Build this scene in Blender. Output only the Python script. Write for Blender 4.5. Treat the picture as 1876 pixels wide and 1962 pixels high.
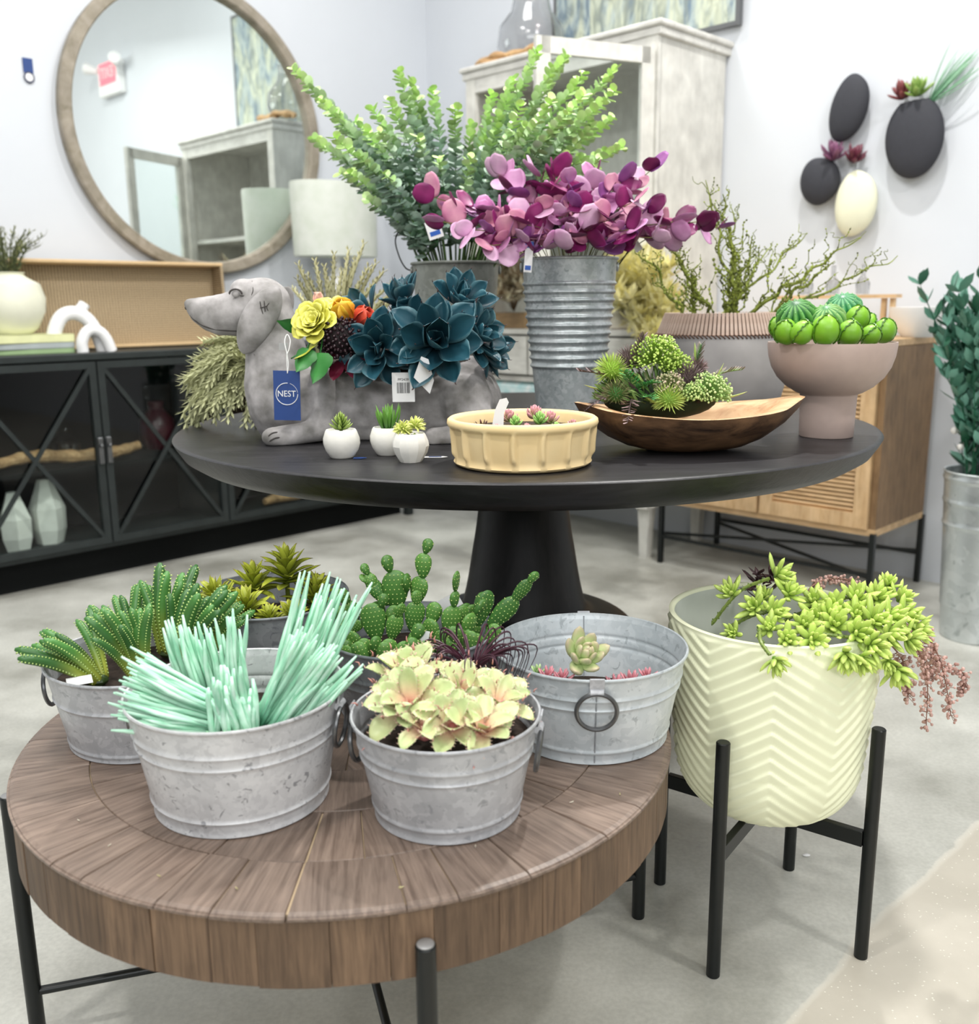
import bpy, math, random
from mathutils import Vector, Matrix, Euler, Quaternion
from mathutils import noise as mnoise
PI = math.pi
V = Vector
for o in list(bpy.data.objects): bpy.data.objects.remove(o)
scene = bpy.context.scene
COL = scene.collection

# ------------------------------------------------------------------ camera
F_PX, PITCH, ROLL, EYE = 1836.1, 0.21362, 0.01055, 1.0247
W_PX, H_PX = 1876.0, 1962.0
_f = V((0, math.cos(PITCH), -math.sin(PITCH))); _r = V((1, 0, 0)); _d = V((0, -math.sin(PITCH), -math.cos(PITCH)))
_r2 = _r * math.cos(ROLL) + _d * math.sin(ROLL); _d2 = -_r * math.sin(ROLL) + _d * math.cos(ROLL)
cam_data = bpy.data.cameras.new('camera'); cam = bpy.data.objects.new('camera', cam_data); COL.objects.link(cam)
cam.matrix_world = Matrix(((_r2.x, -_d2.x, -_f.x, 0), (_r2.y, -_d2.y, -_f.y, 0), (_r2.z, -_d2.z, -_f.z, EYE), (0, 0, 0, 1)))
cam_data.sensor_fit = 'HORIZONTAL'; cam_data.sensor_width = 36; cam_data.lens = F_PX / W_PX * 36
cam_data.clip_start = .05; cam_data.clip_end = 60
cam_data.dof.use_dof = True; cam_data.dof.focus_distance = 1.50
cam_data.dof.aperture_fstop = (cam_data.lens / 1000) / .0078
scene.camera = cam

def at(px, py, Y):
    """world point at depth y = Y seen at photograph pixel px, py (a measuring aid)"""
    d = _r2 * ((px - W_PX / 2) / F_PX) + _d2 * ((py - H_PX / 2) / F_PX) + _f
    return d * (Y / d.y) + V((0, 0, EYE))

# ------------------------------------------------------------------ world, exposure, lights
scene.view_settings.view_transform = 'Standard'
scene.view_settings.look = 'None'
scene.view_settings.gamma = 1
scene.view_settings.use_curve_mapping = False
scene.view_settings.exposure = 0.0
world = bpy.data.worlds.new('world'); scene.world = world; world.use_nodes = True
world.node_tree.nodes['Background'].inputs[0].default_value = (0.93, 0.97, 1.0, 1)
world.node_tree.nodes['Background'].inputs[1].default_value = 0.11

def area(name, loc, target, size, power, col=(1, 1, 1), size_y=None):
    l = bpy.data.lights.new(name, 'AREA'); l.size = size; l.energy = power; l.color = col
    if size_y: l.shape = 'RECTANGLE'; l.size_y = size_y
    o = bpy.data.objects.new(name, l); COL.objects.link(o); o.location = loc
    o.rotation_euler = (V(target) - V(loc)).to_track_quat('-Z', 'Y').to_euler()
    return o
# ceiling lamps of the shop
for x, y, e in ((-2.3, .4, 3), (-.6, 1.2, 27), (1.2, 1.3, 9), (-1.1, 2.6, 22), (-.1, 3.9, 17), (1.9, -.4, 6), (-.6, -.8, 15), (1.2, -1.2, 12)):
    area('ceiling_lamp', (x, y, 3.5), (x, y, 0), .55, e, (1, .985, .96))
# spot lamps on the track
area('track_lamp', (.9, 2.9, 3.4), (-.1, 1.4, .5), .12, 60, (1, .98, .95))
area('track_lamp', (-1.3, .2, 3.4), (-.2, 1.6, .5), .18, 26, (1, .98, .95))
area('track_lamp', (1.5, .3, 3.4), (.3, 1.7, .5), .18, 26, (1, .98, .95))
# unseen fill light added behind the camera to brighten the foreground
area('front_fill', (.3, -3.2, 2.5), (.1, 1.6, .7), 4.6, 118, (.97, .99, 1), 1.5)

# ------------------------------------------------------------------ colour helpers
def S(r, g, b):
    def c(x):
        x /= 255.0
        return x / 12.92 if x <= .04045 else ((x + .055) / 1.055) ** 2.4
    return (c(r), c(g), c(b))
def mixc(a, b, t):
    t = max(0, min(1, t)); return tuple(a[i] + (b[i] - a[i]) * t for i in range(3))
def jit(c, rnd, k=.12):
    s = 1 + rnd.uniform(-k, k); return tuple(min(1, x * s * (1 + rnd.uniform(-k, k) * .3)) for x in c)

# ------------------------------------------------------------------ mesh builder
class MB:
    def __init__(s): s.v = []; s.f = []; s.c = []
    def add(s, vs, fs, col=(1, 1, 1), M=None):
        b = len(s.v)
        if M is not None: vs = [M @ V(p) for p in vs]
        s.v += [tuple(p) for p in vs]
        s.f += [tuple(i + b for i in f) for f in fs]
        if callable(col): s.c += [col(p) for p in vs]
        elif col and isinstance(col[0], (tuple, list)): s.c += list(col)
        else: s.c += [col] * len(vs)
        return s
    def box(s, c, d, M=None, col=(1, 1, 1), ch=0):
        x, y, z = d[0] / 2, d[1] / 2, d[2] / 2
        if ch:
            vs = []; 
            rings = [(x - ch, y - ch, -z), (x, y, -z + ch), (x, y, z - ch), (x - ch, y - ch, z)]
            for a, b_, zz in rings: vs += [(c[0] + sx * a, c[1] + sy * b_, c[2] + zz) for sx, sy in ((-1, -1), (1, -1), (1, 1), (-1, 1))]
            fs = [(3, 2, 1, 0), (12, 13, 14, 15)]
            for k in range(3):
                for i in range(4): fs.append((k * 4 + i, k * 4 + (i + 1) % 4, k * 4 + 4 + (i + 1) % 4, k * 4 + 4 + i))
            return s.add(vs, fs, col, M)
        vs = [(c[0] + sx * x, c[1] + sy * y, c[2] + sz * z) for sz in (-1, 1) for sx, sy in ((-1, -1), (1, -1), (1, 1), (-1, 1))]
        fs = [(3, 2, 1, 0), (4, 5, 6, 7), (0, 1, 5, 4), (1, 2, 6, 5), (2, 3, 7, 6), (3, 0, 4, 7)]
        return s.add(vs, fs, col, M)
    def tube(s, pts, rad, n=8, col=(1, 1, 1), M=None, cap=True, flat=1.0, up=None):
        pts = [V(p) for p in pts]; m = len(pts)
        if not isinstance(rad, (list, tuple)): rad = [rad] * m
        vs = []; cs = []; prev = None
        for i, p in enumerate(pts):
            t = (pts[min(i + 1, m - 1)] - pts[max(i - 1, 0)])
            if t.length < 1e-9: t = V((0, 0, 1))
            t.normalize()
            if prev is None:
                ref = V(up) if up is not None else (V((0, 0, 1)) if abs(t.z) < .9 else V((1, 0, 0)))
            else: ref = prev
            a = ref - t * ref.dot(t)
            if a.length < 1e-6: a = t.orthogonal()
            a.normalize(); prev = a; b = t.cross(a)
            for k in range(n):
                an = 2 * PI * k / n
                vs.append(p + b * (math.cos(an) * rad[i]) + a * (math.sin(an) * rad[i] * flat))
                cs.append(col(i / (m - 1)) if callable(col) else col)
        fs = [(i * n + k, i * n + (k + 1) % n, (i + 1) * n + (k + 1) % n, (i + 1) * n + k) for i in range(m - 1) for k in range(n)]
        if cap:
            fs.append(tuple(reversed(range(n)))); fs.append(tuple(range((m - 1) * n, m * n)))
        return s.add(vs, fs, cs, M)
    def lathe(s, prof, n=48, col=(1, 1, 1), M=None, ex=1.0, fn=None, closed=False):
        """prof: list of (r, z); r = 0 at an end closes it"""
        vs = []; idx = []; cs = []
        for i, (r, z) in enumerate(prof):
            cc = col(i / max(1, len(prof) - 1)) if callable(col) else col
            if r < 1e-6: idx.append([len(vs)] * n); vs.append((0, 0, z)); cs.append(cc)
            else:
                idx.append(list(range(len(vs), len(vs) + n)))
                for k in range(n):
                    a = 2 * PI * k / n; rr = r if fn is None else fn(r, z, a)
                    vs.append((rr * math.cos(a), rr * math.sin(a) * ex, z)); cs.append(cc)
        fs = []
        R = range(len(prof) - 1) if not closed else range(len(prof))
        for i in R:
            A, B = idx[i], idx[(i + 1) % len(prof)]
            for k in range(n):
                q = []
                for w in (A[k], A[(k + 1) % n], B[(k + 1) % n], B[k]):
                    if w not in q: q.append(w)
                if len(q) > 2: fs.append(tuple(q))
        return s.add(vs, fs, cs, M)
    def ball(s, c, r, nu=10, nv=7, col=(1, 1, 1), M=None, fn=None):
        if not isinstance(r, (tuple, list)): r = (r, r, r)
        vs = [(0, 0, -1)]
        for j in range(1, nv):
            p = -PI / 2 + PI * j / nv
            for k in range(nu):
                a = 2 * PI * k / nu; vs.append((math.cos(a) * math.cos(p), math.sin(a) * math.cos(p), math.sin(p)))
        vs.append((0, 0, 1)); L = len(vs) - 1
        if fn: vs = [tuple(V(p) * fn(V(p))) for p in vs]
        vs = [(c[0] + p[0] * r[0], c[1] + p[1] * r[1], c[2] + p[2] * r[2]) for p in vs]
        fs = [(0, 1 + (k + 1) % nu, 1 + k) for k in range(nu)]
        for j in range(nv - 2):
            for k in range(nu): a = 1 + j * nu; fs.append((a + k, a + (k + 1) % nu, a + nu + (k + 1) % nu, a + nu + k))
        a = 1 + (nv - 2) * nu
        fs += [(a + k, a + (k + 1) % nu, L) for k in range(nu)]
        return s.add(vs, fs, col, M)
    def prism(s, poly, z0, z1, M=None, col=(1, 1, 1)):
        n = len(poly); vs = [(x, y, z0) for x, y in poly] + [(x, y, z1) for x, y in poly]
        fs = [tuple(reversed(range(n))), tuple(range(n, 2 * n))] + [(i, (i + 1) % n, n + (i + 1) % n, n + i) for i in range(n)]
        return s.add(vs, fs, col, M)
    def leaf(s, L, W, prof=None, bend=.3, cup=.15, n=6, m=4, th=.0012, col=(1, 1, 1), M=None, teeth=0, wav=0):
        """a leaf of real thickness growing along +Y, upper face +Z; bend>0 curls the tip up"""
        if prof is None: prof = lambda t: math.sin(PI * min(1, t * .96 + .04)) ** .7
        top = []; bot = []; ct = []; y = z = 0; ang = -bend * .15
        for i in range(n + 1):
            t = i / n; w = W / 2 * max(.02, prof(t))
            if teeth and 0 < i < n and i % 2: w *= 1 + teeth
            for j in range(m + 1):
                u = 2 * j / m - 1; zz = cup * w * u * u + wav * W * math.sin(t * 9 + u * 2)
                nx = V((u * w, y - math.sin(ang) * zz, z + math.cos(ang) * zz))
                dn = V((0, -math.sin(ang), math.cos(ang))) * th * (1 - abs(u) * .85) * (1 - .8 * t)
                top.append(nx + dn); bot.append(nx - dn)
                c = col(t, abs(u)) if callable(col) else col
                ct.append(c)
            y += L / n * math.cos(ang); z += L / n * math.sin(ang); ang += bend / n
        k = (n + 1) * (m + 1); q = m + 1; fs = []
        for i in range(n):
            for j in range(m):
                a = i * q + j
                fs.append((a, a + 1, a + q + 1, a + q)); fs.append((k + a, k + a + q, k + a + q + 1, k + a + 1))
            a = i * q; fs.append((a, a + q, k + a + q, k + a)); a = i * q + m; fs.append((a, k + a, k + a + q, a + q))
        for j in range(m):
            fs.append((j, k + j, k + j + 1, j + 1)); a = n * q + j; fs.append((a, a + 1, k + a + 1, k + a))
        return s.add(top + bot, fs, ct + ct, M)
    def fleshy(s, L, W, T, prof=None, bend=.5, n=8, m=7, col=(1, 1, 1), M=None, flat_top=.0, start=0.0):
        """a thick succulent leaf along +Y"""
        if prof is None: prof = lambda t: (math.sin(PI * min(1, t * .88 + .1))) ** .6
        vs = []; cs = []; y = z = 0; ang = start
        for i in range(m + 1):
            t = i / m; p = max(.03, prof(t)) if i < m else .04
            for k in range(n):
                a = 2 * PI * k / n; x = math.cos(a) * W / 2 * p; h = math.sin(a) * T / 2 * p
                if h > 0: h *= 1 - flat_top
                vs.append((x, y - math.sin(ang) * h, z + math.cos(ang) * h)); cs.append(col(t, abs(math.cos(a))) if callable(col) else col)
            y += L / m * math.cos(ang); z += L / m * math.sin(ang); ang += bend / m
        fs = [(i * n + k, i * n + (k + 1) % n, (i + 1) * n + (k + 1) % n, (i + 1) * n + k) for i in range(m) for k in range(n)]
        fs.append(tuple(reversed(range(n)))); fs.append(tuple(range(m * n, m * n + n)))
        return s.add(vs, fs, cs, M)
    def mesh(s, name, mat=None, smooth=True, sharp=None):
        me = bpy.data.meshes.new(name); me.from_pydata(s.v, [], s.f)
        ca = me.color_attributes.new('col', 'FLOAT_COLOR', 'POINT')
        flat = []
        for c in s.c: flat += [c[0], c[1], c[2], 1.0]
        ca.data.foreach_set('color', flat)
        if smooth: me.polygons.foreach_set('use_smooth', [True] * len(me.polygons))
        if sharp and smooth: me.set_sharp_from_angle(angle=math.radians(sharp))
        if mat: me.materials.append(mat)
        me.update(); return me

def link(name, me, parent=None, M=None):
    o = bpy.data.objects.new(name, me); COL.objects.link(o)
    if parent is not None: o.parent = parent
    if M is not None: o.matrix_local = M
    return o
def obj(name, mb, mat, parent=None, M=None, smooth=True, sharp=35, bevel=0):
    o = link(name, mb.mesh(name, mat, smooth, sharp), parent, M)
    if bevel:
        b = o.modifiers.new('bevel', 'BEVEL'); b.width = bevel; b.segments = 2; b.limit_method = 'ANGLE'
    return o
def tag(o, label=None, cat=None, group=None, kind=None):
    if label: o['label'] = label
    if cat: o['category'] = cat
    if group: o['group'] = group
    if kind: o['kind'] = kind
    return o
def thing(name, label, cat, loc=(0, 0, 0), rotz=0, group=None):
    o = bpy.data.objects.new(name, None); COL.objects.link(o); o.empty_display_size = .05
    o.location = loc; o.rotation_euler = (0, 0, rotz)
    return tag(o, label, cat, group)
def struct(name, mb, mat, M=None, smooth=False):
    return tag(obj(name, mb, mat, None, M, smooth), kind='structure')
def T(x, y=0, z=0): return Matrix.Translation(V((x, y, z)))
def R(ax, a): return Matrix.Rotation(a, 4, ax)
def SC(k): return Matrix.Scale(k, 4)
def aim(d, roll=0):
    """rotation taking +Y to direction d, keeping +Z as upward as can be"""
    d = V(d).normalized(); up = V((0, 0, 1))
    if abs(d.z) > .999: up = V((0, 1, 0))
    x = d.cross(up).normalized(); z = x.cross(d)
    m = Matrix(((x.x, d.x, z.x, 0), (x.y, d.y, z.y, 0), (x.z, d.z, z.z, 0), (0, 0, 0, 1)))
    return m @ R('Y', roll)
def spline(pts, n=10):
    P = [V(p) for p in pts]; out = []
    P = [P[0] * 2 - P[1]] + P + [P[-1] * 2 - P[-2]]
    for i in range(1, len(P) - 2):
        for k in range(n):
            t = k / n; a, b, c, d = P[i - 1:i + 3]
            out.append(.5 * ((2 * b) + (c - a) * t + (2 * a - 5 * b + 4 * c - d) * t * t + (3 * b - a - 3 * c + d) * t ** 3))
    out.append(P[-2]); return out
def _text(body, size, ext=.0003):
    cu = bpy.data.curves.new('lettering', 'FONT'); cu.body = body; cu.size = size; cu.extrude = ext; cu.align_x = 'CENTER'; cu.align_y = 'CENTER'
    cu.resolution_u = 3
    t = bpy.data.objects.new('tmp', cu); COL.objects.link(t)
    me = bpy.data.meshes.new_from_object(t.evaluated_get(bpy.context.evaluated_depsgraph_get()))
    bpy.data.objects.remove(t); me.materials.clear(); return me
TEXTS = {'NEST': _text('NEST', .0155, .0002), 'PP2439': _text('PP2439', .0065), 'EXIT': _text('EXIT', .11, .001)}
def text_mesh(body, size, mat, ext=.0003, sx=1.0):
    me = TEXTS[body]; me.materials.append(mat)
    for v in me.vertices: v.co.x *= sx
    return me
def bake(o):
    """apply the modifiers of o"""
    dg = bpy.context.evaluated_depsgraph_get(); me = bpy.data.meshes.new_from_object(o.evaluated_get(dg))
    o.modifiers.clear(); o.data = me; return o

# ------------------------------------------------------------------ materials
def new_mat(name, rough=.6, metal=0, spec=.5):
    m = bpy.data.materials.new(name); m.use_nodes = True; nt = m.node_tree; b = nt.nodes['Principled BSDF']
    b.inputs['Roughness'].default_value = rough; b.inputs['Metallic'].default_value = metal
    b.inputs['Specular IOR Level'].default_value = spec
    return m, nt, b
def N(nt, t, **k):
    n = nt.nodes.new(t)
    for a, v in k.items():
        if a.startswith('i_'): 
            key = a[2:]; key = int(key) if key.isdigit() else key.replace('_', ' ')
            n.inputs[key].default_value = v
        else: setattr(n, a, v)
    return n
def coords(nt, scale=(1, 1, 1), kind='Object'):
    tc = N(nt, 'ShaderNodeTexCoord'); mp = N(nt, 'ShaderNodeMapping'); mp.inputs['Scale'].default_value = scale
    nt.links.new(tc.outputs[kind], mp.inputs[0]); return mp.outputs[0]
def ramp(nt, src, stops):
    r = N(nt, 'ShaderNodeValToRGB'); e = r.color_ramp.elements
    while len(e) < len(stops): e.new(.5)
    for x, (p, c) in zip(e, stops): x.position = p; x.color = (*c, 1) if len(c) == 3 else c
    nt.links.new(src, r.inputs[0]); return r.outputs[0]
def bump(nt, b, h, strength=.3, dist=.002):
    n = N(nt, 'ShaderNodeBump'); n.inputs['Strength'].default_value = strength; n.inputs['Distance'].default_value = dist
    nt.links.new(h, n.inputs['Height']); nt.links.new(n.outputs[0], b.inputs['Normal'])
def mixn(nt, fac, a, b, mode='MIX'):
    n = N(nt, 'ShaderNodeMix', data_type='RGBA', blend_type=mode)
    for s, v in ((0, fac), (6, a), (7, b)):
        if isinstance(v, (int, float)): n.inputs[s].default_value = v
        elif isinstance(v, tuple): n.inputs[s].default_value = (*v, 1) if len(v) == 3 else v
        else: nt.links.new(v, n.inputs[s])
    return n.outputs[2]
def plain(name, c, rough=.6, metal=0, var=.06, scale=30, bmp=0, spec=.5, c2=None, detail=4, dist=.002):
    m, nt, b = new_mat(name, rough, metal, spec)
    no = N(nt, 'ShaderNodeTexNoise'); no.inputs['Scale'].default_value = scale; no.inputs['Detail'].default_value = detail
    nt.links.new(coords(nt), no.inputs[0])
    lo = c2 if c2 else tuple(x * (1 - var) for x in c); hi = c if c2 else tuple(min(1, x * (1 + var)) for x in c)
    nt.links.new(ramp(nt, no.outputs[0], [(.3, lo), (.7, hi)]), b.inputs['Base Color'])
    if bmp: bump(nt, b, no.outputs[0], bmp, dist)
    return m
def attr_mat(name, rough=.45, var=.12, scale=60, bmp=.0, spec=.5, sub=0, rnd=.12):
    """colour carried by the mesh, with fine mottling and a little variation from piece to piece"""
    m, nt, b = new_mat(name, rough, 0, spec)
    a = N(nt, 'ShaderNodeAttribute', attribute_name='col')
    no = N(nt, 'ShaderNodeTexNoise'); no.inputs['Scale'].default_value = scale; no.inputs['Detail'].default_value = 3
    nt.links.new(coords(nt), no.inputs[0])
    v = ramp(nt, no.outputs[0], [(.3, (1 - var,) * 3), (.7, (1 + 0 * var,) * 3)])
    c = mixn(nt, 1.0, a.outputs[0], v, 'MULTIPLY')
    oi = N(nt, 'ShaderNodeObjectInfo')
    hs = N(nt, 'ShaderNodeHueSaturation'); mr = N(nt, 'ShaderNodeMapRange')
    mr.inputs['To Min'].default_value = 1 - rnd; mr.inputs['To Max'].default_value = 1 + rnd
    nt.links.new(oi.outputs['Random'], mr.inputs[0]); nt.links.new(mr.outputs[0], hs.inputs['Value']); nt.links.new(c, hs.inputs['Color'])
    nt.links.new(hs.outputs[0], b.inputs['Base Color'])
    if sub: b.inputs['Subsurface Weight'].default_value = sub; b.inputs['Subsurface Radius'].default_value = (.01, .01, .005)
    if bmp: bump(nt, b, no.outputs[0], bmp)
    return m
def wood(name, dark, light, scale=(6, 60, 60), rough=.5, rnd=.25, ring=2.0, bmp=.15, fine=1.0, warm=None, spec=.5):
    """grain along local X"""
    m, nt, b = new_mat(name, rough, 0, spec)
    oi = N(nt, 'ShaderNodeObjectInfo'); tc = N(nt, 'ShaderNodeTexCoord'); mp = N(nt, 'ShaderNodeMapping'); mp.inputs['Scale'].default_value = scale
    ad = N(nt, 'ShaderNodeVectorMath', operation='ADD'); sc = N(nt, 'ShaderNodeVectorMath', operation='SCALE'); sc.inputs[3].default_value = 7
    cx = N(nt, 'ShaderNodeCombineXYZ')
    for i in range(3): nt.links.new(oi.outputs['Random'], cx.inputs[i])
    nt.links.new(cx.outputs[0], sc.inputs[0]); nt.links.new(tc.outputs['Object'], ad.inputs[0]); nt.links.new(sc.outputs[0], ad.inputs[1])
    nt.links.new(ad.outputs[0], mp.inputs[0])
    n1 = N(nt, 'ShaderNodeTexNoise'); n1.inputs['Scale'].default_value = ring; n1.inputs['Detail'].default_value = 6; n1.inputs['Roughness'].default_value = .62; n1.inputs['Distortion'].default_value = .6
    nt.links.new(mp.outputs[0], n1.inputs[0])
    n2 = N(nt, 'ShaderNodeTexNoise'); n2.inputs['Scale'].default_value = 14 * fine; n2.inputs['Detail'].default_value = 3
    nt.links.new(ad.outputs[0], n2.inputs[0])
    c = ramp(nt, n1.outputs[0], [(.3, dark), (.5, mixc(dark, light, .55)), (.7, light)])
    c = mixn(nt, .35, c, ramp(nt, n2.outputs[0], [(.3, (.55,) * 3), (.7, (1.25,) * 3)]), 'MULTIPLY')
    hs = N(nt, 'ShaderNodeHueSaturation'); mr = N(nt, 'ShaderNodeMapRange'); mr.inputs['To Min'].default_value = 1 - rnd; mr.inputs['To Max'].default_value = 1 + rnd
    nt.links.new(oi.outputs['Random'], mr.inputs[0]); nt.links.new(mr.outputs[0], hs.inputs['Value']); nt.links.new(c, hs.inputs['Color'])
    nt.links.new(hs.outputs[0], b.inputs['Base Color'])
    bump(nt, b, n1.outputs[0], bmp, .0015)
    return m
def galv(name, base, dark, light, scale=55, rough=.42, metal=.55, spots=.0):
    m, nt, b = new_mat(name, rough, metal)
    co = coords(nt); oi = N(nt, 'ShaderNodeObjectInfo')
    dn = N(nt, 'ShaderNodeTexNoise'); dn.inputs['Scale'].default_value = scale * .8; dn.inputs['Detail'].default_value = 3; nt.links.new(co, dn.inputs[0])
    mv = mixn(nt, .03, co, dn.outputs['Color'], 'ADD')
    vo = N(nt, 'ShaderNodeTexVoronoi'); vo.inputs['Scale'].default_value = scale * 1.7; nt.links.new(mv, vo.inputs[0])
    sep = N(nt, 'ShaderNodeSeparateColor'); nt.links.new(vo.outputs['Color'], sep.inputs[0])
    no = N(nt, 'ShaderNodeTexNoise'); no.inputs['Scale'].default_value = scale * .16; no.inputs['Detail'].default_value = 6; nt.links.new(co, no.inputs[0])
    c1 = ramp(nt, sep.outputs[0], [(.0, mixc(base, dark, .42)), (.5, base), (.95, mixc(base, light, .7))])
    c2 = ramp(nt, no.outputs[0], [(.3, mixc(base, dark, .55)), (.5, base), (.72, light)])
    c = mixn(nt, .58, c1, c2)
    n3 = N(nt, 'ShaderNodeTexNoise'); n3.inputs['Scale'].default_value = scale * 1.1; n3.inputs['Detail'].default_value = 5; n3.inputs['Distortion'].default_value = 1.2; nt.links.new(co, n3.inputs[0])
    f = ramp(nt, n3.outputs[0], [(.62, (0, 0, 0)), (.68, (1, 1, 1))])
    f2 = N(nt, 'ShaderNodeMath', operation='MULTIPLY'); f2.inputs[1].default_value = .55 + spots; nt.links.new(f, f2.inputs[0])
    c = mixn(nt, f2.outputs[0], c, dark)
    nt.links.new(c, b.inputs['Base Color'])
    bump(nt, b, sep.outputs[1], .06, .001)
    return m

M_LEAF = attr_mat('leaf', .42, .12, 70, sub=0)
M_LEAF_MATTE = attr_mat('leaf_matte', .75, .18, 90, bmp=.15)
M_WAX = attr_mat('succulent_leaf', .38, .16, 55, bmp=.05)
M_BLACK_METAL = plain('black_metal', (.006, .008, .008), .38, .2, .1)
M_PAPER = plain('white_card', (.85, .85, .85), .5, var=.01)
M_INK = plain('black_ink', (.01, .01, .012), .6)
M_NAVY = plain('navy_card', S(34, 66, 128), .55, var=.04)
M_BLUE = plain('blue_print', S(35, 90, 180), .5, var=.03)
M_SOIL = plain('dark_soil', (.03, .018, .012), .95, var=.4, scale=120, bmp=.8)
M_GLASS, _nt, _b = new_mat('clear_glass', .04); _b.inputs['Transmission Weight'].default_value = 1; _b.inputs['IOR'].default_value = 1.45

# ------------------------------------------------------------------ room: two walls meeting at a corner behind the tables
CORNER = V((-.30, 5.36, 0)); _s = math.sqrt(.5)
def room(a, b, z=0):
    """a: distance out from the right-hand wall, b: distance out from the left-hand wall"""
    return V((CORNER.x - _s * a + _s * b, CORNER.y - _s * a - _s * b, z))
RW = -PI / 4     # things against the right wall: local +X runs along the wall to the right, -Y faces out
LW = PI / 4      # things against the left wall
M_WALL = plain('painted_wall', S(212, 216, 222), .75, var=.015, scale=3, bmp=.02)
M_CEIL = plain('ceiling_paint', (.8, .8, .8), .9, var=.01)
def wall(name, p0, p1, h, th=.12):
    d = (p1 - p0); L = d.length; an = math.atan2(d.y, d.x)
    return struct(name, MB().box((L / 2, th / 2, h / 2), (L, th, h)), M_WALL, T(*p0) @ R('Z', an))
wall('wall_left', room(7.5, 0), room(-.12, 0), 3.8)
wall('wall_right', room(0, 0), room(0, 8), 3.8)
struct('ceiling', MB().box((-.3, 1.2, 3.86), (14, 14, .12)), M_CEIL)
m, nt, b = new_mat('concrete_floor', .38)
co = coords(nt)
n1 = N(nt, 'ShaderNodeTexNoise'); n1.inputs['Scale'].default_value = 2.2; n1.inputs['Detail'].default_value = 8; n1.inputs['Roughness'].default_value = .6; nt.links.new(co, n1.inputs[0])
n2 = N(nt, 'ShaderNodeTexNoise'); n2.inputs['Scale'].default_value = 120; n2.inputs['Detail'].default_value = 4; nt.links.new(co, n2.inputs[0])
c = ramp(nt, n1.outputs[0], [(.34, S(150, 149, 140)), (.5, S(186, 186, 178)), (.66, S(208, 208, 200))])
c = mixn(nt, .5, c, ramp(nt, n2.outputs[0], [(.35, (.82,) * 3), (.65, (1.06,) * 3)]), 'MULTIPLY')
# pale band of the next slab: right of a wandering line on the floor
sx = N(nt, 'ShaderNodeSeparateXYZ'); nt.links.new(co, sx.inputs[0])
def mth(op, a, bb):
    n = N(nt, 'ShaderNodeMath', operation=op)
    for i, v in enumerate((a, bb)):
        if isinstance(v, (int, float)): n.inputs[i].default_value = v
        else: nt.links.new(v, n.inputs[i])
    return n.outputs[0]
A0, A1 = (.988, 1.769), (.433, 1.215)
dx, dy = A1[0] - A0[0], A1[1] - A0[1]; ll = math.hypot(dx, dy)
line = mth('ADD', mth('MULTIPLY', mth('SUBTRACT', sx.outputs[0], A0[0]), -dy / ll), mth('MULTIPLY', mth('SUBTRACT', sx.outputs[1], A0[1]), dx / ll))
line = mth('ADD', line, mth('MULTIPLY', mth('SUBTRACT', n1.outputs[0], .5), .1))
band = ramp(nt, line, [(.0, (0, 0, 0)), (.012, (1, 1, 1))])
sp = N(nt, 'ShaderNodeTexVoronoi'); sp.inputs['Scale'].default_value = 95; nt.links.new(co, sp.inputs[0])
spk = ramp(nt, sp.outputs[0], [(.10, (1, 1, 1)), (.16, (0, 0, 0))])
c_b = mixn(nt, spk, ramp(nt, n1.outputs[0], [(.3, S(176, 170, 156)), (.7, S(205, 199, 186))]), S(225, 222, 210))
c = mixn(nt, band, c, c_b)
edge = ramp(nt, line, [(.0, (0, 0, 0)), (.004, (1, 1, 1)), (.010, (1, 1, 1)), (.016, (0, 0, 0))])
c = mixn(nt, mth('MULTIPLY', edge, .35), c, S(228, 224, 212))
nt.links.new(c, b.inputs['Base Color']); bump(nt, b, n2.outputs[0], .08, .001)
nt.links.new(ramp(nt, n1.outputs[0], [(.3, (.3,) * 3), (.7, (.48,) * 3)]), b.inputs['Roughness'])
M_FLOOR = m
struct('floor', MB().box((-.3, 1.2, -.05), (14, 14, .1)), M_FLOOR)
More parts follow.
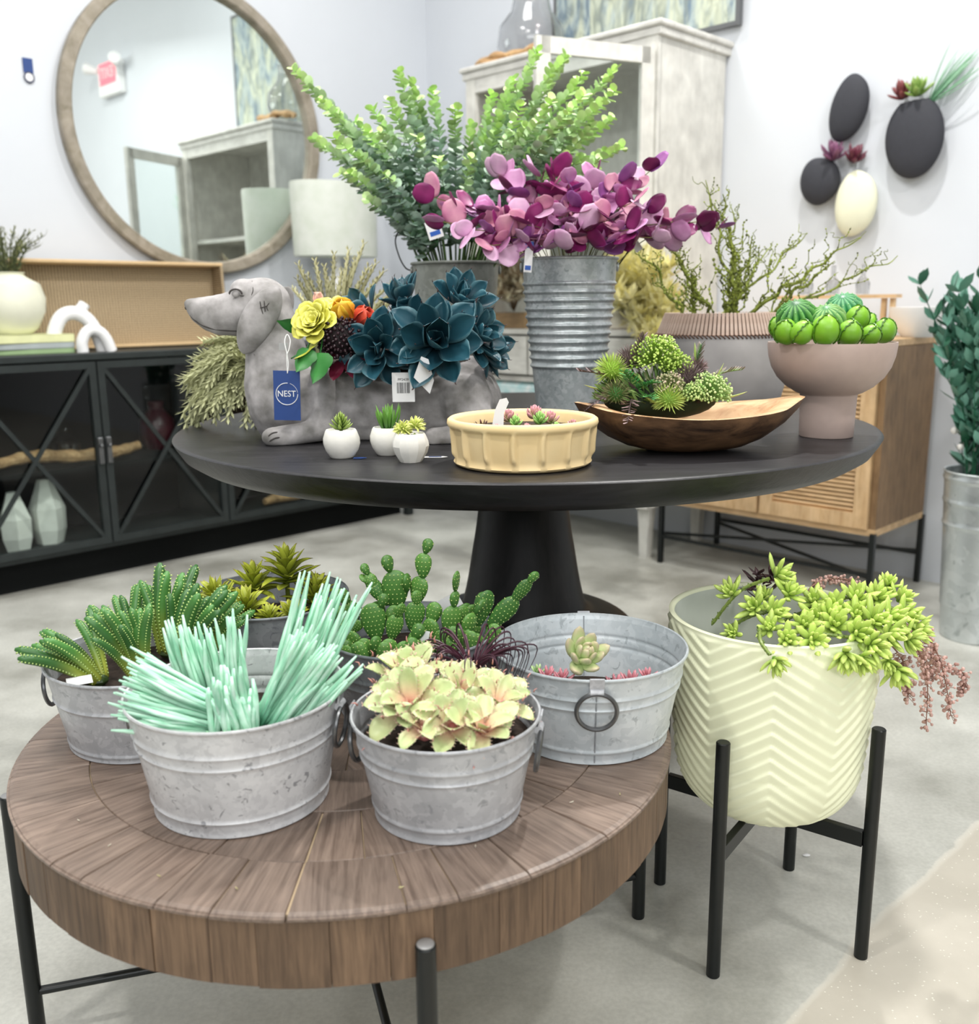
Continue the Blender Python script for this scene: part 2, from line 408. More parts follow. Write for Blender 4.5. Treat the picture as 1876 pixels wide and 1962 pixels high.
# ------------------------------------------------------------------ coffee table of wooden blocks
CT = V((-.204, 1.3193, 0)); CTZ = .4225
rnd = random.Random(5)
M_TEAK = wood('weathered_teak', S(92, 76, 66), S(142, 124, 111), (4, 60, 60), .42, .16, 2.6, .16)
M_TEAK_SIDE = wood('weathered_teak_block', S(78, 60, 45), S(124, 100, 78), (4, 60, 60), .6, .24, 2.4, .2)
M_FILL = plain('pale_joint_filler', S(178, 158, 128), .8)
ct = thing('coffee_table', 'round brown wooden block coffee table with black metal legs, holding the metal tubs', 'table', CT)
obj('core', MB().lathe([(0, .338), (.44, .338), (.452, .342), (.4525, .4195), (0, .4195)], 96), M_FILL, ct)
def sector(r0, r1, a0, a1, z0, z1, lip=False, n=4):
    """one wedge plank; local X runs outward along its grain"""
    am = (a0 + a1) / 2; poly = []
    arc = lambda r, A, B: [(r * math.cos(A + (B - A) * i / n), r * math.sin(A + (B - A) * i / n)) for i in range(n + 1)]
    inner = arc(r0, a0, a1) if r0 > .001 else [(0, 0)]
    k = len(inner); g = .0006
    vs = []
    def ringv(z, ins, ri=0, ro=0):
        o = []
        for (x, y) in (arc(r0 + ri + ins, a0 + (ins + g) / max(.02, r0), a1 - (ins + g) / max(.02, r0)) if k > 1 else [(ins, 0)]): o.append((x, y, z))
        for (x, y) in reversed(arc(r1 - ro - ins, a0 + (ins + g) / r1, a1 - (ins + g) / r1)): o.append((x, y, z))
        return o
    L = [ringv(z0, 0), ringv(z1 - (.006 if lip else .0012), 0)]
    if lip: L.append(ringv(z1 - .0015, 0, 0, .0035)); L.append(ringv(z1, .0009, 0, .008))
    else: L.append(ringv(z1, .0009))
    m_ = len(L[0]); 
    for l in L: vs += l
    fs = [tuple(reversed(range(m_)))] + [(j * m_ + i, j * m_ + (i + 1) % m_, (j + 1) * m_ + (i + 1) % m_, (j + 1) * m_ + i) for j in range(len(L) - 1) for i in range(m_)] + [tuple(range((len(L) - 1) * m_, len(L) * m_))]
    fs = [tuple(reversed(f)) for f in fs]
    Mi = R('Z', -am); vs = [Mi @ V(p) for p in vs]
    return MB().add(vs, fs), R('Z', am)
rings = [(.362, .462, 34), (.255, .362, 24), (.15, .255, 15), (.0, .15, 8)]
for ri, (r0, r1, cnt) in enumerate(rings):
    cuts = []; a = rnd.uniform(0, .2); w = 2 * PI / cnt
    cuts = [a + w * i + rnd.uniform(-.26, .26) * w for i in range(cnt)]; cuts.append(cuts[0] + 2 * PI)
    for i in range(cnt):
        mb, Mi = sector(r0 + .0004, r1 - .0004, cuts[i] + (.0016 / r1 if i % 4 == 1 else 0), cuts[i + 1], .4195, CTZ + rnd.uniform(-.0006, .0004), lip=(ri == 0))
        obj('plank', mb, M_TEAK, ct, Mi, smooth=False)
cnt = 46; w = 2 * PI / cnt
cuts = [w * i + rnd.uniform(-.22, .22) * w for i in range(cnt)]; cuts.append(cuts[0] + 2 * PI)
for i in range(cnt):
    a0, a1 = cuts[i] + .0009, cuts[i + 1] - .0009; am = (a0 + a1) / 2; ro = .458 + rnd.uniform(-.0008, .0008)
    mb = MB(); n = 4; vs = []
    z0, z1 = .337 + rnd.uniform(-.001, .001), .4148
    for z, ins in ((z0, .001), (z0 + .001, 0), (z1 - .001, 0), (z1, .001)):
        for k in range(n + 1): A = a0 + (a1 - a0) * k / n; vs.append(((ro - ins) * math.cos(A), (ro - ins) * math.sin(A), z))
        for k in range(n, -1, -1): A = a0 + (a1 - a0) * k / n; vs.append((.440 * math.cos(A), .440 * math.sin(A), z))
    m_ = 2 * (n + 1)
    fs = [tuple(reversed(range(m_))), tuple(range(3 * m_, 4 * m_))] + [(j * m_ + q, j * m_ + (q + 1) % m_, (j + 1) * m_ + (q + 1) % m_, (j + 1) * m_ + q) for j in range(3) for q in range(m_)]
    # stand the block frame up so that its grain (local X) is vertical
    Fr = R('Z', am) @ R('Y', PI / 2); Fi = Fr.inverted()
    obj('block', mb.add([Fi @ V(p) for p in vs], fs), M_TEAK_SIDE, ct, Fr, smooth=False)
for k in range(4):
    a = math.radians(-73.5 + 90 * k); x, y = .470 * math.cos(a), .470 * math.sin(a)
    lg = obj('leg', MB().lathe([(0, 0), (.0105, 0), (.011, .002), (.011, .3805), (.0095, .3822), (0, .3822)], 16), M_BLACK_METAL, ct, T(x, y, 0))
    obj('leg_cap', MB().lathe([(.0, .3820), (.0093, .3820), (.0093, .3832), (.008, .3838), (0, .3838)], 16), plain('worn_steel', (.35, .35, .35), .45, .6) if k == 0 else bpy.data.materials['worn_steel'], lg)
for k in range(2):
    a = math.radians(-73.5 + 90 * k); x, y = .470 * math.cos(a), .470 * math.sin(a)
    obj('crossbar', MB().tube([(x, y, .066 + k * .012), (-x, -y, .066 + k * .012)], .0062, 12), M_BLACK_METAL, ct)
tg = obj('tag_string', MB().tube(spline([(-.0135, 0, .01), (-.0155, -.002, .1), (-.0155, -.004, .21), (-.011, -.0125, .262), (.004, -.013, .272), (.0125, -.006, .255), (.0145, -.004, .15), (.0135, -.003, .01)], 8), .0007, 6), M_PAPER, ct, T(.470 * math.cos(math.radians(-73.5)), .470 * math.sin(math.radians(-73.5)), 0))
tg['label'] = 'thin white string looped round the front leg'

# ------------------------------------------------------------------ galvanised tubs
M_GALV = galv('galvanised_steel', S(182, 184, 188), S(128, 131, 137), S(216, 218, 221), 62, .40, .15)
M_GALV_SPOT = galv('spotted_galvanised_steel', S(206, 207, 209), S(138, 139, 143), S(228, 229, 230), 75, .42, .08, .3)
M_GALV_DK = galv('dull_galvanised_steel', S(150, 155, 160), S(104, 110, 116), S(186, 190, 194), 50, .45, .2)
M_GALV_IN = galv('pale_galvanised_steel', S(196, 204, 208), S(138, 146, 150), S(222, 226, 228), 55, .4, .12)
M_RING = plain('steel_ring', (.16, .165, .17), .32, .85, .15, 40)
def tub_profile(rb, rt, h, ribs):
    out = [(0, .004), (rb - .004, .004), (rb - .001, 0), (rb + .0022, .0015), (rb + .0018, .0045)]
    n = 60
    for i in range(1, n):
        t = i / n; z = .005 + (h - .010) * t; r = rb + (rt - rb) * z / h
        for rz in ribs:
            r += .0022 * math.exp(-((z / h - rz) * h / .0022) ** 2)
        out.append((r, z))
    out += [(rt + .0005, h - .004), (rt + .0022, h - .0032), (rt + .0028, h - .001), (rt + .0016, h + .0008), (rt - .0006, h), (rt - .0012, h - .004)]
    for i in range(n - 1, 0, -1):
        t = i / n; z = .006 + (h - .011) * t; r = rb + (rt - rb) * z / h - .0014
        for rz in ribs: r += .0018 * math.exp(-((z / h - rz) * h / .0022) ** 2)
        out.append((r, z))
    out += [(rb - .002, .007), (0, .007)]
    return out
def ring_handle(par, rt, rb, h, ang, rr, drop, tilt=.0, mat=None):
    """a strap lug riveted under the rim, with a ring hanging through it"""
    hz = h - drop; r_at = rb + (rt - rb) * hz / h
    Mh = R('Z', ang) @ T(r_at, 0, hz)
    slope = math.atan2(rt - rb, h)
    lug = MB().box((.0032, 0, .004), (.0022, .019, .024), R('Y', slope), ch=.0006)
    lug.tube([(.003, -.0085, -.005), (.003, .0085, -.005)], .0052, 12)
    lu = obj('handle_lug', lug, M_GALV, par, Mh)
    pts = [(.006, (rr) * math.sin(2 * PI * i / 40), -.005 - rr + rr * math.cos(2 * PI * i / 40)) for i in range(40)]
    mb = MB()
    for i in range(40):
        c = V(pts[i]); d1 = V((0, math.sin(2 * PI * i / 40), math.cos(2 * PI * i / 40))); d2 = V((1, 0, 0))
        mb.v += [tuple(c + (d1 * math.cos(2 * PI * k / 8) + d2 * math.sin(2 * PI * k / 8)) * .0031) for k in range(8)]; mb.c += [(1, 1, 1)] * 8
    mb.f += [(i * 8 + k, i * 8 + (k + 1) % 8, ((i + 1) % 40) * 8 + (k + 1) % 8, ((i + 1) % 40) * 8 + k) for i in range(40) for k in range(8)]
    obj('handle_ring', mb, M_RING, lu, R('Y', slope * .6 + tilt))
def tub(x, y, rt, rb, h, ang, label, mat=None, ribs=(.14, .635, .75), soil=.5, seam=None, rr=.026):
    t = thing('galvanised_tub', label, 'tub', (x, y, CTZ), 0, 'galvanised metal tubs on the coffee table')
    body = obj('tub_body', MB().lathe(tub_profile(rb, rt, h, ribs), 96), mat or M_GALV, t, sharp=50)
    for k in (0, 1): ring_handle(t, rt, rb, h, ang + PI * k, rr, .012)
    if seam is not None:
        for a in seam:
            mb = MB().tube([((rb + .0012) * math.cos(a), (rb + .0012) * math.sin(a), .004), ((rt + .0004) * math.cos(a), (rt + .0004) * math.sin(a), h - .003)], [.0011, .0011], 6)
            obj('seam', mb, M_GALV_DK, t)
            obj('seam', MB().tube([((rb - .0022) * math.cos(a + PI), (rb - .0022) * math.sin(a + PI), .008), ((rt - .0022) * math.cos(a + PI), (rt - .0022) * math.sin(a + PI), h - .003)], [.0010, .0010], 6), M_GALV_DK, t)
    if soil:
        sr = rb + (rt - rb) * soil - .003
        mb = MB().lathe([(0, h * soil), (sr * .5, h * soil + .002), (sr, h * soil)], 40, fn=lambda r, z, a: r)
        mb.v = [(p[0], p[1], p[2] + .006 * mnoise.noise(V(p) * 60)) if math.hypot(p[0], p[1]) < sr * .9 else p for p in mb.v]
        obj('filler', mb, M_SOIL, t)
    return t
TUBS = dict(
    left=(-.500, 1.297, .128, .104, .122), mint=(-.315, 1.110, .131, .105, .145), front=(-.055, 1.074, .112, .087, .127),
    right=(.140, 1.286, .135, .109, .131), back=(-.368, 1.520, .130, .101, .138), cactus=(-.120, 1.345, .126, .099, .137))
tub(*TUBS['left'], math.radians(188), 'galvanised tub at the left edge of the coffee table, full of long green finger cacti', M_GALV, ribs=(.08, .62), soil=.72)
tub(*TUBS['mint'], math.radians(-8), 'spotted galvanised tub at the front left, full of mint green sticks', M_GALV_SPOT, soil=.6)
tub(*TUBS['front'], math.radians(-8), 'smallest galvanised tub at the front, filled with pink and green toothed rosettes', M_GALV, soil=.72)
tub(*TUBS['right'], math.radians(-92), 'galvanised tub at the right with a ring handle facing out, holding one pale rosette', M_GALV_IN, soil=.28, seam=(math.radians(-92),))
tub(*TUBS['back'], math.radians(-14), 'galvanised tub at the back left with olive green leafy rosettes', M_GALV_DK, ribs=(.14, .60), soil=.62)
tub(*TUBS['cactus'], math.radians(12), 'galvanised tub in the middle row, full of dotted green paddle cacti', M_GALV_DK, ribs=(.14, .56, .66), soil=.66)

# ------------------------------------------------------------------ round pedestal table
DT = V((.0748, 2.0655, 0)); DTZ = .7746
M_BLKWOOD = wood('black_stained_wood', (.008, .008, .009), (.024, .023, .026), (3, 30, 30), .40, 0, 2.2, .5, spec=.4)
def ptop():
    o = [(0, DTZ - .075), (.30, DTZ - .074), (.50, DTZ - .070), (.62, DTZ - .062), (.68, DTZ - .050), (.705, DTZ - .034), (.718, DTZ - .014), (.7235, DTZ - .003), (.7215, DTZ - .0008), (.712, DTZ), (.5, DTZ), (.2, DTZ), (0, DTZ)]
    return o
dt = thing('pedestal_table', 'large round black wooden table on a flared pedestal, behind the coffee table', 'table', DT)
obj('tabletop', MB().lathe(ptop(), 160), M_BLKWOOD, dt, sharp=60)
M_BLKWOOD2 = wood('black_stained_pedestal', (.008, .008, .009), (.022, .021, .022), (14, 14, 2), .45, 0, 2.0, .3, spec=.25)
ped = [(0, 0), (.318, 0), (.322, .006), (.318, .03), (.300, .12), (.280, .20), (.268, .27), (.258, .30), (.240, .325), (.215, .340), (.185, .348), (.158, .354), (.142, .364), (.134, .385), (.124, .43), (.114, .49), (.104, .55), (.096, .62), (.091, .68), (.090, .71), (0, .71)]
_pp = spline([V((a, 0, b)) for a, b in ped[3:-1]], 4); ped = ped[:3] + [(q.x, q.z) for q in _pp] + [ped[-1]]
obj('pedestal', MB().lathe(ped, 96), M_BLKWOOD2, dt, sharp=40)

# ------------------------------------------------------------------ planter on its stand
ST = V((.443, 1.447, 0))
st = thing('plant_stand', 'black metal four-legged stand holding the big cream planter', 'plant stand', ST, math.radians(-35.8))
for k in range(4):
    Mk = R('Z', PI / 2 * k) @ T(.1755, 0, 0)
    lg = obj('leg', MB().lathe([(0, 0), (.0095, 0), (.0105, .0012), (.0105, .3905), (.009, .392), (0, .392)], 20), M_BLACK_METAL, st, Mk)
for k in range(2):
    obj('crossbar', MB().box((0, 0, .205 + .0001 * k), (.33, .012, .026 - .0002 * k), ch=.001), M_BLACK_METAL, st, R('Z', PI / 2 * k), smooth=False)
M_CREAM = plain('cream_glaze', S(244, 247, 214), .55, var=.015, scale=12, bmp=.03)
M_CREAM_IN = plain('grey_inner_glaze', S(205, 210, 200), .6, var=.03, scale=12)
PL = thing('herringbone_planter', 'large cream planter with raised herringbone ribs, on the black stand', 'planter', ST + V((.006, 0, .2182)))
def planter():
    ztop = .322; R0 = .163; n = 288; mb = MB()
    prof = []
    for i in range(61): a = PI / 2 * i / 60; prof.append((.065 + (R0 - .016 - .065) * math.sin(a), .105 * (1 - math.cos(a))))
    for i in range(1, 150): t = i / 149; prof.append((R0 - .016 + .016 * t ** .8, .105 + (ztop - .105) * t))
    def hb(a, z, amp=.0034):
        per = 2 * PI / 5; u = ((a + 1.204) / per) % 1.0; tri = abs(u - .5) * 2      # 0..1
        k = (z + tri * .066) / .0215; s = k % 1.0
        return amp * (s / .8 if s < .8 else (1 - s) / .2)
    vs = []; fs = []; m_ = len(prof)
    for (r, z) in prof:
        fade = min(1, r / .12) ** 2 * min(1, z / .004) * min(1, (ztop - z) / .006)
        for k in range(n):
            a = 2 * PI * k / n; rr = r + hb(a, z) * fade; vs.append((rr * math.cos(a), rr * math.sin(a), z))
    for i in range(m_ - 1): fs += [(i * n + k, i * n + (k + 1) % n, (i + 1) * n + (k + 1) % n, (i + 1) * n + k) for k in range(n)]
    fs.append(tuple(reversed(range(n))))
    mb.add(vs, fs)
    b0 = (m_ - 1) * n; extra = [(R0 + .001, ztop + .004), (R0 - .003, ztop + .006), (R0 - .007, ztop + .004), (R0 - .008, ztop)]
    vs2 = [(r * math.cos(2 * PI * k / n), r * math.sin(2 * PI * k / n), z) for r, z in extra for k in range(n)]
    base = len(mb.v); mb.add(vs2, [])
    lv = [b0] + [base + i * n for i in range(4)]
    for A, B in zip(lv, lv[1:]): mb.f += [(A + k, A + (k + 1) % n, B + (k + 1) % n, B + k) for k in range(n)]
    return mb
def planter_in():
    ztop = .322; R0 = .155; n = 144; vs = []; fs = []
    for i in range(25):
        z = ztop - (ztop - .10) * i / 24
        for k in range(n):
            a = 2 * PI * k / n; s = ((z * 1.0 + a * .09) / .02) % 1.0
            r = R0 - .012 * i / 24 - (.0015 * max(0, 1 - abs(s - .5) * 4) if 0 < i else 0); vs.append((r * math.cos(a), r * math.sin(a), z))
    for i in range(24): fs += [(i * n + k, (i + 1) * n + k, (i + 1) * n + (k + 1) % n, i * n + (k + 1) % n) for k in range(n)]
    fs.append(tuple(range(24 * n, 25 * n))) 
    return MB().add(vs, fs)
obj('outer_wall', planter(), M_CREAM, PL, sharp=60)
obj('inner_wall', planter_in(), M_CREAM_IN, PL, sharp=60)
# ------------------------------------------------------------------ dachshund planter
rnd = random.Random(11)
DY = 1.865
M_STONE = plain('grey_cast_stone', S(184, 180, 180), .9, scale=26, bmp=.9, c2=S(116, 114, 110), detail=8)
M_STONE_DK = plain('dark_stone_line', S(70, 66, 64), .9)
dog_o = V((-.27, DY, DTZ))
dog = thing('dachshund_planter', 'grey stone dachshund shaped planter lying on the black table', 'planter', dog_o)
def dp(px, py, Y=DY): return at(px, py, Y) - dog_o
mb = MB()
def blob(px, py, Y, rx, ry, rz, rot=0): mb.ball((0, 0, 0), (rx, ry, rz), 20, 14, M=T(*dp(px, py, Y)) @ R('Y', rot))
def caps(pts, rad): mb.tube([dp(*p) for p in pts], rad, 16); [mb.ball(dp(*p), r, 14, 10) for p, r in zip(pts, rad)]
# muzzle and skull
caps([(376, 591, DY), (389, 597, DY), (407, 602, DY), (427, 604, DY), (450, 602, DY), (480, 592, DY), (505, 585, DY)], [.0185, .0262, .0340, .0395, .043, .048, .051])
blob(500, 580, DY, .056, .046, .046); blob(472, 560, DY, .030, .036, .024, .3)
blob(366, 584, DY, .012, .015, .011)
blob(463, 562, DY - .030, .018, .012, .010, .5); blob(463, 562, DY + .030, .018, .012, .010, .5)
# neck, chest, barrel, rump
caps([(510, 592, DY), (522, 630, DY), (530, 680, DY), (540, 735, DY), (555, 770, DY)], [.047, .052, .060, .073, .082])
caps([(560, 772, DY), (640, 778, DY), (740, 780, DY), (830, 778, DY), (880, 770, DY)], [.084, .076, .074, .080, .084])
blob(885, 765, DY, .068, .088, .078); blob(905, 735, DY + .02, .042, .06, .055)
blob(640, 820, DY, .15, .07, .040); blob(780, 822, DY, .16, .072, .040)
# fore legs and paws, hind paw
for sgn in (-1, 1):
    Y0 = DY + sgn * .055
    caps([(618, 735, DY + sgn * .045), (625, 780, DY + sgn * .06), (618, 815, DY + sgn * .075)], [.032, .033, .030])
    caps([(625, 820, DY + sgn * .080), (580, 830, DY + sgn * .095), (540, 838, DY + sgn * .105)], [.025, .0195, .0205])
    blob(527, 838, DY + sgn * .108, .024, .021, .018)
    caps([(890, 770, DY + sgn * .055), (905, 800, DY + sgn * .08)], [.055, .040])
    caps([(905, 832, DY + sgn * .095), (850, 838, DY + sgn * .105), (832, 840, DY + sgn * .108)], [.026, .021, .021])
caps([(930, 745, DY), (952, 790, DY - .02), (940, 835, DY - .06)], [.020, .017, .012])
body = obj('body', mb, M_STONE, dog)
rm = body.modifiers.new('remesh', 'REMESH'); rm.mode = 'VOXEL'; rm.voxel_size = .0036
sm = body.modifiers.new('smooth', 'SMOOTH'); sm.factor = .6; sm.iterations = 4
bake(body)
me = body.data; me.polygons.foreach_set('use_smooth', [True] * len(me.polygons))
new_co = []
for v in me.vertices:
    c_ = V(v.co); c_ += V(v.normal) * (mnoise.noise(c_ * 28) * .0014 + mnoise.noise(c_ * 9) * .002); c_.z = max(c_.z, .0005); new_co += list(c_)
me.vertices.foreach_set('co', new_co); me.update()
me.materials.clear(); me.materials.append(M_STONE)
# ears: thick hanging flaps, lying against the head
for sgn in (-1, 1):
    rows = []; me_ = MB(); cpts = [(530, 549, .012), (524, 560, .026), (518, 578, .036), (512, 600, .042), (506, 622, .040), (499, 644, .033), (493, 662, .023), (488, 676, .010)]
    vs = []; nn = 18
    for i_, (px, py, wd) in enumerate(cpts):
        f = i_ / (len(cpts) - 1); c = dp(px, py, DY); c.y = sgn * (.040 + .026 * math.sin(PI * min(1, .15 + f * .75)))
        for k in range(nn):
            a = 2 * PI * k / nn; tx = math.cos(a) * wd; ty = math.sin(a) * (.0085 if i_ not in (0, len(cpts) - 1) else .003)
            vs.append((c.x + tx, c.y + ty - sgn * .012 * (tx / .042) ** 2, c.z + tx * .25))
    fs = [(i_ * nn + k, i_ * nn + (k + 1) % nn, (i_ + 1) * nn + (k + 1) % nn, (i_ + 1) * nn + k) for i_ in range(len(cpts) - 1) for k in range(nn)] + [tuple(reversed(range(nn))), tuple(range((len(cpts) - 1) * nn, len(cpts) * nn))]
    er = obj('ear', me_.add(vs, fs), M_STONE, dog, sharp=80); sb = er.modifiers.new('smooth', 'SUBSURF'); sb.levels = sb.render_levels = 2
# the opening in the back, filled with dark foam
obj('back_opening', MB().lathe([(0, .0), (.155, 0), (.165, .004), (.165, .012), (.15, .016), (0, .012)], 40, ex=.33), M_SOIL, dog, T(*dp(745, 705, DY)))
from mathutils.bvhtree import BVHTree
BV = BVHTree.FromPolygons([V(v.co) for v in body.data.vertices], [tuple(p.vertices) for p in body.data.polygons])
def snap_to(o_, pts, off=.0006):
    bv = BV
    out = []
    eye_l = V((0, 0, EYE)) - o_.matrix_local.translation - (o_.parent.location if o_.parent else V((0, 0, 0)))
    for p in pts:
        d = (p - eye_l).normalized(); h = bv.ray_cast(eye_l, d)
        out.append(h[0] + h[1] * off if h[0] is not None else p)
    return out
# eye, brow, mouth line, ear edge, scratches
ey = snap_to(body, [dp(452, 563, DY - .03)], .0)[0]
ey += V((0, -.0015, 0)); e = obj('eye', MB().ball((0, 0, 0), (.0070, .0045, .0066), 14, 10), M_STONE, dog, T(*ey))
obj('eyelid', MB().tube([(.0115 * math.cos(a) + .001, -.0042, .0082 * math.sin(a)) for a in [PI * (-.05 + 1.1 * i / 12) for i in range(13)]], [.0006] + [.0018] * 11 + [.0006], 6), M_STONE_DK, e)
obj('eye_corner', MB().tube([(.008, -.0035, -.003), (.015, -.001, -.004), (.022, .001, -.0035)], [.0012, .0009, .0004], 6), M_STONE_DK, e)
for nm, pl_ in (('mouth_line', [(364, 604), (378, 617), (400, 628), (430, 633), (462, 634)]),
                ('head_seam', [(483, 538), (485, 555), (482, 566)]), ('ear_edge', [(480, 590), (462, 612), (458, 640), (472, 672), (488, 680)]),
                ('scratch', [(498, 577), (500, 588), (504, 602)]), ('scratch', [(506, 576), (507, 586), (508, 598)]), ('scratch', [(498, 590), (506, 588), (512, 586)]),
                ('scratch', [(516, 580), (511, 588), (514, 596)]), ('toe_line', [(514, 836), (522, 830), (532, 828)]), ('toe_line', [(516, 846), (526, 840), (536, 838)])):
    P = snap_to(body, [dp(x, y, DY - .03) for x, y in pl_], .0001) if nm != 'scratch' else [dp(x, y, DY - .0735) for x, y in pl_]
    w = .0016 if 'line' in nm or 'ear' in nm else .0009
    obj(nm, MB().tube(spline(P, 4), [w * .4] + [w] * (len(spline(P, 4)) - 2) + [w * .4], 6), M_STONE_DK, dog)
nose = obj('nostril', MB().ball((0, 0, 0), (.003, .003, .004), 8, 6), M_STONE_DK, dog, T(*dp(357, 590, DY - .006)))

# the blue swing tag and the white price card
def card(name, px, py, Y, w, h, label, mat, rz=0, ry=0, cat='tag', pts=None, rx=0):
    t = thing(name, label, cat, at(px, py, Y)); t.rotation_euler = (rx, ry, rz)
    if pts: mb = MB().prism([(x * w, y * h) for x, y in pts], -.0004, .0004, R('X', PI / 2))
    else: mb = MB().box((0, 0, 0), (w, .0009, h))
    obj('card', mb, mat, t, smooth=False); return t
t = card('swing_tag', 550, 758, DY - .135, .048, .089, 'navy blue swing tag lettered NEST, hanging on the dachshund\'s chest', M_NAVY, ry=.03)
link('lettering', text_mesh('NEST', .0155, M_PAPER, .0002, .92), t, T(-.0005, -.0009, .003) @ R('X', PI / 2))
ring = MB(); 
rp = [(.0195 * math.cos(a), 0, .0195 * math.sin(a)) for a in [math.radians(85 + 275 * i / 40) for i in range(41)]]
ring.tube(rp, .0007, 6); obj('ring_mark', ring, M_PAPER, t, T(0, -.0009, .003))
obj('ring_mark_fine', MB().tube([(.0195 * math.cos(a), 0, .0195 * math.sin(a)) for a in [math.radians(8 + 65 * i / 12) for i in range(13)]], .0003, 5), M_PAPER, t, T(0, -.0009, .003))
obj('string', MB().tube(spline([(.002, -.001, .040), (.004, -.001, .055), (.0015, .001, .075), (-.003, .006, .095), (.0005, .012, .108), (.0065, .008, .098), (.005, .002, .082), (.0015, -.001, .07), (.002, -.001, .040)], 6), .0009, 6), M_PAPER, t)
t = card('price_card', 773, 742, DY - .150, .040, .052, 'white price card with a barcode hanging under the teal succulents', M_PAPER)
link('lettering', text_mesh('PP2439', .0065, M_INK), t, T(0, -.0007, .0135) @ R('X', PI / 2))
rb_ = random.Random(3); x = -.0115
while x < .0115:
    w_ = rb_.choice((.0004, .0006, .0010)); obj('barcode_bar', MB().box((x, -.0006, -.001), (w_, .0004, .019)), M_INK, t, smooth=False); x += w_ + rb_.choice((.0005, .0007, .001))
card('folded_card', 812, 719, DY - .165, .036, .066, 'pointed white folded tag hanging beside the barcode card', M_PAPER, pts=[(-.5, -.05), (-.1, .5), (.25, .42), (.5, -.15), (.28, -.5)], rz=.25)
card('sticker', 543, 664, DY - .078, .016, .013, 'small clear square sticker on the dachshund\'s neck', plain('clear_sticker', S(178, 178, 178), .3), rz=.1)

# ------------------------------------------------------------------ small white pots
M_POT = plain('chalky_white_pot', S(232, 230, 222), .8, scale=40, var=.06, bmp=.2)
def mini_pot(px, Y, label, facet=False):
    c = at(px, 880, Y); t = thing('mini_pot', label, 'pot', (c.x, Y, DTZ + .0), 0, 'small white pots in front of the dachshund')
    pr = [(0, 0), (.0185, 0), (.0205, .002), (.0275, .013), (.0308, .024), (.0305, .033), (.0265, .0445), (.0245, .0475), (.0225, .0475), (.0215, .044), (.0, .041)]
    if facet: pr = [(0, 0), (.018, 0), (.0275, .015), (.0305, .026), (.0295, .034), (.0255, .0445), (.0235, .0470), (.0225, .0465), (.0215, .043), (0, .041)]
    obj('pot_body', MB().lathe(pr, 12 if facet else 40, fn=(lambda r, z, a: r * (1 + .015 * math.sin(3 * a + z * 90)))), M_POT, t, sharp=22 if facet else 60)
    obj('filler', MB().lathe([(0, .0435), (.0215, .0425)], 20), M_SOIL, t)
    return t
p1 = mini_pot(656, 1.600, 'round white pot holding a dark green spiky rosette, left of the three mini pots')
p2 = mini_pot(745, 1.625, 'round white pot holding an upright grassy green succulent, behind another pot')
p3 = mini_pot(787, 1.550, 'faceted white pot holding two lime yellow blooms, nearest of the three mini pots', True)
def sprout(pot, label, kind):
    o = V(pot.location) + V((0, 0, .043)); t = thing('mini_succulent', label, 'succulent', o, 0, 'mini succulents in the white pots'); r_ = random.Random(hash(kind) % 7 if False else len(kind))
    if kind == 'spiky':
        mb0 = MB().fleshy(.024, .0065, .0035, bend=.9, col=lambda t_, u: mixc(S(52, 84, 26), S(170, 196, 92), t_ ** 1.4), n=6, m=5); me0 = mb0.mesh('spike', M_WAX)
        for lv in range(6):
            for k in range(8 - lv): link('leaf', me0, t, T(0, 0, .004 + lv * .0035) @ R('Z', k * 2 * PI / (8 - lv) + lv * .5) @ R('X', .15 + lv * .22) @ SC(1 - lv * .08))
        obj('stem', MB().tube([(0, 0, -.004), (0, 0, .02)], .003, 6, S(60, 90, 30)), M_LEAF, t)
    elif kind == 'grassy':
        for k in range(22):
            a = k * 2.4; rr = .002 + .007 * (k / 22); L = r_.uniform(.034, .05)
            m_ = MB().fleshy(L, .0058, .003, bend=r_.uniform(-.3, .7), start=0, col=lambda t_, u: mixc(S(30, 88, 22), S(120, 176, 70), t_), n=6, m=6)
            obj('leaf', m_, M_WAX, t, T(rr * math.cos(a), rr * math.sin(a), -.002) @ R('Z', a - PI / 2) @ R('X', 1.38 - .40 * k / 22))
    else:
        m0 = MB().leaf(.014, .0046, bend=.9, n=4, m=2, col=lambda t_, u: mixc(S(196, 214, 110), S(246, 248, 150), t_)).mesh('petal', M_LEAF)
        for cx, cz in ((-.011, .009), (.010, .015)):
            b_ = obj('bloom', MB().ball((0, 0, 0), .0055, 8, 6, S(220, 232, 120)), M_LEAF, t, T(cx, -.003 if cx < 0 else .0, cz))
            for k in range(48):
                z_ = 1 - 1.5 * k / 48; a = k * 2.4; q = math.sqrt(max(0, 1 - z_ * z_)); d = V((q * math.cos(a), q * math.sin(a), z_))
                link('petal', m0, b_, T(*(d * .004)) @ aim(d, r_.uniform(0, 6)))
        obj('stem', MB().tube([(-.010, -.003, 0), (0, 0, -.004), (.009, 0, .002)], .0025, 6, S(150, 180, 70)), M_LEAF, t)
sprout(p1, 'dark green spiky rosette succulent in the left mini pot', 'spiky')
sprout(p2, 'upright green grass-like succulent in the rear mini pot', 'grassy')
sprout(p3, 'pair of lime yellow frilly blooms in the nearest mini pot', 'blooms')
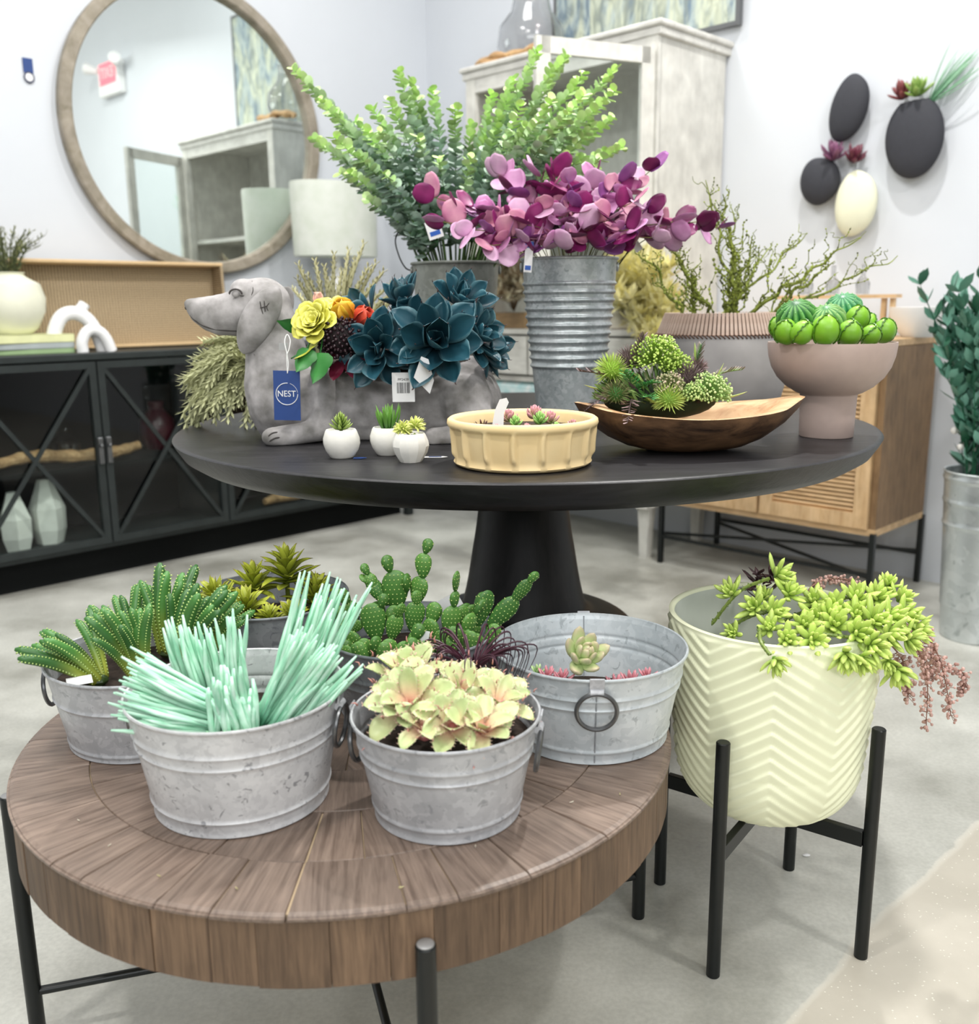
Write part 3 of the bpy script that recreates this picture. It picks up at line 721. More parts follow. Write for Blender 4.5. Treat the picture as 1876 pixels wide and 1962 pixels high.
for px, py, L_, lab in ((690, 876, .022, 'tiny blue tag lying behind the left mini pot'), (834, 881, .042, 'narrow blue and white tag lying right of the faceted mini pot')):
    Yc = 1.585; c = at(px, py, Yc); tg = thing('paper_tag', lab, 'tag', (c.x, Yc, DTZ + .0008)); obj('card', MB().prism([(-L_ / 2, -.006), (L_ / 2 - .008, -.006), (L_ / 2, 0), (L_ / 2 - .008, .006), (-L_ / 2, .006)], 0, .0008), M_PAPER if L_ > .03 else M_NAVY, tg, smooth=False)
    if L_ > .03: obj('printed_band', MB().box((0, 0, .0010), (L_ * .5, .006, .0003)), M_NAVY, tg, smooth=False)

# ------------------------------------------------------------------ pleated beige bowl
M_BUFF = plain('buff_clay', S(238, 214, 164), .75, scale=18, bmp=.12, c2=S(230, 202, 148), detail=6)
bb = thing('pleated_bowl', 'low round beige bowl with raised vertical pleats, at the front of the black table', 'bowl', (.054, 1.520, DTZ))
def pleat(r, z, a):
    if .008 < z < .061 and r > .105:
        u = (a * 16 / (2 * PI) + .12 * math.sin(z * 40) + .3) % 1.0; d = min(u, 1 - u) * 2
        k = max(0, 1 - d / .26); env = min(1, (z - .008) / .012) * (1.0 + .35 * (1 - z / .06))
        return r + .0066 * (k ** .5) * env
    return r
pr = [(0, 0), (.100, 0), (.108, .003), (.1105, .006), (.1085, .009), (.107, .014)] + [(.107 + .005 * i / 14, .014 + .046 * i / 14) for i in range(1, 15)] + [(.1185, .0625), (.1205, .067), (.1195, .0725), (.1155, .0755), (.1105, .0745), (.1075, .069), (.105, .055), (.10, .020), (0, .016)]
obj('bowl_body', MB().lathe(pr, 320, fn=pleat), M_BUFF, bb, sharp=70)
obj('filler', MB().lathe([(0, .056), (.104, .055)], 40), M_SOIL, bb)
r_ = random.Random(8)
m_pink = MB().fleshy(.019, .009, .0045, bend=.9, col=lambda t_, u: mixc(S(150, 190, 96), S(214, 150, 158), min(1, t_ * 1.3)), n=6, m=5).mesh('leaf', M_WAX)
m_grn = MB().fleshy(.017, .007, .004, bend=1.0, col=lambda t_, u: mixc(S(96, 160, 70), S(170, 214, 120), t_), n=6, m=5).mesh('leaf', M_WAX)
m_dk = MB().fleshy(.022, .0055, .003, bend=.4, col=lambda t_, u: mixc(S(84, 110, 50), S(90, 40, 46), t_ * 1.2), n=6, m=5).mesh('leaf', M_WAX)
def rosette(name, label, cat, loc, me, n, sc=1, tilt0=.15, tilt1=1.25, group=None, up=None, dz=.0006, parent=None):
    t = thing(name, label, cat, loc, 0, group) if parent is None else None
    if up is not None: t.rotation_euler = V(up).to_track_quat('Z', 'Y').to_euler()
    for k in range(n):
        f = k / n; L = link('leaf', me, t, T(0, 0, dz * k) @ R('Z', k * 2.39996) @ R('X', tilt0 + (tilt1 - tilt0) * f) @ SC(sc * (1 - .45 * f)))
    return t
for (dx, dy, z, me_, n, sc, lab) in ((-.064, -.045, .058, m_dk, 12, 1, 'dark red tipped spiky rosette at the left inside the beige bowl'),
        (-.012, -.03, .063, m_grn, 18, .95, 'green hearted pink rosette right of the white card in the beige bowl'), (-.022, .012, .066, m_pink, 16, 1.1, 'pink rosette behind the white card in the beige bowl'),
        (.026, -.028, .066, m_grn, 20, 1.1, 'largest green hearted rosette in the middle of the beige bowl'), (.020, .012, .070, m_pink, 18, 1.2, 'tallest pink rosette at the back of the beige bowl'),
        (.044, .0, .064, m_pink, 16, 1.1, 'pink rosette right of the tallest one in the beige bowl'), (.050, -.045, .056, m_grn, 14, .9, 'small pale green rosette low at the right in the beige bowl'),
        (.078, -.022, .058, m_pink, 12, .8, 'small pink rosette at the far right of the beige bowl'), (.004, -.060, .055, m_pink, 14, .9, 'low dusty pink rosette at the front of the beige bowl'),
        (-.042, -.05, .055, m_pink, 12, .85, 'small brownish pink rosette left of the white card')):
    rosette('succulent_rosette', lab, 'succulent', V(bb.location) + V((dx, dy, z)), me_, n, sc, group='succulents in the pleated bowl')
t = card('plant_card', 955, 792, 1.50, .022, .048, 'crumpled white plant card standing up in the beige bowl', M_PAPER, pts=[(-.5, -.5), (.35, -.5), (.4, 0), (.75, .35), (.6, .5), (.1, .45), (-.25, .1)], rz=.1)

# ------------------------------------------------------------------ carved wooden bowl
M_BOWLWOOD = wood('dark_root_wood', S(38, 24, 16), S(128, 96, 68), (5, 16, 16), .42, 0, 2.4, .3)
M_BOWLTOP = wood('pale_cut_wood', S(176, 128, 84), S(226, 190, 146), (4, 22, 22), .5, 0, 2.0, .15)
wb = thing('carved_wood_bowl', 'boat shaped carved root wood bowl on the black table', 'bowl', (.3420, 1.645, DTZ))
def bowl_outline(k, n=96):
    a = 2 * PI * k / n; x = math.cos(a); y = math.sin(a)
    rx = .196 * (1 + .03 * math.sin(3 * a + 1) + .02 * math.sin(5 * a)); ry = .115 * (1 + .06 * math.sin(2 * a + .6) + .03 * math.sin(7 * a))
    px_ = abs(x) ** (1.0) * (1 if x >= 0 else -1) * rx; py_ = y * ry * (1 - .28 * x ** 4 * (1 if x > 0 else .3))
    return px_, py_
def rimz(a): return .068 + .012 * math.cos(a) ** 2 + .004 * math.sin(2 * a + 1) + (.006 if math.cos(a) > .8 else 0) * (math.cos(a) - .8) * 5
n = 96; vs = []; fs = []
lev = [(.0, 0), (.25, .0), (.42, .003), (.60, .013), (.76, .030), (.88, .050), (.96, .075), (1.0, 1.0)]
rows = []
for s_, q in ((.001, 0), (.22, 0), (.34, .01), (.52, .10), (.70, .28), (.85, .52), (.95, .78), (1.0, 1.0)):
    rows.append([])
    for k in range(n):
        a = 2 * PI * k / n; x, y = bowl_outline(k, n); z = rimz(a) * q
        w = 1 + .03 * math.sin(4 * a + s_ * 6) * s_ * (1 - s_) * 3
        rows[-1].append((x * s_ * w, y * s_ * w, z))
outer = len(rows)
mb = MB(); mb.add([p for r in rows for p in r], [(i * n + k, i * n + (k + 1) % n, (i + 1) * n + (k + 1) % n, (i + 1) * n + k) for i in range(outer - 1) for k in range(n)])
wbo = obj('outer_shell', mb, M_BOWLWOOD, wb, sharp=70)
rows = []
for s_, q in ((1.0, 1.0), (.97, 1.015), (.86, .97), (.80, .93), (.74, .80), (.66, .55), (.5, .36), (.25, .26), (.001, .25)):
    rows.append([])
    for k in range(n):
        a = 2 * PI * k / n; x, y = bowl_outline(k, n); rows[-1].append((x * s_, y * (s_ if s_ > .9 else s_ * .93), rimz(a) * q))
mb = MB(); mb.add([p for r in rows for p in r], [(i * n + k, i * n + (k + 1) % n, (i + 1) * n + (k + 1) % n, (i + 1) * n + k) for i in range(len(rows) - 1) for k in range(n)])
obj('hollow', mb, M_BOWLTOP, wb, sharp=70)
obj('knot_hole', MB().ball((0, 0, 0), (.014, .006, .0025), 12, 6, fn=lambda p: 1 + .3 * math.sin(p.x * 5)), plain('dark_knot', S(40, 28, 20), .8), wb, T(-.168, .012, .0795) @ R('Y', -.10))
# mixed flower heads in the wooden bowl
r_ = random.Random(21)
def head_pos(px, py, Y): return at(px, py, Y)
def spiky_head(loc, R0, n, c0, c1, label, me_len=.02, w=.002):
    R0 *= 1.25; n = int(n * 1.4)
    t = thing('thistle_head', label, 'flower', loc, 0, 'flower heads in the carved wooden bowl')
    core = obj('core', MB().ball((0, 0, 0), R0 * .55, 10, 8, c0), M_LEAF_MATTE, t)
    mb = MB()
    for k in range(n):
        z_ = 1 - 1.75 * (k + .5) / n; a = k * 2.39996; q = math.sqrt(max(0, 1 - z_ * z_)); d = V((q * math.cos(a), q * math.sin(a), z_))
        mb.leaf(R0 * r_.uniform(.55, .8), w, bend=.2, n=3, m=2, th=.0004, col=lambda t_, u: mixc(c0, c1, t_), M=T(*(d * R0 * .4)) @ aim(d + V((0, 0, .2)), r_.uniform(0, 6)))
    tag(obj('bristles', mb, M_LEAF_MATTE, t), kind='stuff'); return t
def umbel(loc, R0, n, c0, c1, label, seed_r=.0019):
    R0 *= 1.22; n = int(n * 1.5)
    t = thing('umbel_head', label, 'flower', loc, 0, 'flower heads in the carved wooden bowl')
    mbs = MB(); mbb = MB()
    for k in range(n):
        z_ = 1 - 1.25 * (k + .5) / n; a = k * 2.39996 + r_.uniform(-.2, .2); q = math.sqrt(max(0, 1 - z_ * z_)); d = V((q * math.cos(a), q * math.sin(a), z_)) * R0 * r_.uniform(.82, 1.08)
        c = mixc(c0, c1, r_.random())
        mbs.tube([d * .15, d * .6 + V((0, 0, -.001)), d], [.0006, .0005, .0005], 4, mixc(c0, (.02, .05, .01), .3)); mbb.ball(d, seed_r * r_.uniform(.8, 1.25), 6, 4, c, fn=None)
    tag(obj('stalks', mbs, M_LEAF_MATTE, t), kind='stuff'); tag(obj('buds', mbb, M_LEAF, t), kind='stuff'); return t
def fern(loc, d, L, n, c0, c1, label):
    L *= 1.2
    t = thing('ferny_sprig', label, 'sprig', loc, 0, 'ferny sprigs in the carved wooden bowl'); mb = MB(); ms = MB()
    d = V(d).normalized(); side = d.cross(V((0, 0, 1))).normalized(); pts = [d * (L * i / 8) + V((0, 0, -.25 * L * (i / 8) ** 2)) for i in range(9)]
    ms.tube(pts, [.0011] * 8 + [.0004], 5, c0)
    for k in range(n):
        f = (k + .5) / n; p = d * L * f + V((0, 0, -.25 * L * f * f)); sg = 1 if k % 2 else -1
        dd = d * .8 + side * sg * .9 + V((0, 0, r_.uniform(-.3, .3)))
        mb.leaf(L * .38 * (1 - .6 * f), .0026, bend=.3, n=4, m=2, th=.0004, teeth=.5, col=lambda t_, u: mixc(c0, c1, t_), M=T(*p) @ aim(dd, r_.uniform(-.5, .5)))
    obj('stem', ms, M_LEAF_MATTE, t); tag(obj('leaflets', mb, M_LEAF_MATTE, t), kind='stuff'); return t
G1, G2, PU1, PU2, LM, LM2 = S(60, 110, 40), S(150, 190, 100), S(80, 62, 60), S(150, 128, 130), S(150, 190, 60), S(214, 232, 130)
WBY = 1.645
for a in ((1254, 693, WBY, .036, 210, LM, LM2, 'large lime seed head at the top of the flowers in the wooden bowl'), (1296, 706, WBY - .01, .022, 90, LM, LM2, 'smaller lime seed head right of the large one'),
          (1358, 757, WBY - .05, .030, 190, G2, S(226, 236, 170), 'pale green seed head lowest at the right of the wooden bowl'), (1283, 742, WBY - .05, .020, 100, S(150, 160, 100), S(224, 200, 180), 'pinkish cream seed head in the middle of the wooden bowl'),
          (1330, 760, WBY - .06, .018, 90, G2, S(216, 232, 150), 'small green seed head beside the lowest one'), (1272, 672, WBY + .01, .020, 80, LM, S(236, 226, 190), 'cream tinged seed head at the very top of the wooden bowl bunch')):
    umbel(head_pos(*a[:3]), a[3], a[4], a[5], a[6], a[7])
for a in ((1172, 710, WBY, .024, 150, LM, LM2, 'lime bristly head at the upper left of the wooden bowl'), (1281, 765, WBY - .06, .022, 160, S(140, 180, 70), LM2, 'small lime bristly head at the front of the wooden bowl'),
          (1318, 728, WBY - .03, .022, 170, PU1, PU2, 'mauve brown thistle head in the middle of the wooden bowl'), (1336, 704, WBY, .015, 90, PU1, S(170, 140, 140), 'small mauve thistle head behind the larger one'),
          (1206, 690, WBY + .01, .022, 120, PU1, PU2, 'dusky purple thistle head at the upper left of the wooden bowl'), (1180, 755, WBY - .04, .019, 120, G1, S(140, 130, 90), 'brown green thistle head low at the left of the wooden bowl')):
    spiky_head(head_pos(*a[:3]), *a[3:])
for a in ((1215, 745, WBY - .03, (-.3, -.5, .6), .055, G1, S(90, 190, 110), 'bright green ferny sprig fanning out at the left of the wooden bowl'), (1215, 750, WBY - .03, (.5, -.6, .5), .05, G1, S(90, 180, 110), 'bright green ferny sprig pointing right in the wooden bowl'),
          (1185, 750, WBY - .03, (-.8, -.3, -.2), .055, PU1, PU2, 'purple grey ferny sprig spilling over the left rim'), (1210, 765, WBY - .05, (-.2, -.8, -.25), .05, PU1, S(190, 160, 160), 'mauve ferny sprig hanging over the front rim'),
          (1180, 730, WBY, (-.9, 0, .5), .06, PU1, PU2, 'dusky ferny sprig pointing up to the left'), (1215, 700, WBY, (.2, -.2, 1), .06, PU1, PU2, 'dusky ferny sprig standing behind the left heads'),
          (1350, 730, WBY, (.8, -.2, .5), .06, S(110, 140, 70), PU2, 'grey green ferny sprig at the right of the bunch'), (1330, 715, WBY, (.2, .1, 1), .055, G1, PU2, 'slender ferny sprig at the top right of the bunch'),
          (1235, 760, WBY - .05, (.1, -.8, .2), .05, S(40, 110, 50), S(110, 200, 110), 'emerald ferny sprig at the front left of the bunch')):
    fern(head_pos(*a[:3]), a[3], a[4], 26, a[5], a[6], a[7])
for (px, py, Y, d, L, lab) in ((1262, 775, WBY - .05, (-.8, -.3, .35), .035, 'pale pointed leaf tip at the front of the bunch'), (1360, 740, WBY - .02, (.6, -.2, .9), .045, 'bright lime leaf standing at the right of the bunch'),
                               (1162, 748, WBY, (-1, 0, .15), .04, 'thin lime leaf sticking out left over the rim'), (1375, 765, WBY - .03, (.9, -.2, .15), .05, 'long pale green leaf lying in the wooden bowl'), (1332, 690, WBY, (.05, 0, 1), .03, 'short lime leaf tip at the top right')):
    t = thing('loose_leaf', lab, 'leaf', at(px, py, Y), 0, 'single pointed leaves in the wooden bowl'); obj('blade', MB().leaf(L, .012, bend=.4, cup=.3, n=6, m=4, col=lambda t_, u: mixc(S(150, 190, 70), S(220, 236, 150), t_), M=aim(d)), M_LEAF, t)

# the moss cushion that the flower heads are stuck into
t = thing('moss_cushion', 'dark green mossy cushion under the flower heads in the wooden bowl', 'moss', at(1265, 765, WBY)); mb = MB(); ml = MB()
mb.ball((0, 0, 0), (.098, .05, .034), 20, 12, S(34, 52, 24))
for k in range(420):
    z_ = 1 - 1.1 * (k + .5) / 420; a = k * 2.39996; q = math.sqrt(max(0, 1 - z_ * z_)); d = V((q * math.cos(a) * .098, q * math.sin(a) * .05, z_ * .034)); c = rnd.choice((G1, S(80, 120, 50), PU1, S(120, 150, 70)))
    ml.leaf(r_.uniform(.016, .03), .0045, bend=.5, n=4, m=2, th=.0004, teeth=.4, col=mixc(c, S(190, 210, 130), .4 * r_.random()), M=T(*d) @ aim(d.normalized() + V((r_.uniform(-.5, .5), r_.uniform(-.5, .5), .5)), r_.uniform(0, 6)))
obj('cushion', mb, M_LEAF_MATTE, t); tag(obj('leaflets', ml, M_LEAF_MATTE, t), kind='stuff')

# ------------------------------------------------------------------ footed bowl with green fruit
M_TAUPE = plain('taupe_ceramic', S(182, 162, 153), .55, var=.03, scale=60, bmp=.12)
fb = thing('footed_bowl', 'taupe ceramic bowl on a thick cylindrical foot, at the right of the black table', 'bowl', (.6375, 1.800, DTZ))
pr = [(0, 0), (.0475, 0), (.049, .0015), (.0500, .04), (.0510, .0775), (.0525, .0800), (.060, .083), (.078, .094), (.095, .111), (.106, .130), (.112, .150), (.1145, .170), (.1140, .1755), (.1115, .1755), (.109, .168), (.10, .14), (.08, .115), (0, .10)]
obj('bowl_body', MB().lathe(pr, 96), M_TAUPE, fb, sharp=50)
r_ = random.Random(4)
def pod(px, py, Y, rr, label, tip):
    t = thing('green_pod', label, 'fruit', at(px, py, Y), 0, 'glossy green pods in the footed bowl')
    c0, c1 = S(86, 150, 20), S(150, 206, 60)
    obj('pod_body', MB().ball((0, 0, 0), (rr, rr, rr * 1.12), 20, 14, col=lambda p: mixc(c0, c1, .5 + p[2] / rr * .4), M=aim(tip) @ R('X', -PI / 2), fn=lambda p: 1 + .035 * math.cos(math.atan2(p.y, p.x) * 3)), M_WAX, t)
    for k in range(3):
        rot = aim(tip) @ R('X', -PI / 2) @ R('Z', k * 2 * PI / 3 + .4)
        pts = [(rr * 1.06 * math.cos(b_), 0.0012 * math.sin(b_ * 14), rr * 1.18 * math.sin(b_)) for b_ in [math.radians(-50 + 135 * i / 18) for i in range(19)]]
        obj('ridge', MB().tube(pts, [.0012 + .0006 * (i % 2) for i in range(19)], 5, S(70, 120, 24), M=rot), M_WAX, t)
    return t
BY = 1.80
for (px, py, dY, rr, lab, tip) in ((1506, 636, -.060, .021, 'green pod at the left edge of the footed bowl', (-.2, -.5, 1)), (1537, 637, -.085, .020, 'green pod second from the left in the front row', (.3, -.6, .8)),
        (1582, 632, -.095, .0245, 'largest green pod, in the front centre of the footed bowl', (0, -.35, 1)), (1627, 638, -.085, .022, 'green pod right of the largest one in the front row', (.1, -.6, .8)),
        (1668, 642, -.060, .018, 'small green pod near the right end of the front row', (.2, -.7, .7)), (1694, 634, -.020, .020, 'green pod at the right edge of the footed bowl', (.1, -.2, 1)),
        (1642, 610, -.020, .021, 'green pod on top behind the front row', (.2, -.4, 1)), (1664, 619, .01, .016, 'small green pod behind at the right', (.4, 0, 1)), (1492, 628, .0, .018, 'green pod behind the leftmost one', (-.3, .2, 1))):
    pod(px, py, BY + dY, rr, lab, tip)
def ball_cactus(px, py, Y, rr, c0, c1, lab):
    t = thing('ball_cactus', lab, 'cactus', at(px, py, Y), 0, 'ribbed ball cacti in the footed bowl')
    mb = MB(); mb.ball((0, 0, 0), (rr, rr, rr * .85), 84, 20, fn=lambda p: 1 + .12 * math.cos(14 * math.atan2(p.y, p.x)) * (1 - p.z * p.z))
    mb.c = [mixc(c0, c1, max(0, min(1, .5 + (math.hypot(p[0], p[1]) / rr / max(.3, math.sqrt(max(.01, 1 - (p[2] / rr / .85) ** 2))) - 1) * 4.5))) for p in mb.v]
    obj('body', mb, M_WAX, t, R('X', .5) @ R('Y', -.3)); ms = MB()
    for k in range(14):
        a = 2 * PI * k / 14
        for j in range(5): b_ = -.6 + j * .36; ms.ball((rr * 1.07 * math.cos(a) * math.cos(b_), rr * 1.07 * math.sin(a) * math.cos(b_), rr * .9 * math.sin(b_)), .0012, 5, 4, S(150, 200, 130))
    tag(obj('spine_dots', ms, M_LEAF, t, R('X', .5) @ R('Y', -.3)), kind='stuff')
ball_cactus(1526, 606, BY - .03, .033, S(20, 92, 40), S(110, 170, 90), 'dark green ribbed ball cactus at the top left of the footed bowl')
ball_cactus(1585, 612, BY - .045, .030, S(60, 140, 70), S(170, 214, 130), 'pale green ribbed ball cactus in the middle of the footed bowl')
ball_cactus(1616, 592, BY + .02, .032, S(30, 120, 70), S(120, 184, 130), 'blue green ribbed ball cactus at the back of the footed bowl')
card('fruit_tag', 1650, 620, BY - .01, .012, .008, 'scrap of white label between the pods', M_PAPER)

# ------------------------------------------------------------------ tall ribbed bucket and dull bucket
def bucket(name, label, x, Y, zr, rt, rb, mat, ribs, rib_amp=.0022, seg=150, bail=None):
    h = zr - DTZ; t = thing(name, label, 'bucket', (x, Y, DTZ))
    prof = [(0, .003), (rb - .003, .003), (rb, 0), (rb + .0015, .003)]
    for i in range(1, seg):
        z = h * i / seg; r = rb + (rt - rb) * z / h
        for rz, w_ in ribs: r += rib_amp * math.exp(-((z - rz) / w_) ** 2)
        prof.append((r, z))
    prof += [(rt + .001, h - .003), (rt + .0035, h - .002), (rt + .004, h + .001), (rt + .002, h + .003), (rt - .001, h + .002), (rt - .0015, h - .003), (rt - .004, h * .85), (rb, .02), (0, .02)]
    obj('bucket_body', MB().lathe(prof, 96), mat, t, sharp=50)
    for s_ in (-1, 1):
        obj('handle_lug', MB().ball((s_ * (rt + .001), 0, h - .016), (.004, .009, .011), 10, 8), mat, t)
    if bail:
        pts = spline([(V(p[:3])) for p in bail], 6); obj('bail_handle', MB().tube(pts, .0017, 8), M_BLACK_METAL, t)
    return t, h
M_GALV_TALL = galv('mottled_zinc', S(176, 184, 186), S(112, 122, 126), S(222, 226, 228), 70, .36, .4)
zb = at(1090, 497, 2.15).z
tb_, hb_ = bucket('ribbed_bucket', 'tall tapered zinc bucket with horizontal ribs, holding purple eucalyptus', .1795, 2.15, zb, .1035, .070, M_GALV_TALL,
    [(zb - DTZ - .052 - .0175 * k, .0042) for k in range(11)], .0048, 300, [(.105, 0, zb - DTZ - .016), (.128, -.012, zb - DTZ + .02), (.150, -.02, zb - DTZ + .07), (.12, -.02, zb - DTZ + .085)])
M_GALV_DULL = galv('dark_zinc', S(128, 132, 126), S(86, 90, 86), S(158, 162, 156), 40, .5, .3)
zd = at(872, 505, 2.36).z; xd = at(873, 505, 2.36).x
db_, hd_ = bucket('dull_bucket', 'dull grey metal bucket behind the dachshund, holding green eucalyptus stems', xd, 2.36, zd, .104, .074, M_GALV_DULL, [(.19, .002), (.182, .002)], .002, 60,
    [(-.105, 0, zd - DTZ - .016), (-.12, -.005, zd - DTZ - .008), (-.134, -.01, zd - DTZ + .02), (-.140, -.01, zd - DTZ + .06), (-.11, -.03, zd - DTZ + .10)])

# ------------------------------------------------------------------ grey pot with stitched leather band
M_GREYPOT = plain('grey_clay', S(178, 174, 172), .85, scale=9, bmp=.15, c2=S(150, 147, 146), detail=7)
M_LEATHER = plain('faded_leather', S(204, 184, 170), .7, scale=35, c2=S(176, 148, 130), bmp=.2)
GP = V((at(1378, 700, 2.30).x, 2.30, DTZ))
gp = thing('banded_pot', 'grey clay pot with a stitched leather band round its neck, behind the wooden bowl', 'pot', GP)
pr = [(0, 0), (.13, 0), (.142, .02), (.152, .06), (.1555, .10), (.152, .14), (.1485, .172), (.146, .176), (.140, .178), (.128, .22), (.122, .224), (.112, .222), (.11, .17), (.10, .1), (0, .09)]
obj('pot_body', MB().lathe(pr, 80), M_GREYPOT, gp, sharp=60)
obj('band_gap_ring', MB().lathe([(.1468, .1755), (.1478, .1765), (.1262, .2235), (.1252, .2225)], 80, closed=True), plain('dark_gap_brown', S(92, 72, 62), .9), gp)  # dark ring behind the leather strips, so the gaps between them read dark
me_ = MB().box((0, 0, 0), (.0064, .0034, .053), ch=.0011).mesh('strip', M_LEATHER, smooth=False)
nS = 96
for k in range(nS):
    a = 2 * PI * k / nS; link('leather_strip', me_, gp, R('Z', a + PI / 2) @ T(0, -.1384, .2005) @ R('X', -.36) @ R('Z', .03 * math.sin(k * 7)))
stitch = MB().tube([(-.0055, 0, .001), (0, -.0022, -.003), (.0055, 0, -.008)], .0015, 5).mesh('stitch', plain('dark_cord', S(96, 66, 50), .8))
for k in range(nS):
    a = 2 * PI * k / nS; link('stitch', stitch, gp, R('Z', a + PI / 2) @ T(0, -.1495, .1775))
# ------------------------------------------------------------------ flowers on the dachshund's back
rnd = random.Random(31)
TEAL0, TEAL1, TEAL2 = S(8, 32, 44), S(38, 84, 98), S(124, 168, 174)
def teal_mesh(L, W, k):
    pf = lambda t: (.24 + .76 * math.sin(min(1, t / .66) * PI / 2) ** 1.5 if t < .66 else max(0.02, 1 - ((t - .66) / .34) ** 2.2))
    return MB().leaf(L, W, prof=pf, bend=.35 + .2 * k, cup=.55, n=9, m=6, th=.0012, col=lambda t, u: mixc(mixc(TEAL0, TEAL1, t * 1.3), TEAL2, max(0, u - .70) * 1.6 * t)).mesh('petal', M_WAX)
TM = [teal_mesh(.078, .046, 0), teal_mesh(.072, .040, 1), teal_mesh(.082, .042, 2), teal_mesh(.076, .036, -1.6)]
m_tip = MB().tube([(0, 0, 0), (.0006, .003, .0008), (0, .0065, .0026)], [.0012, .0008, .0003], 5, S(90, 70, 70)).mesh('petal_tip', M_LEAF)
def teal(px, py, Y, sc, facing, label, rings=((7, 1.38, 1.0), (7, 1.0, .96), (5, .55, .8), (3, .2, .55))):
    t = thing('teal_succulent', label, 'succulent', at(px, py, Y), 0, 'teal succulents planted in the dachshund')
    t.rotation_euler = V(facing).to_track_quat('Z', 'Y').to_euler()
    for ri, (n, tilt, k) in enumerate(rings):
        for i in range(n):
            Mx = R('Z', 2 * PI * (i + .5 * (ri % 2)) / n + rnd.uniform(-.15, .15)) @ R('X', PI / 2 - tilt + rnd.uniform(-.22, .22)) @ R('Y', rnd.uniform(-.35, .35)) @ T(0, .006, 0) @ SC(sc * k * rnd.uniform(.85, 1.12))
            l = link('petal', rnd.choice(TM), t, Mx)
            if ri < 3: link('petal_tip', m_tip, l, T(*l.data.vertices[9 * 7 + 3].co) @ R('X', .3))
    return t
FY = 1.80
teal(728, 668, FY - .045, .98, (-.05, -1, .12), 'teal succulent facing front at the lower left, beside the green leaf')
teal(836, 660, FY - .05, 1.22, (.05, -1, .35), 'largest teal succulent, in the front centre of the bunch')
teal(905, 645, FY - .01, .84, (.9, -.6, .3), 'teal succulent facing right at the right end of the bunch')
teal(878, 588, FY + .02, .86, (.35, -.5, .9), 'teal succulent standing highest at the right, against the dull bucket', ((6, 1.1, 1.0), (6, .7, .95), (4, .3, .8)))
teal(772, 592, FY + .03, .80, (-.1, -.5, .9), 'teal succulent with upright petals at the top centre of the bunch', ((5, .9, 1.0), (4, .5, 1.0), (3, .2, .8)))
teal(792, 626, FY + .0, .74, (-.2, -.8, .6), 'teal succulent wedged behind the two front ones')
teal(712, 600, FY + .04, .74, (-.7, -.3, .8), 'teal succulent with a dark petal reaching up left, behind the orange flowers', ((3, .9, 1.05), (3, .5, .9)))
teal(925, 668, FY + .03, .74, (1, -.2, -.05), 'teal succulent lowest at the far right, over the rump')
# yellow rose
YR0, YR1 = S(170, 170, 30), S(236, 232, 110)
def petalm(L, W, bend, cup, c0=YR0, c1=YR1, n=7, m=6, wav=.05, th=.0006, nm='petal'):
    pf = lambda t: min(1, .35 + 1.2 * t) if t < .6 else max(.1, math.sqrt(max(0, 1 - ((t - .6) / .42) ** 2)))
    return MB().leaf(L, W, prof=pf, bend=bend, cup=cup, n=n, m=m, th=th, wav=wav, col=lambda t, u: mixc(c0, c1, t * .8 + u * .3)).mesh(nm, M_LEAF)
def rose(px, py, Y, sc, facing, label, name='yellow_rose', c0=YR0, c1=YR1, group='roses in the dachshund planter'):
    t = thing(name, label, 'flower', at(px, py, Y), 0, group); t.rotation_euler = V(facing).to_track_quat('Z', 'Y').to_euler()
    ms = [petalm(.026, .020, -1.5, .5, c0, c1), petalm(.036, .032, -1.0, .35, c0, c1), petalm(.040, .038, -.3, .25, c0, c1)]
    k = 0
    for ring_, (n, tilt, rad, mi, s_) in enumerate(((3, .05, .0012, 0, .9), (4, .12, .004, 0, 1.1), (5, .22, .008, 1, .82), (5, .45, .010, 1, .98), (6, .85, .011, 2, .98), (5, 1.25, .010, 2, 1.05))):
        for i in range(n):
            a = 2 * PI * i / n + ring_ * .7
            link('petal', ms[mi], t, R('Z', a) @ T(0, rad, 0) @ R('X', PI / 2 - tilt) @ R('Y', 0 if mi else .25) @ SC(sc * s_)); k += 1
    return t
rose(606, 620, FY - .045, .90, (-.35, -.9, .55), 'open chartreuse yellow rose at the left of the bunch')
rose(642, 600, FY, .72, (.1, -.5, .9), 'second yellow rose half hidden behind the open one')
m_cal = petalm(.042, .040, .4, .5, S(210, 60, 30), S(240, 200, 60), wav=.03)
m_cal2 = petalm(.040, .036, .4, .55, S(170, 20, 50), S(226, 90, 60), wav=.03)
def bud(px, py, Y, me, sc, facing, lab, n=5):
    t = thing('orange_bloom', lab, 'flower', at(px, py, Y), 0, 'orange and red blooms in the dachshund planter'); t.rotation_euler = V(facing).to_track_quat('Z', 'Y').to_euler()
    for i in range(n): link('petal', me, t, R('Z', 2 * PI * i / n) @ T(0, .008, -.012) @ R('X', PI / 2 - .08 - .12 * (i % 2)) @ SC(sc))
bud(664, 606, FY - .02, m_cal, 1.15, (-.3, -.5, .8), 'orange and yellow cupped bloom above the dark berries')
bud(690, 612, FY - .02, m_cal2, 1.1, (.6, -.5, .5), 'crimson cupped bloom next to the orange one')
t = thing('pink_bloom', 'pale pink petal tip behind the yellow rose', 'flower', at(610, 590, FY + .03)); [link('petal', petalm(.03, .02, .3, .4, S(220, 150, 130), S(240, 190, 170)), t, R('Z', i * 2.1) @ R('X', 1.25)) for i in range(3)]
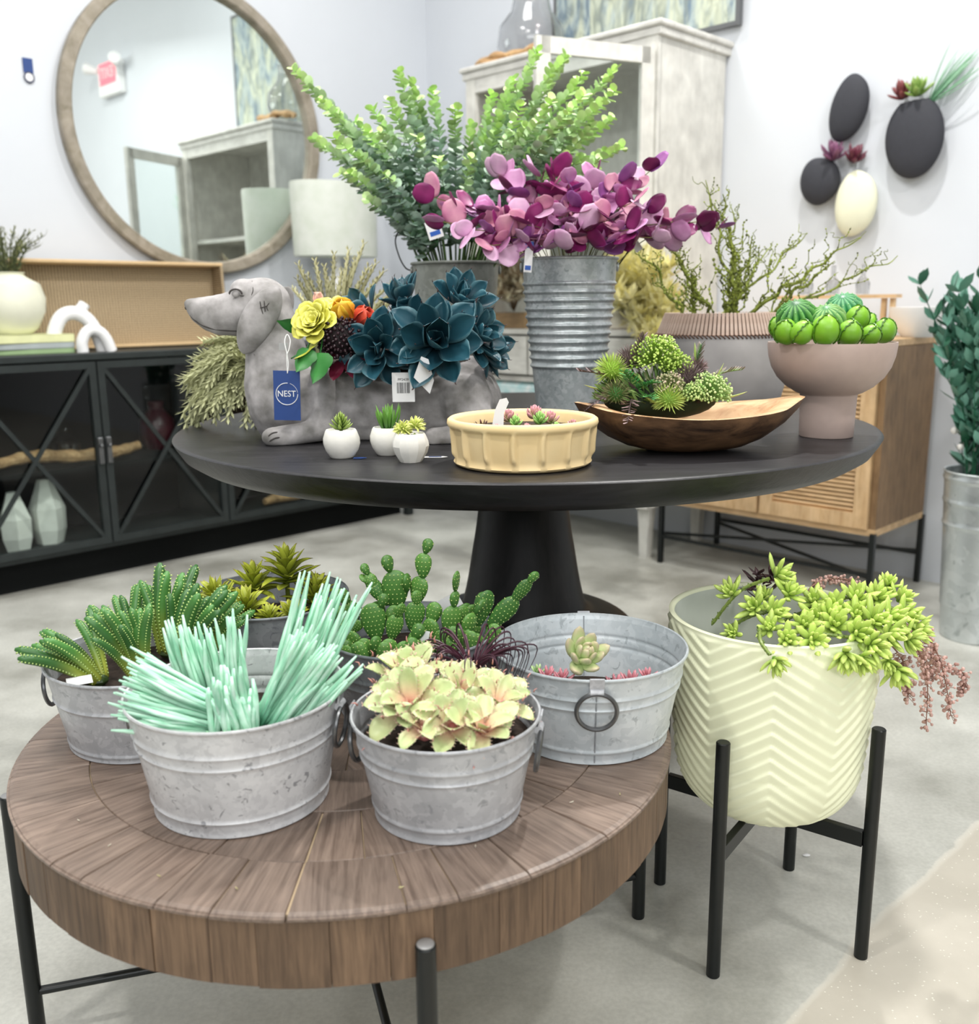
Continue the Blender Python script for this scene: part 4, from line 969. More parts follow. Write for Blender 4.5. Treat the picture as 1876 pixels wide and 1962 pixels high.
# dark berries
t = thing('berry_cluster', 'round cluster of glossy purple-black berries below the orange blooms', 'berries', at(652, 650, FY - .04))
mber = MB().ball((0, 0, 0), .0034, 8, 6, S(44, 22, 30)); mber.ball((0, 0, .0034), .0009, 5, 4, S(80, 70, 70)); mber = mber.mesh('berry', attr_mat('berry_skin', .18, .1, 50))
for k in range(230):
    z_ = 1 - 1.8 * (k + .5) / 230; a = k * 2.39996; q = math.sqrt(1 - z_ * z_); d = V((q * math.cos(a), q * math.sin(a), z_))
    link('berry', mber, t, T(*(d * .040 * rnd.uniform(.82, 1.05))) @ aim(d) @ R('X', -PI / 2))
obj('core', MB().ball((0, 0, 0), .031, 12, 8, S(26, 14, 16)), M_LEAF_MATTE, t)
# ivy leaves
def ivy(px, py, Y, L, d, roll, lab, c0=S(28, 96, 34), c1=S(70, 146, 70)):
    L *= 1.3
    t = thing('ivy_leaf', lab, 'leaf', at(px, py, Y), 0, 'green leaves in the dachshund planter')
    pf = lambda t: [.55, .92, 1.0, .96, .80, .74, .60, .40, .20, .03][min(9, int(t * 9.01))]
    obj('blade', MB().leaf(L, L * .95, prof=pf, bend=.5, cup=-.18, n=9, m=6, th=.0006, wav=.02, col=lambda t, u: mixc(c1, c0, u * .6 + t * .2), M=aim(d, roll)), M_LEAF, t)
    obj('stalk', MB().tube([(0, 0, 0), tuple(V(d).normalized() * -.02 + V((0, .01, .006)))], .0012, 5, c0), M_LEAF, t)
ivy(614, 676, FY - .08, .046, (-.15, -.25, -1), .1, 'rounded green ivy leaf hanging over the side, right of the blue tag')
ivy(590, 668, FY - .07, .038, (-.4, -.3, -1), -.5, 'narrow green ivy leaf tucked behind the hanging one')
ivy(572, 622, FY - .03, .03, (-1, -.4, .1), .8, 'green ivy leaf left of the yellow rose')
ivy(600, 655, FY - .05, .04, (-.5, -.6, -.7), .4, 'yellow green pointed leaf under the yellow rose', S(150, 160, 40), S(220, 220, 90))
ivy(605, 640, FY - .02, .05, (-.6, -.3, -.8), .2, 'dark green leaf under the yellow rose')
for (px, py, d, lab) in ((652, 690, (-.2, -.5, -.8), 'burgundy leaf below the dark berries'), (672, 688, (.2, -.5, -.8), 'burgundy leaf between berries and teal succulent'), (690, 676, (.5, -.5, -.4), 'wine red leaf tip right of the berries'), (640, 672, (-.4, -.5, -.8), 'dark wine leaf behind the ivy leaf')):
    t = thing('burgundy_leaf', lab, 'leaf', at(px, py, FY - .045), 0, 'burgundy leaves in the dachshund planter'); obj('blade', MB().leaf(.045, .03, bend=.3, cup=.2, n=7, m=4, col=lambda t_, u: mixc(S(60, 10, 26), S(110, 24, 50), t_), M=aim(d)), M_LEAF, t)

# ------------------------------------------------------------------ long mossy tassels behind the dachshund, and tall feathery grass
def tassel(P, r0, c0, c1, label, group, name='tassel', stuffn=6):
    t = thing(name, label, 'foliage', P[0], 0, group); o = V(P[0]); pts = [V(p) - o for p in P]; sp = spline(pts, 7)
    m_ = len(sp); mb = MB(); mb.tube(sp, [r0 * .35 + r0 * .45 * math.sin(PI * min(1, .15 + .85 * i / m_)) for i in range(m_)], 6, lambda t_: mixc(c0, c1, t_)); obj('spine', mb, M_LEAF_MATTE, t)
    fz = MB()
    for i in range(1, m_):
        d = (sp[i] - sp[i - 1]).normalized(); s_ = d.orthogonal().normalized()
        for k in range(stuffn):
            q = Quaternion(d, k * 2 * PI / stuffn + i * .7) @ s_
            fz.leaf(r0 * 2.1, r0 * .7, bend=.3, n=2, m=2, th=.0003, col=mixc(c0, c1, min(1, i / m_ + .1 * rnd.random())), M=T(*(sp[i] + q * r0 * .3)) @ aim(q + d * 1.3))
    tag(obj('bristles', fz, M_LEAF_MATTE, t), kind='stuff'); return t
TC0, TC1 = S(124, 128, 84), S(212, 214, 168)
tips = [(356, 812, 0), (352, 790, 0), (380, 822, .02), (362, 768, .03), (352, 735, .02), (372, 700, .04), (352, 725, .0), (388, 678, .05), (402, 668, .06), (430, 664, .05), (372, 745, .08),
        (395, 790, -.02), (410, 800, -.03), (430, 772, -.03), (445, 745, -.03), (455, 712, -.02), (415, 730, 0), (400, 760, .03), (385, 725, .0), (470, 810, -.02), (490, 822, -.02), (505, 815, -.01), (478, 790, 0),
        (445, 688, 0), (408, 702, 0), (372, 688, .06), (362, 822, .06), (392, 700, -.01), (424, 755, -.03), (384, 775, -.02), (366, 800, .01), (375, 750, .0), (358, 745, .04), (365, 715, .02), (398, 735, -.03), (408, 780, -.035), (420, 705, -.02), (438, 715, -.03), (456, 770, -.03), (460, 690, -.01), (436, 800, -.03), (415, 680, .03), (376, 805, .03), (390, 655, .06)]
for i, (px, py, dy) in enumerate(tips):
    root = at(500 + rnd.uniform(-14, 14), 690 + (i % 8) * 10, 2.06 + rnd.uniform(-.02, .02)); tip = at(px, py, 2.02 + dy)
    if tip.z < DTZ + .012 and (tip.xy - DT.xy).length < .72: tip.z = DTZ + .012
    mid = (root + tip) / 2 + V((0, -.01, .03 + .01 * rnd.random()))
    tassel([root, mid, tip], .0088, mixc(TC0, TC1, rnd.random() * .3), mixc(TC1, TC0, rnd.random() * .4), 'soft grey-green tassel in the drooping bunch left of the dachshund, behind it', 'drooping tassels behind the dachshund', stuffn=5)
GC0, GC1 = S(120, 122, 78), S(196, 192, 150)
gt = [(560, 552), (572, 508), (590, 530), (604, 500), (622, 512), (640, 488), (655, 520), (668, 480), (680, 500), (697, 468), (706, 512), (720, 540), (735, 520), (748, 545), (765, 552), (780, 560), (758, 570), (612, 545), (632, 540), (650, 550), (585, 560), (690, 545), (570, 535), (720, 505), (664, 535), (742, 590), (600, 580)]
for i, (px, py) in enumerate(gt):
    root = at(640 + (px - 640) * .35 + rnd.uniform(-8, 8), 680, 2.20 + rnd.uniform(-.03, .03)); root.z = max(root.z, DTZ + .05); tip = at(px, py, 2.22 + rnd.uniform(-.05, .06)); mid = root * .45 + tip * .55 + V(((px - 640) * -.00016, 0, .015))
    tassel([root, mid, tip], .0062, mixc(GC0, GC1, .2), GC1, 'beige green feathery grass plume standing behind the dachshund\'s flowers', 'feathery grass plumes behind the dachshund', name='grass_plume', stuffn=4)
gpt = thing('grass_pot', 'low grey pot hidden behind the dachshund, holding the grass and tassels', 'pot', (at(640, 680, 2.16).x + .0, 2.17, DTZ))
obj('pot_body', MB().lathe([(0, 0), (.06, 0), (.075, .07), (.072, .075), (.068, .07), (0, .06)], 32), M_GREYPOT, gpt)

# ------------------------------------------------------------------ green eucalyptus in the dull bucket
E0, E1, E2 = S(62, 108, 66), S(192, 214, 200), S(208, 242, 146)
def euca(root, ctrl, tip, label, sz=.0135, dens=1.0, bright=.72):
    t = thing('eucalyptus_branch', label, 'branch', root, 0, 'green eucalyptus branches in the dull bucket'); o = V(root)
    pts = spline([(0, 0, 0), V(ctrl) - o, V(tip) - o], 16); L = sum((pts[i + 1] - pts[i]).length for i in range(len(pts) - 1))
    obj('stem', MB().tube(pts, [.0028 - .0022 * i / (len(pts) - 1) for i in range(len(pts))], 6, lambda t_: mixc(S(60, 90, 40), S(120, 160, 80), t_)), M_LEAF, t)
    mb = MB(); n = int(L / .0125 * dens); acc = 0
    for k in range(n):
        f = .26 + .74 * (k + .5) / n; ii = f * (len(pts) - 1); i0 = min(len(pts) - 2, int(ii)); p = pts[i0].lerp(pts[i0 + 1], ii - i0); d = (pts[i0 + 1] - pts[i0]).normalized()
        s_ = Quaternion(d, (k % 2) * PI / 2 + rnd.uniform(-.5, .5)) @ d.orthogonal().normalized()
        for sg in (-1, 1):
            dd = s_ * sg + d * rnd.uniform(.15, .7); g = sz * (1.15 - .5 * f) * rnd.uniform(.8, 1.25)
            c = mixc(mixc(E0, E1, rnd.random() ** .7), E2, max(0, (f - bright) / (1 - bright)) * rnd.uniform(.7, 1.2))
            mb.leaf(g * 1.9, g * 1.75, prof=lambda t: math.sin(PI * min(1, .06 + .9 * t)) ** .5, bend=.5, cup=.25, n=4, m=2, th=.0004, col=c, M=T(*p) @ aim(dd, rnd.uniform(-.6, .6)))
    tag(obj('leaves', mb, M_LEAF, t), kind='stuff'); return t
B0 = V((xd, 2.36, zd - .05))
eu = [(560, 130, .05, 'leftmost blurred eucalyptus branch reaching in front of the round mirror'), (612, 190, -.05, 'eucalyptus branch arching far left over the lamp shade'), (640, 262, -.12, 'low left eucalyptus branch with grey leaves'), (598, 262, .1, 'thin eucalyptus branch hanging left across the mirror frame'),
      (713, 205, .02, 'eucalyptus branch with a bright tip, left of the tallest pair'), (762, 135, .0, 'tall eucalyptus branch with a bright green tip in the left group'), (788, 155, .05, 'tall eucalyptus branch just right of the tallest left one'), (745, 190, -.08, 'front eucalyptus branch in the left group'),
      (828, 172, .04, 'thin eucalyptus branch with round tip leaves, centre left'), (872, 205, -.04, 'straight eucalyptus branch in the middle'), (700, 250, -.05, 'bushy eucalyptus branch low in the left group'), (905, 240, .06, 'short dark eucalyptus branch in the middle'),
      (945, 180, .05, 'eucalyptus branch at the left edge of the right group'), (985, 150, .0, 'eucalyptus branch rising through the right group'), (1030, 95, .08, 'tallest eucalyptus branch of the right group, in front of the grey cabinet'), (1085, 105, .12, 'eucalyptus branch near the top of the right group'),
      (1120, 140, .02, 'bright eucalyptus branch in the right group'), (1182, 130, .05, 'eucalyptus branch with a bright tip at the upper right'), (1180, 172, -.06, 'bright yellow green eucalyptus branch at the right'), (1175, 225, .0, 'eucalyptus branch curving out to the right'),
      (1195, 280, -.05, 'lowest right eucalyptus branch ending in a bright round tip'), (1060, 190, -.10, 'front eucalyptus branch in the right group'), (1120, 300, .04, 'low eucalyptus branch behind the purple leaves'), (1010, 240, -.08, 'inner eucalyptus branch with large grey leaves'), (668, 330, -.05, 'lowest left eucalyptus branch above the grass')]
for i, (px, py, dy, lab) in enumerate(eu):
    a = 2 * PI * i / len(eu); tip = at(px, py, 2.40 + dy * 1.6)
    base = B0 + V(((px - 880) * .00020, .05 * math.sin(a), 0)); ctrl = base.lerp(tip, .5) + V(((px - 880) * -.00010, 0, .03))
    euca(base, ctrl, tip, lab, sz=.0150, dens=1.15, bright=.66 if px < 930 else .5)
for i, (px, py) in enumerate(((690, 300), (650, 330), (725, 250), (760, 280), (800, 260), (840, 300), (640, 220), (700, 380), (900, 300), (930, 260), (970, 290), (1000, 200), (1050, 260), (1090, 210), (1140, 240), (1120, 180), (1060, 130), (1150, 200), (960, 220), (680, 230), (735, 330), (1020, 300), (1090, 300), (790, 210), (1160, 290))):
    tip = at(px, py, 2.34 + .16 * rnd.uniform(-.8, 1)); base = B0 + V(((px - 880) * .00018, rnd.uniform(-.05, .05), 0)); ctrl = base.lerp(tip, .5) + V(((px - 880) * -.00008, 0, .02))
    euca(base, ctrl, tip, ('inner eucalyptus stem in the dense left half of the bunch' if px < 860 else 'inner eucalyptus stem in the dense right half of the bunch'), sz=.0145, dens=1.0, bright=.8 if px < 900 else .55)['group'] = 'inner green eucalyptus stems, left half' if px < 860 else 'inner green eucalyptus stems, right half'
for (px, py, lab, ry) in ((832, 440, 'blurred white and blue tag on the stems above the dull bucket', -.3), (950, 485, 'white tag with a blue block hanging between the two buckets', .25)):
    t = card('stem_tag', px, py, 2.25 if px < 900 else 2.06, .034, .040 if px < 900 else .036, lab, M_PAPER, ry=ry); obj('blue_block', MB().box((0, -.0006, -.008), (.024, .0006, .010)), M_BLUE, t, smooth=False)
t = card('stem_tag', 1013, 492, 2.03, .0165, .062, 'narrow white tag with blue ends hanging over the ribbed bucket rim', M_PAPER, ry=.08); obj('blue_block', MB().box((0, -.0006, .024), (.0165, .0006, .013)), M_BLUE, t, smooth=False); obj('blue_block', MB().box((0, -.0006, -.022), (.012, .0006, .009)), M_BLUE, t, smooth=False)
card('stem_tag', 1216, 465, 2.10, .016, .04, 'slanted plain white tag at the right of the purple leaves', M_PAPER, ry=-.6)
card('stem_tag', 1063, 440, 2.06, .02, .02, 'small dark printed tag among the purple leaves', M_INK, ry=-.5)

# ------------------------------------------------------------------ purple eucalyptus in the ribbed bucket
PC = [(S(108, 22, 82), S(150, 44, 112)), (S(84, 16, 62), S(120, 30, 88)), (S(190, 118, 172), S(218, 160, 204)), (S(212, 160, 200), S(234, 192, 222)), (S(120, 60, 128), S(160, 92, 160)), (S(190, 110, 150), S(222, 160, 180))]
PM = []
for c0, c1 in PC:
    PM.append(MB().leaf(.047, .045, prof=lambda t: math.sin(PI * min(1, .07 + .88 * t)) ** .5, bend=.35, cup=.14, n=9, m=6, th=.0005, col=lambda t, u: mixc(c0, c1, 1 - u * .7 + .2 * math.sin(t * 9))).mesh('leaf', M_LEAF))
P0 = V((.1795, 2.15, zb - .03))
pu = [(832, 378, 2.02), (848, 425, 2.0), (870, 400, 2.04), (905, 440, 1.98), (940, 470, 1.98), (955, 335, 2.2), (985, 370, 2.12), (1025, 335, 2.14), (1010, 430, 2.0), (1060, 335, 2.1), (1090, 350, 2.05), (1098, 395, 2.02), (1140, 345, 2.18), (1130, 440, 2.0), (1160, 380, 2.1), (1190, 350, 2.08),
      (1215, 385, 2.04), (1245, 328, 2.1), (1240, 400, 2.06), (1205, 440, 2.02), (1290, 425, 2.05), (1335, 425, 2.08), (1378, 435, 2.1), (1250, 455, 2.02), (1060, 460, 1.99), (1100, 455, 2.0), (975, 455, 2.0), (1180, 460, 2.02), (1170, 420, 2.0), (1050, 400, 2.02), (930, 410, 2.06), (1150, 400, 2.12)]
for i, (px, py, Y) in enumerate(pu):
    tip = at(px, py, Y); base = P0 + V(((px - 1090) * .0002, rnd.uniform(-.04, .03), -.02)); ctrl = base.lerp(tip, .55) + V(((px - 1090) * -.00008, 0, .035)); t = thing('purple_branch', 'purple eucalyptus sprig', 'branch', base, 0, 'purple eucalyptus sprigs in the ribbed bucket')
    side = 'left' if px < 1000 else ('right' if px > 1190 else 'middle'); lev = 'top' if py < 360 else ('low' if py > 430 else 'midway')
    t['label'] = 'plum and lilac eucalyptus sprig, ' + {'lefttop': 'highest on the left side', 'leftmidway': 'reaching left at middle height', 'leftlow': 'drooping at the lower left, over the tags', 'middletop': 'in the upper middle of the bunch', 'middlemidway': 'in the heart of the bunch', 'middlelow': 'low in the middle, just over the bucket rim', 'righttop': 'highest on the right side', 'rightmidway': 'reaching right at middle height', 'rightlow': 'arching out at the lower right'}[side + lev]; t['group'] = 'purple eucalyptus sprigs, ' + side + ' ' + lev
    pts = spline([(0, 0, 0), ctrl - base, tip - base], 10); obj('stem', MB().tube(pts, .0010, 5, S(120, 120, 60)), M_LEAF, t)
    n = 5 if (px < 1000 or px > 1260) else 4
    for k in range(n):
        f = 1 - k * (.14 if n == 5 else .17); ii = f * (len(pts) - 1); i0 = min(len(pts) - 2, int(ii)); p = pts[i0].lerp(pts[i0 + 1], ii - i0); d = (pts[i0 + 1] - pts[i0]).normalized()
        s_ = Quaternion(d, k * 1.4 + rnd.uniform(-.5, .5) + i) @ d.orthogonal().normalized()
        for sg in (-1, 1):
            if k == 0 and sg > 0: dd = d
            else: dd = s_ * sg + d * .5 + V((0, -.15, 0))
            link('leaf', rnd.choice(PM), t, T(*p) @ aim(dd, rnd.uniform(-1.2, 1.2)) @ SC(rnd.uniform(.70, 1.15)))

# ------------------------------------------------------------------ mossy twisted branches in the banded pot
MO0, MO1 = S(60, 64, 24), S(150, 164, 60)
def mossy(tipx, tipy, Y, seed, lab, r0=.0042, twigs=7):
    r_ = random.Random(seed); base = GP + V((r_.uniform(-.05, .05) + (tipx - 1380) * .00012, r_.uniform(-.04, .04), .19)); tip = at(tipx, tipy, Y)
    t = thing('mossy_branch', lab, 'branch', base, 0, 'mossy branches in the banded pot'); o = base
    def path(a, b, n, amp):
        P = []
        for i in range(n + 1):
            f = i / n; e = math.sin(PI * f) ** .5 if 0 < f < 1 else 0; P.append(a.lerp(b, f) + V((r_.uniform(-1, 1), r_.uniform(-1, 1), r_.uniform(-.7, .7))) * amp * e)
        return spline(P, 3)
    main = path(V((0, 0, 0)), tip - o, 11, .012); mb = MB(); m_ = len(main)
    mb.tube(main, [(r0 * (1 - i / m_) ** .8 + .0006) * (1 + .25 * r_.random()) for i in range(m_)], 6, lambda t_: mixc(mixc(MO0, MO1, r_.random()), MO1, t_ * .5)); obj('stem', mb, M_LEAF_MATTE, t)
    tw = MB(); moss = MB(); D = (tip - o)
    for k in range(twigs * 2):
        i = int(m_ * (.12 + .8 * (k + .5) / (twigs * 2))); a = main[min(i, m_ - 1)]; L = D.length * (.34 - .22 * i / m_) * r_.uniform(.6, 1.2)
        side = V((r_.uniform(-1, 1), r_.uniform(-.6, .6), r_.uniform(.1, .9))).normalized(); b = a + (D.normalized() * .8 + side * .8).normalized() * L
        P = path(a, b, 6, .009); rr = max(.0008, r0 * .48 * (1 - i / m_))
        tw.tube(P, [rr * (1 - .8 * j / len(P)) + .0004 for j in range(len(P))], 5, lambda t_: mixc(MO0, MO1, r_.random()))
        if k % 2 == 0:
            a2 = P[len(P) // 2]; tw.tube(path(a2, a2 + V((r_.uniform(-1, 1), r_.uniform(-.5, .5), r_.uniform(0, 1))) * L * .4, 4, .005), .0007, 4, lambda t_: mixc(MO0, MO1, r_.random()))
        for j in range(0, len(P), 2):
            if r_.random() < .8 and i < m_ * .85: moss.ball(P[j], rr * r_.uniform(1.1, 2.0) + .0008, 5, 4, mixc(MO0, S(168, 184, 74), r_.random()))
    for p in main[:int(m_ * .85)]:
        for q in range(2): moss.ball(p + V((r_.uniform(-1, 1), r_.uniform(-1, 1), r_.uniform(-1, 1))) * r0 * .8, r0 * r_.uniform(.35, .8), 5, 4, mixc(MO0, S(160, 176, 70), r_.random()))
    tag(obj('twigs', tw, M_LEAF_MATTE, t), kind='stuff'); tag(obj('moss', moss, M_LEAF_MATTE, t), kind='stuff')
for i, (x, y, Y, lab) in enumerate(((1208, 462, 2.28, 'mossy branch leaning furthest left, under the purple leaves'), (1262, 442, 2.2, 'mossy branch left of the middle, behind the purple leaves'), (1300, 470, 2.4, 'short mossy branch in the left half of the pot'), (1352, 345, 2.3, 'tallest mossy branch, in front of the grey cabinet side'),
        (1400, 395, 2.42, 'mossy branch with a curled top right of the tallest one'), (1385, 372, 2.25, 'thick dark mossy branch in the middle'), (1442, 450, 2.3, 'thin mossy branch curving up right of the middle'), (1480, 470, 2.45, 'wispy mossy branch behind the right side'),
        (1545, 448, 2.35, 'slender mossy branch arching to the right'), (1650, 455, 2.25, 'longest mossy branch sweeping out to the right'), (1600, 500, 2.2, 'thick mossy branch right above the footed bowl'), (1720, 490, 2.3, 'long thin mossy branch ending furthest right'), (1420, 520, 2.2, 'short bushy mossy branch at the front'), (1330, 520, 2.2, 'short mossy branch at the front left of the pot'))):
    mossy(x, y, Y, 100 + i, lab, r0=.0048 if i in (5, 9, 10) else .0036, twigs=8 if i < 9 else 5)
# ------------------------------------------------------------------ plants in the metal tubs
rnd = random.Random(77)
def tubpos(k, dx, dy, dz):
    x, y, rt, rb, h = TUBS[k]; return V((x + dx, y + dy, CTZ + dz))
# mint green sticks: five bundles in the spotted tub
MI0, MI1 = S(156, 222, 186), S(222, 252, 234)
stick = []
for j in range(6):
    r_ = random.Random(j); L = .13; pts = [(math.sin(i * .9 + j) * .0012, L * i / 9, .004 * math.sin(i * .35 + j)) for i in range(10)]
    stick.append(MB().tube(pts, [.0026 + .0007 * r_.random() for i in range(8)] + [.0022, .0012], 7, lambda t_: mixc(S(90, 180, 140), mixc(MI0, MI1, r_.random()), min(1, t_ * 1.8 + .1 * r_.random()))).mesh('stalk', M_WAX))
def bundle(k, base, d, spread, n, L, lab, wide=.02, fan=(1, 0, 0)):
    t = thing('stick_succulent', lab, 'succulent', base, 0, 'mint stick succulents in the spotted tub'); d = V(d).normalized(); fan = V(fan).normalized()
    for i in range(n):
        u = rnd.uniform(-1, 1); w = rnd.uniform(-1, 1); dd = d + fan * (u * spread) + V((0, w * spread * .5, w * spread * .3)); s_ = L * rnd.uniform(.72, 1.08) / .13
        link('stalk', rnd.choice(stick), t, T(*(fan * u * wide + V((0, w * .012, rnd.uniform(-.004, .006))))) @ aim(dd, rnd.uniform(0, 6)) @ Matrix.Diagonal((1.05, s_, 1.05, 1)))
    obj('root_plug', MB().ball((0, 0, 0), (.012, .012, .008), 8, 6, S(50, 90, 70)), M_LEAF, t)
bundle(0, tubpos('mint', .005, -.030, .105), (-1, -.12, .50), .20, 60, .140, 'mint stick bundle lying out over the left rim of the spotted tub', .012, (.1, .3, 1))
bundle(1, tubpos('mint', -.030, .030, .095), (-.12, .1, 1), .16, 42, .125, 'mint stick bundle standing up at the back left of the spotted tub', .034)
bundle(2, tubpos('mint', .055, .055, .10), (.40, .25, 1), .16, 44, .165, 'tallest mint stick bundle leaning right at the back of the spotted tub', .026)
bundle(3, tubpos('mint', .045, -.025, .095), (.70, .05, .98), .22, 60, .135, 'mint stick bundle fanning out to the right of the spotted tub', .024, (.5, 0, -.6))
r_ = random.Random(2)
t = thing('stick_succulent', 'darker green upright mint bundle in the middle front of the spotted tub', 'succulent', tubpos('mint', .012, -.055, .095), 0, 'mint stick succulents in the spotted tub')
for i in range(34):
    link('stalk', rnd.choice(stick), t, T(rnd.uniform(-.022, .022), rnd.uniform(-.012, .012), rnd.uniform(-.02, 0)) @ aim((rnd.uniform(-.18, .12), rnd.uniform(-.15, .1), 1), rnd.uniform(0, 6)) @ Matrix.Diagonal((1.35, rnd.uniform(.45, .86), 1.35, 1)))
mks = MB().fleshy(.026, .010, .008, bend=.4, col=lambda t_, u: mixc(S(60, 120, 84), S(140, 200, 150), t_)).mesh('offset', M_WAX)
for i in range(9): link('offset', mks, t, T(-.03 + .0085 * i, -.022 + .006 * (i % 2), .004) @ aim((rnd.uniform(-.6, .6), -.5, 1)))

# finger cacti in the left tub
def finger(L, W, j):
    mb = MB(); c0, c1 = S(200, 204, 84), S(60, 108, 52)
    n = 10; m_ = 12; pts = [(0, L * i / m_, .10 * L * math.sin(PI * i / m_ * .8)) for i in range(m_ + 1)]
    mb.tube(pts, [W * (.55 + .45 * math.sin(PI * min(1, .1 + .75 * i / m_))) if i < m_ else W * .25 for i in range(m_ + 1)], n, lambda t_: mixc(c0, mixc(c1, S(100, 160, 80), .5 * math.sin(j)), min(1, .1 + 1.5 * t_)))
    b = len(mb.v)
    for i in range(0, b): # four soft angles along the finger
        pass
    for s_ in range(4):
        a = s_ * PI / 2 + .5
        for i in range(1, 24):
            f = i / 24; p = V((0, L * f, .10 * L * math.sin(PI * f * .8))); rr = W * (.55 + .45 * math.sin(PI * min(1, .1 + .75 * f))) * 1.03
            mb.ball((p.x + math.cos(a) * rr, p.y, p.z + math.sin(a) * rr), .0011, 4, 3, S(190, 216, 130))
    return mb.mesh('finger', M_WAX)
FM = [finger(.095, .0068, j) for j in range(4)]
def fcactus(base, n, tilt, lean, sc, lab, spread=.6):
    t = thing('finger_cactus', lab, 'cactus', base, 0, 'finger cacti in the left tub')
    for i in range(n):
        a = 2 * PI * i / n + rnd.uniform(-.3, .3); k = .35 + .65 * (i % 3) / 2
        d = V(lean) + V((math.cos(a), math.sin(a), 0)) * tilt * k; link('finger', rnd.choice(FM), t, T(math.cos(a) * .010 * k, math.sin(a) * .010 * k, 0) @ aim(d, rnd.uniform(-.4, .4)) @ SC(sc * rnd.uniform(.85, 1.15)))
    obj('root_plug', MB().ball((0, 0, 0), (.014, .014, .008), 8, 6, S(60, 80, 40)), M_LEAF, t)
fcactus(tubpos('left', -.045, -.045, .098), 11, .6, (-.65, -.05, .55), 1.05, 'finger cactus sprawling over the left rim of the left tub')
fcactus(tubpos('left', -.030, .050, .098), 8, .5, (-.25, .4, .8), 1.0, 'blurred finger cactus at the back left of the left tub')
fcactus(tubpos('left', .010, -.040, .100), 12, .5, (-.25, -.1, .9), 1.05, 'dark green finger cactus in the middle front of the left tub')
fcactus(tubpos('left', .020, .055, .100), 9, .4, (.05, .3, 1), 1.25, 'tallest finger cactus standing at the back of the left tub')
fcactus(tubpos('left', .060, -.010, .100), 10, .45, (.45, .05, .9), 1.25, 'yellow based finger cactus leaning right in the left tub')
fcactus(tubpos('left', .080, .030, .100), 8, .4, (.7, .1, .8), 1.0, 'short finger cactus at the right rim of the left tub')
t = thing('button_cactus', 'cluster of small dark green knobs low at the front of the left tub', 'cactus', tubpos('left', .045, -.085, .102))
mkb = MB().ball((0, 0, 0), .0075, 10, 7, S(44, 92, 52), fn=lambda p: 1 + .12 * math.cos(5 * math.atan2(p.y, p.x))).mesh('knob', M_WAX)
for i in range(13): link('knob', mkb, t, T(rnd.uniform(-.028, .022), rnd.uniform(-.012, .012), rnd.uniform(0, .014)) @ R('X', rnd.uniform(-.5, .5)) @ SC(rnd.uniform(.8, 1.25)))
for (dx, dy, lab) in ((-.055, -.082, 'white plastic card lying at the left front of the left tub'), (.092, -.045, 'white plastic card at the right of the left tub')):
    c = thing('plant_card', lab, 'tag', tubpos('left', dx, dy, .112)); obj('card', MB().box((0, 0, 0), (.032, .018, .0008)), M_PAPER, c, R('Z', .5) @ R('X', .3), smooth=False)

# olive rosettes in the back tub
c0, c1, c2 = S(96, 112, 22), S(196, 204, 74), S(120, 64, 56)
om = [MB().leaf(.040, .0105, prof=lambda t: (.55 + .9 * t) if t < .5 else max(.02, 1 - ((t - .5) / .5) ** 2.2), bend=-.9 + .5 * j, cup=.5, n=7, m=4, th=.0010, col=lambda t_, u: mixc(mixc(c0, c1, t_ * 1.1), c2, max(0, t_ - .86) * 5)).mesh('leaf', M_WAX) for j in range(3)]
def olive(dx, dy, dz, sc, lab, lean=(0, 0, 1), n=30):
    b = tubpos('back', dx, dy, dz); sc *= 1.35; t = thing('olive_rosette', lab, 'succulent', b, 0, 'olive green rosettes in the back tub'); t.rotation_euler = V(lean).to_track_quat('Z', 'Y').to_euler()
    obj('stem', MB().tube([(0, 0, -.03), (0, 0, .02 * sc)], .004, 6, S(90, 100, 30)), M_LEAF, t)
    for i in range(n):
        f = i / n; link('leaf', rnd.choice(om), t, T(0, 0, .020 * f * sc) @ R('Z', i * 2.39996) @ R('X', .10 + 1.25 * f) @ SC(sc * (1.05 - .35 * f)))
olive(-.070, -.025, .118, 1.0, 'yellow green rosette at the left of the back tub', (-.3, -.2, 1)); olive(-.022, .0, .135, 1.0, 'upright rosette with dark tips left of the tallest one'); olive(.030, .015, .150, 1.15, 'tallest olive rosette in the back tub')
olive(-.018, -.060, .115, .95, 'front centre olive rosette against the tub rim', (0, -.3, 1)); olive(.072, -.005, .120, .95, 'dark tipped olive rosette at the right of the back tub', (.3, 0, 1)); olive(.050, -.062, .105, .75, 'small yellow rosette beside the barcode card', (.1, -.3, 1)); olive(-.085, .03, .11, .8, 'olive rosette behind the leftmost one', (-.3, 0, 1)); olive(.02, -.075, .105, .7, 'small rosette at the front right of the back tub', (0, -.3, 1))
p = tubpos('back', .042, -.045, .128); t = thing('price_card', 'small white barcode card among the olive rosettes', 'tag', p); t.rotation_euler = (.2, .15, 0); obj('card', MB().box((0, 0, 0), (.024, .0008, .022)), M_PAPER, t, smooth=False)
for k in range(9): obj('barcode_bar', MB().box((-.008 + .002 * k, -.0006, .001), (.0006 + .0004 * (k % 3 == 0), .0003, .010)), M_INK, t, smooth=False)

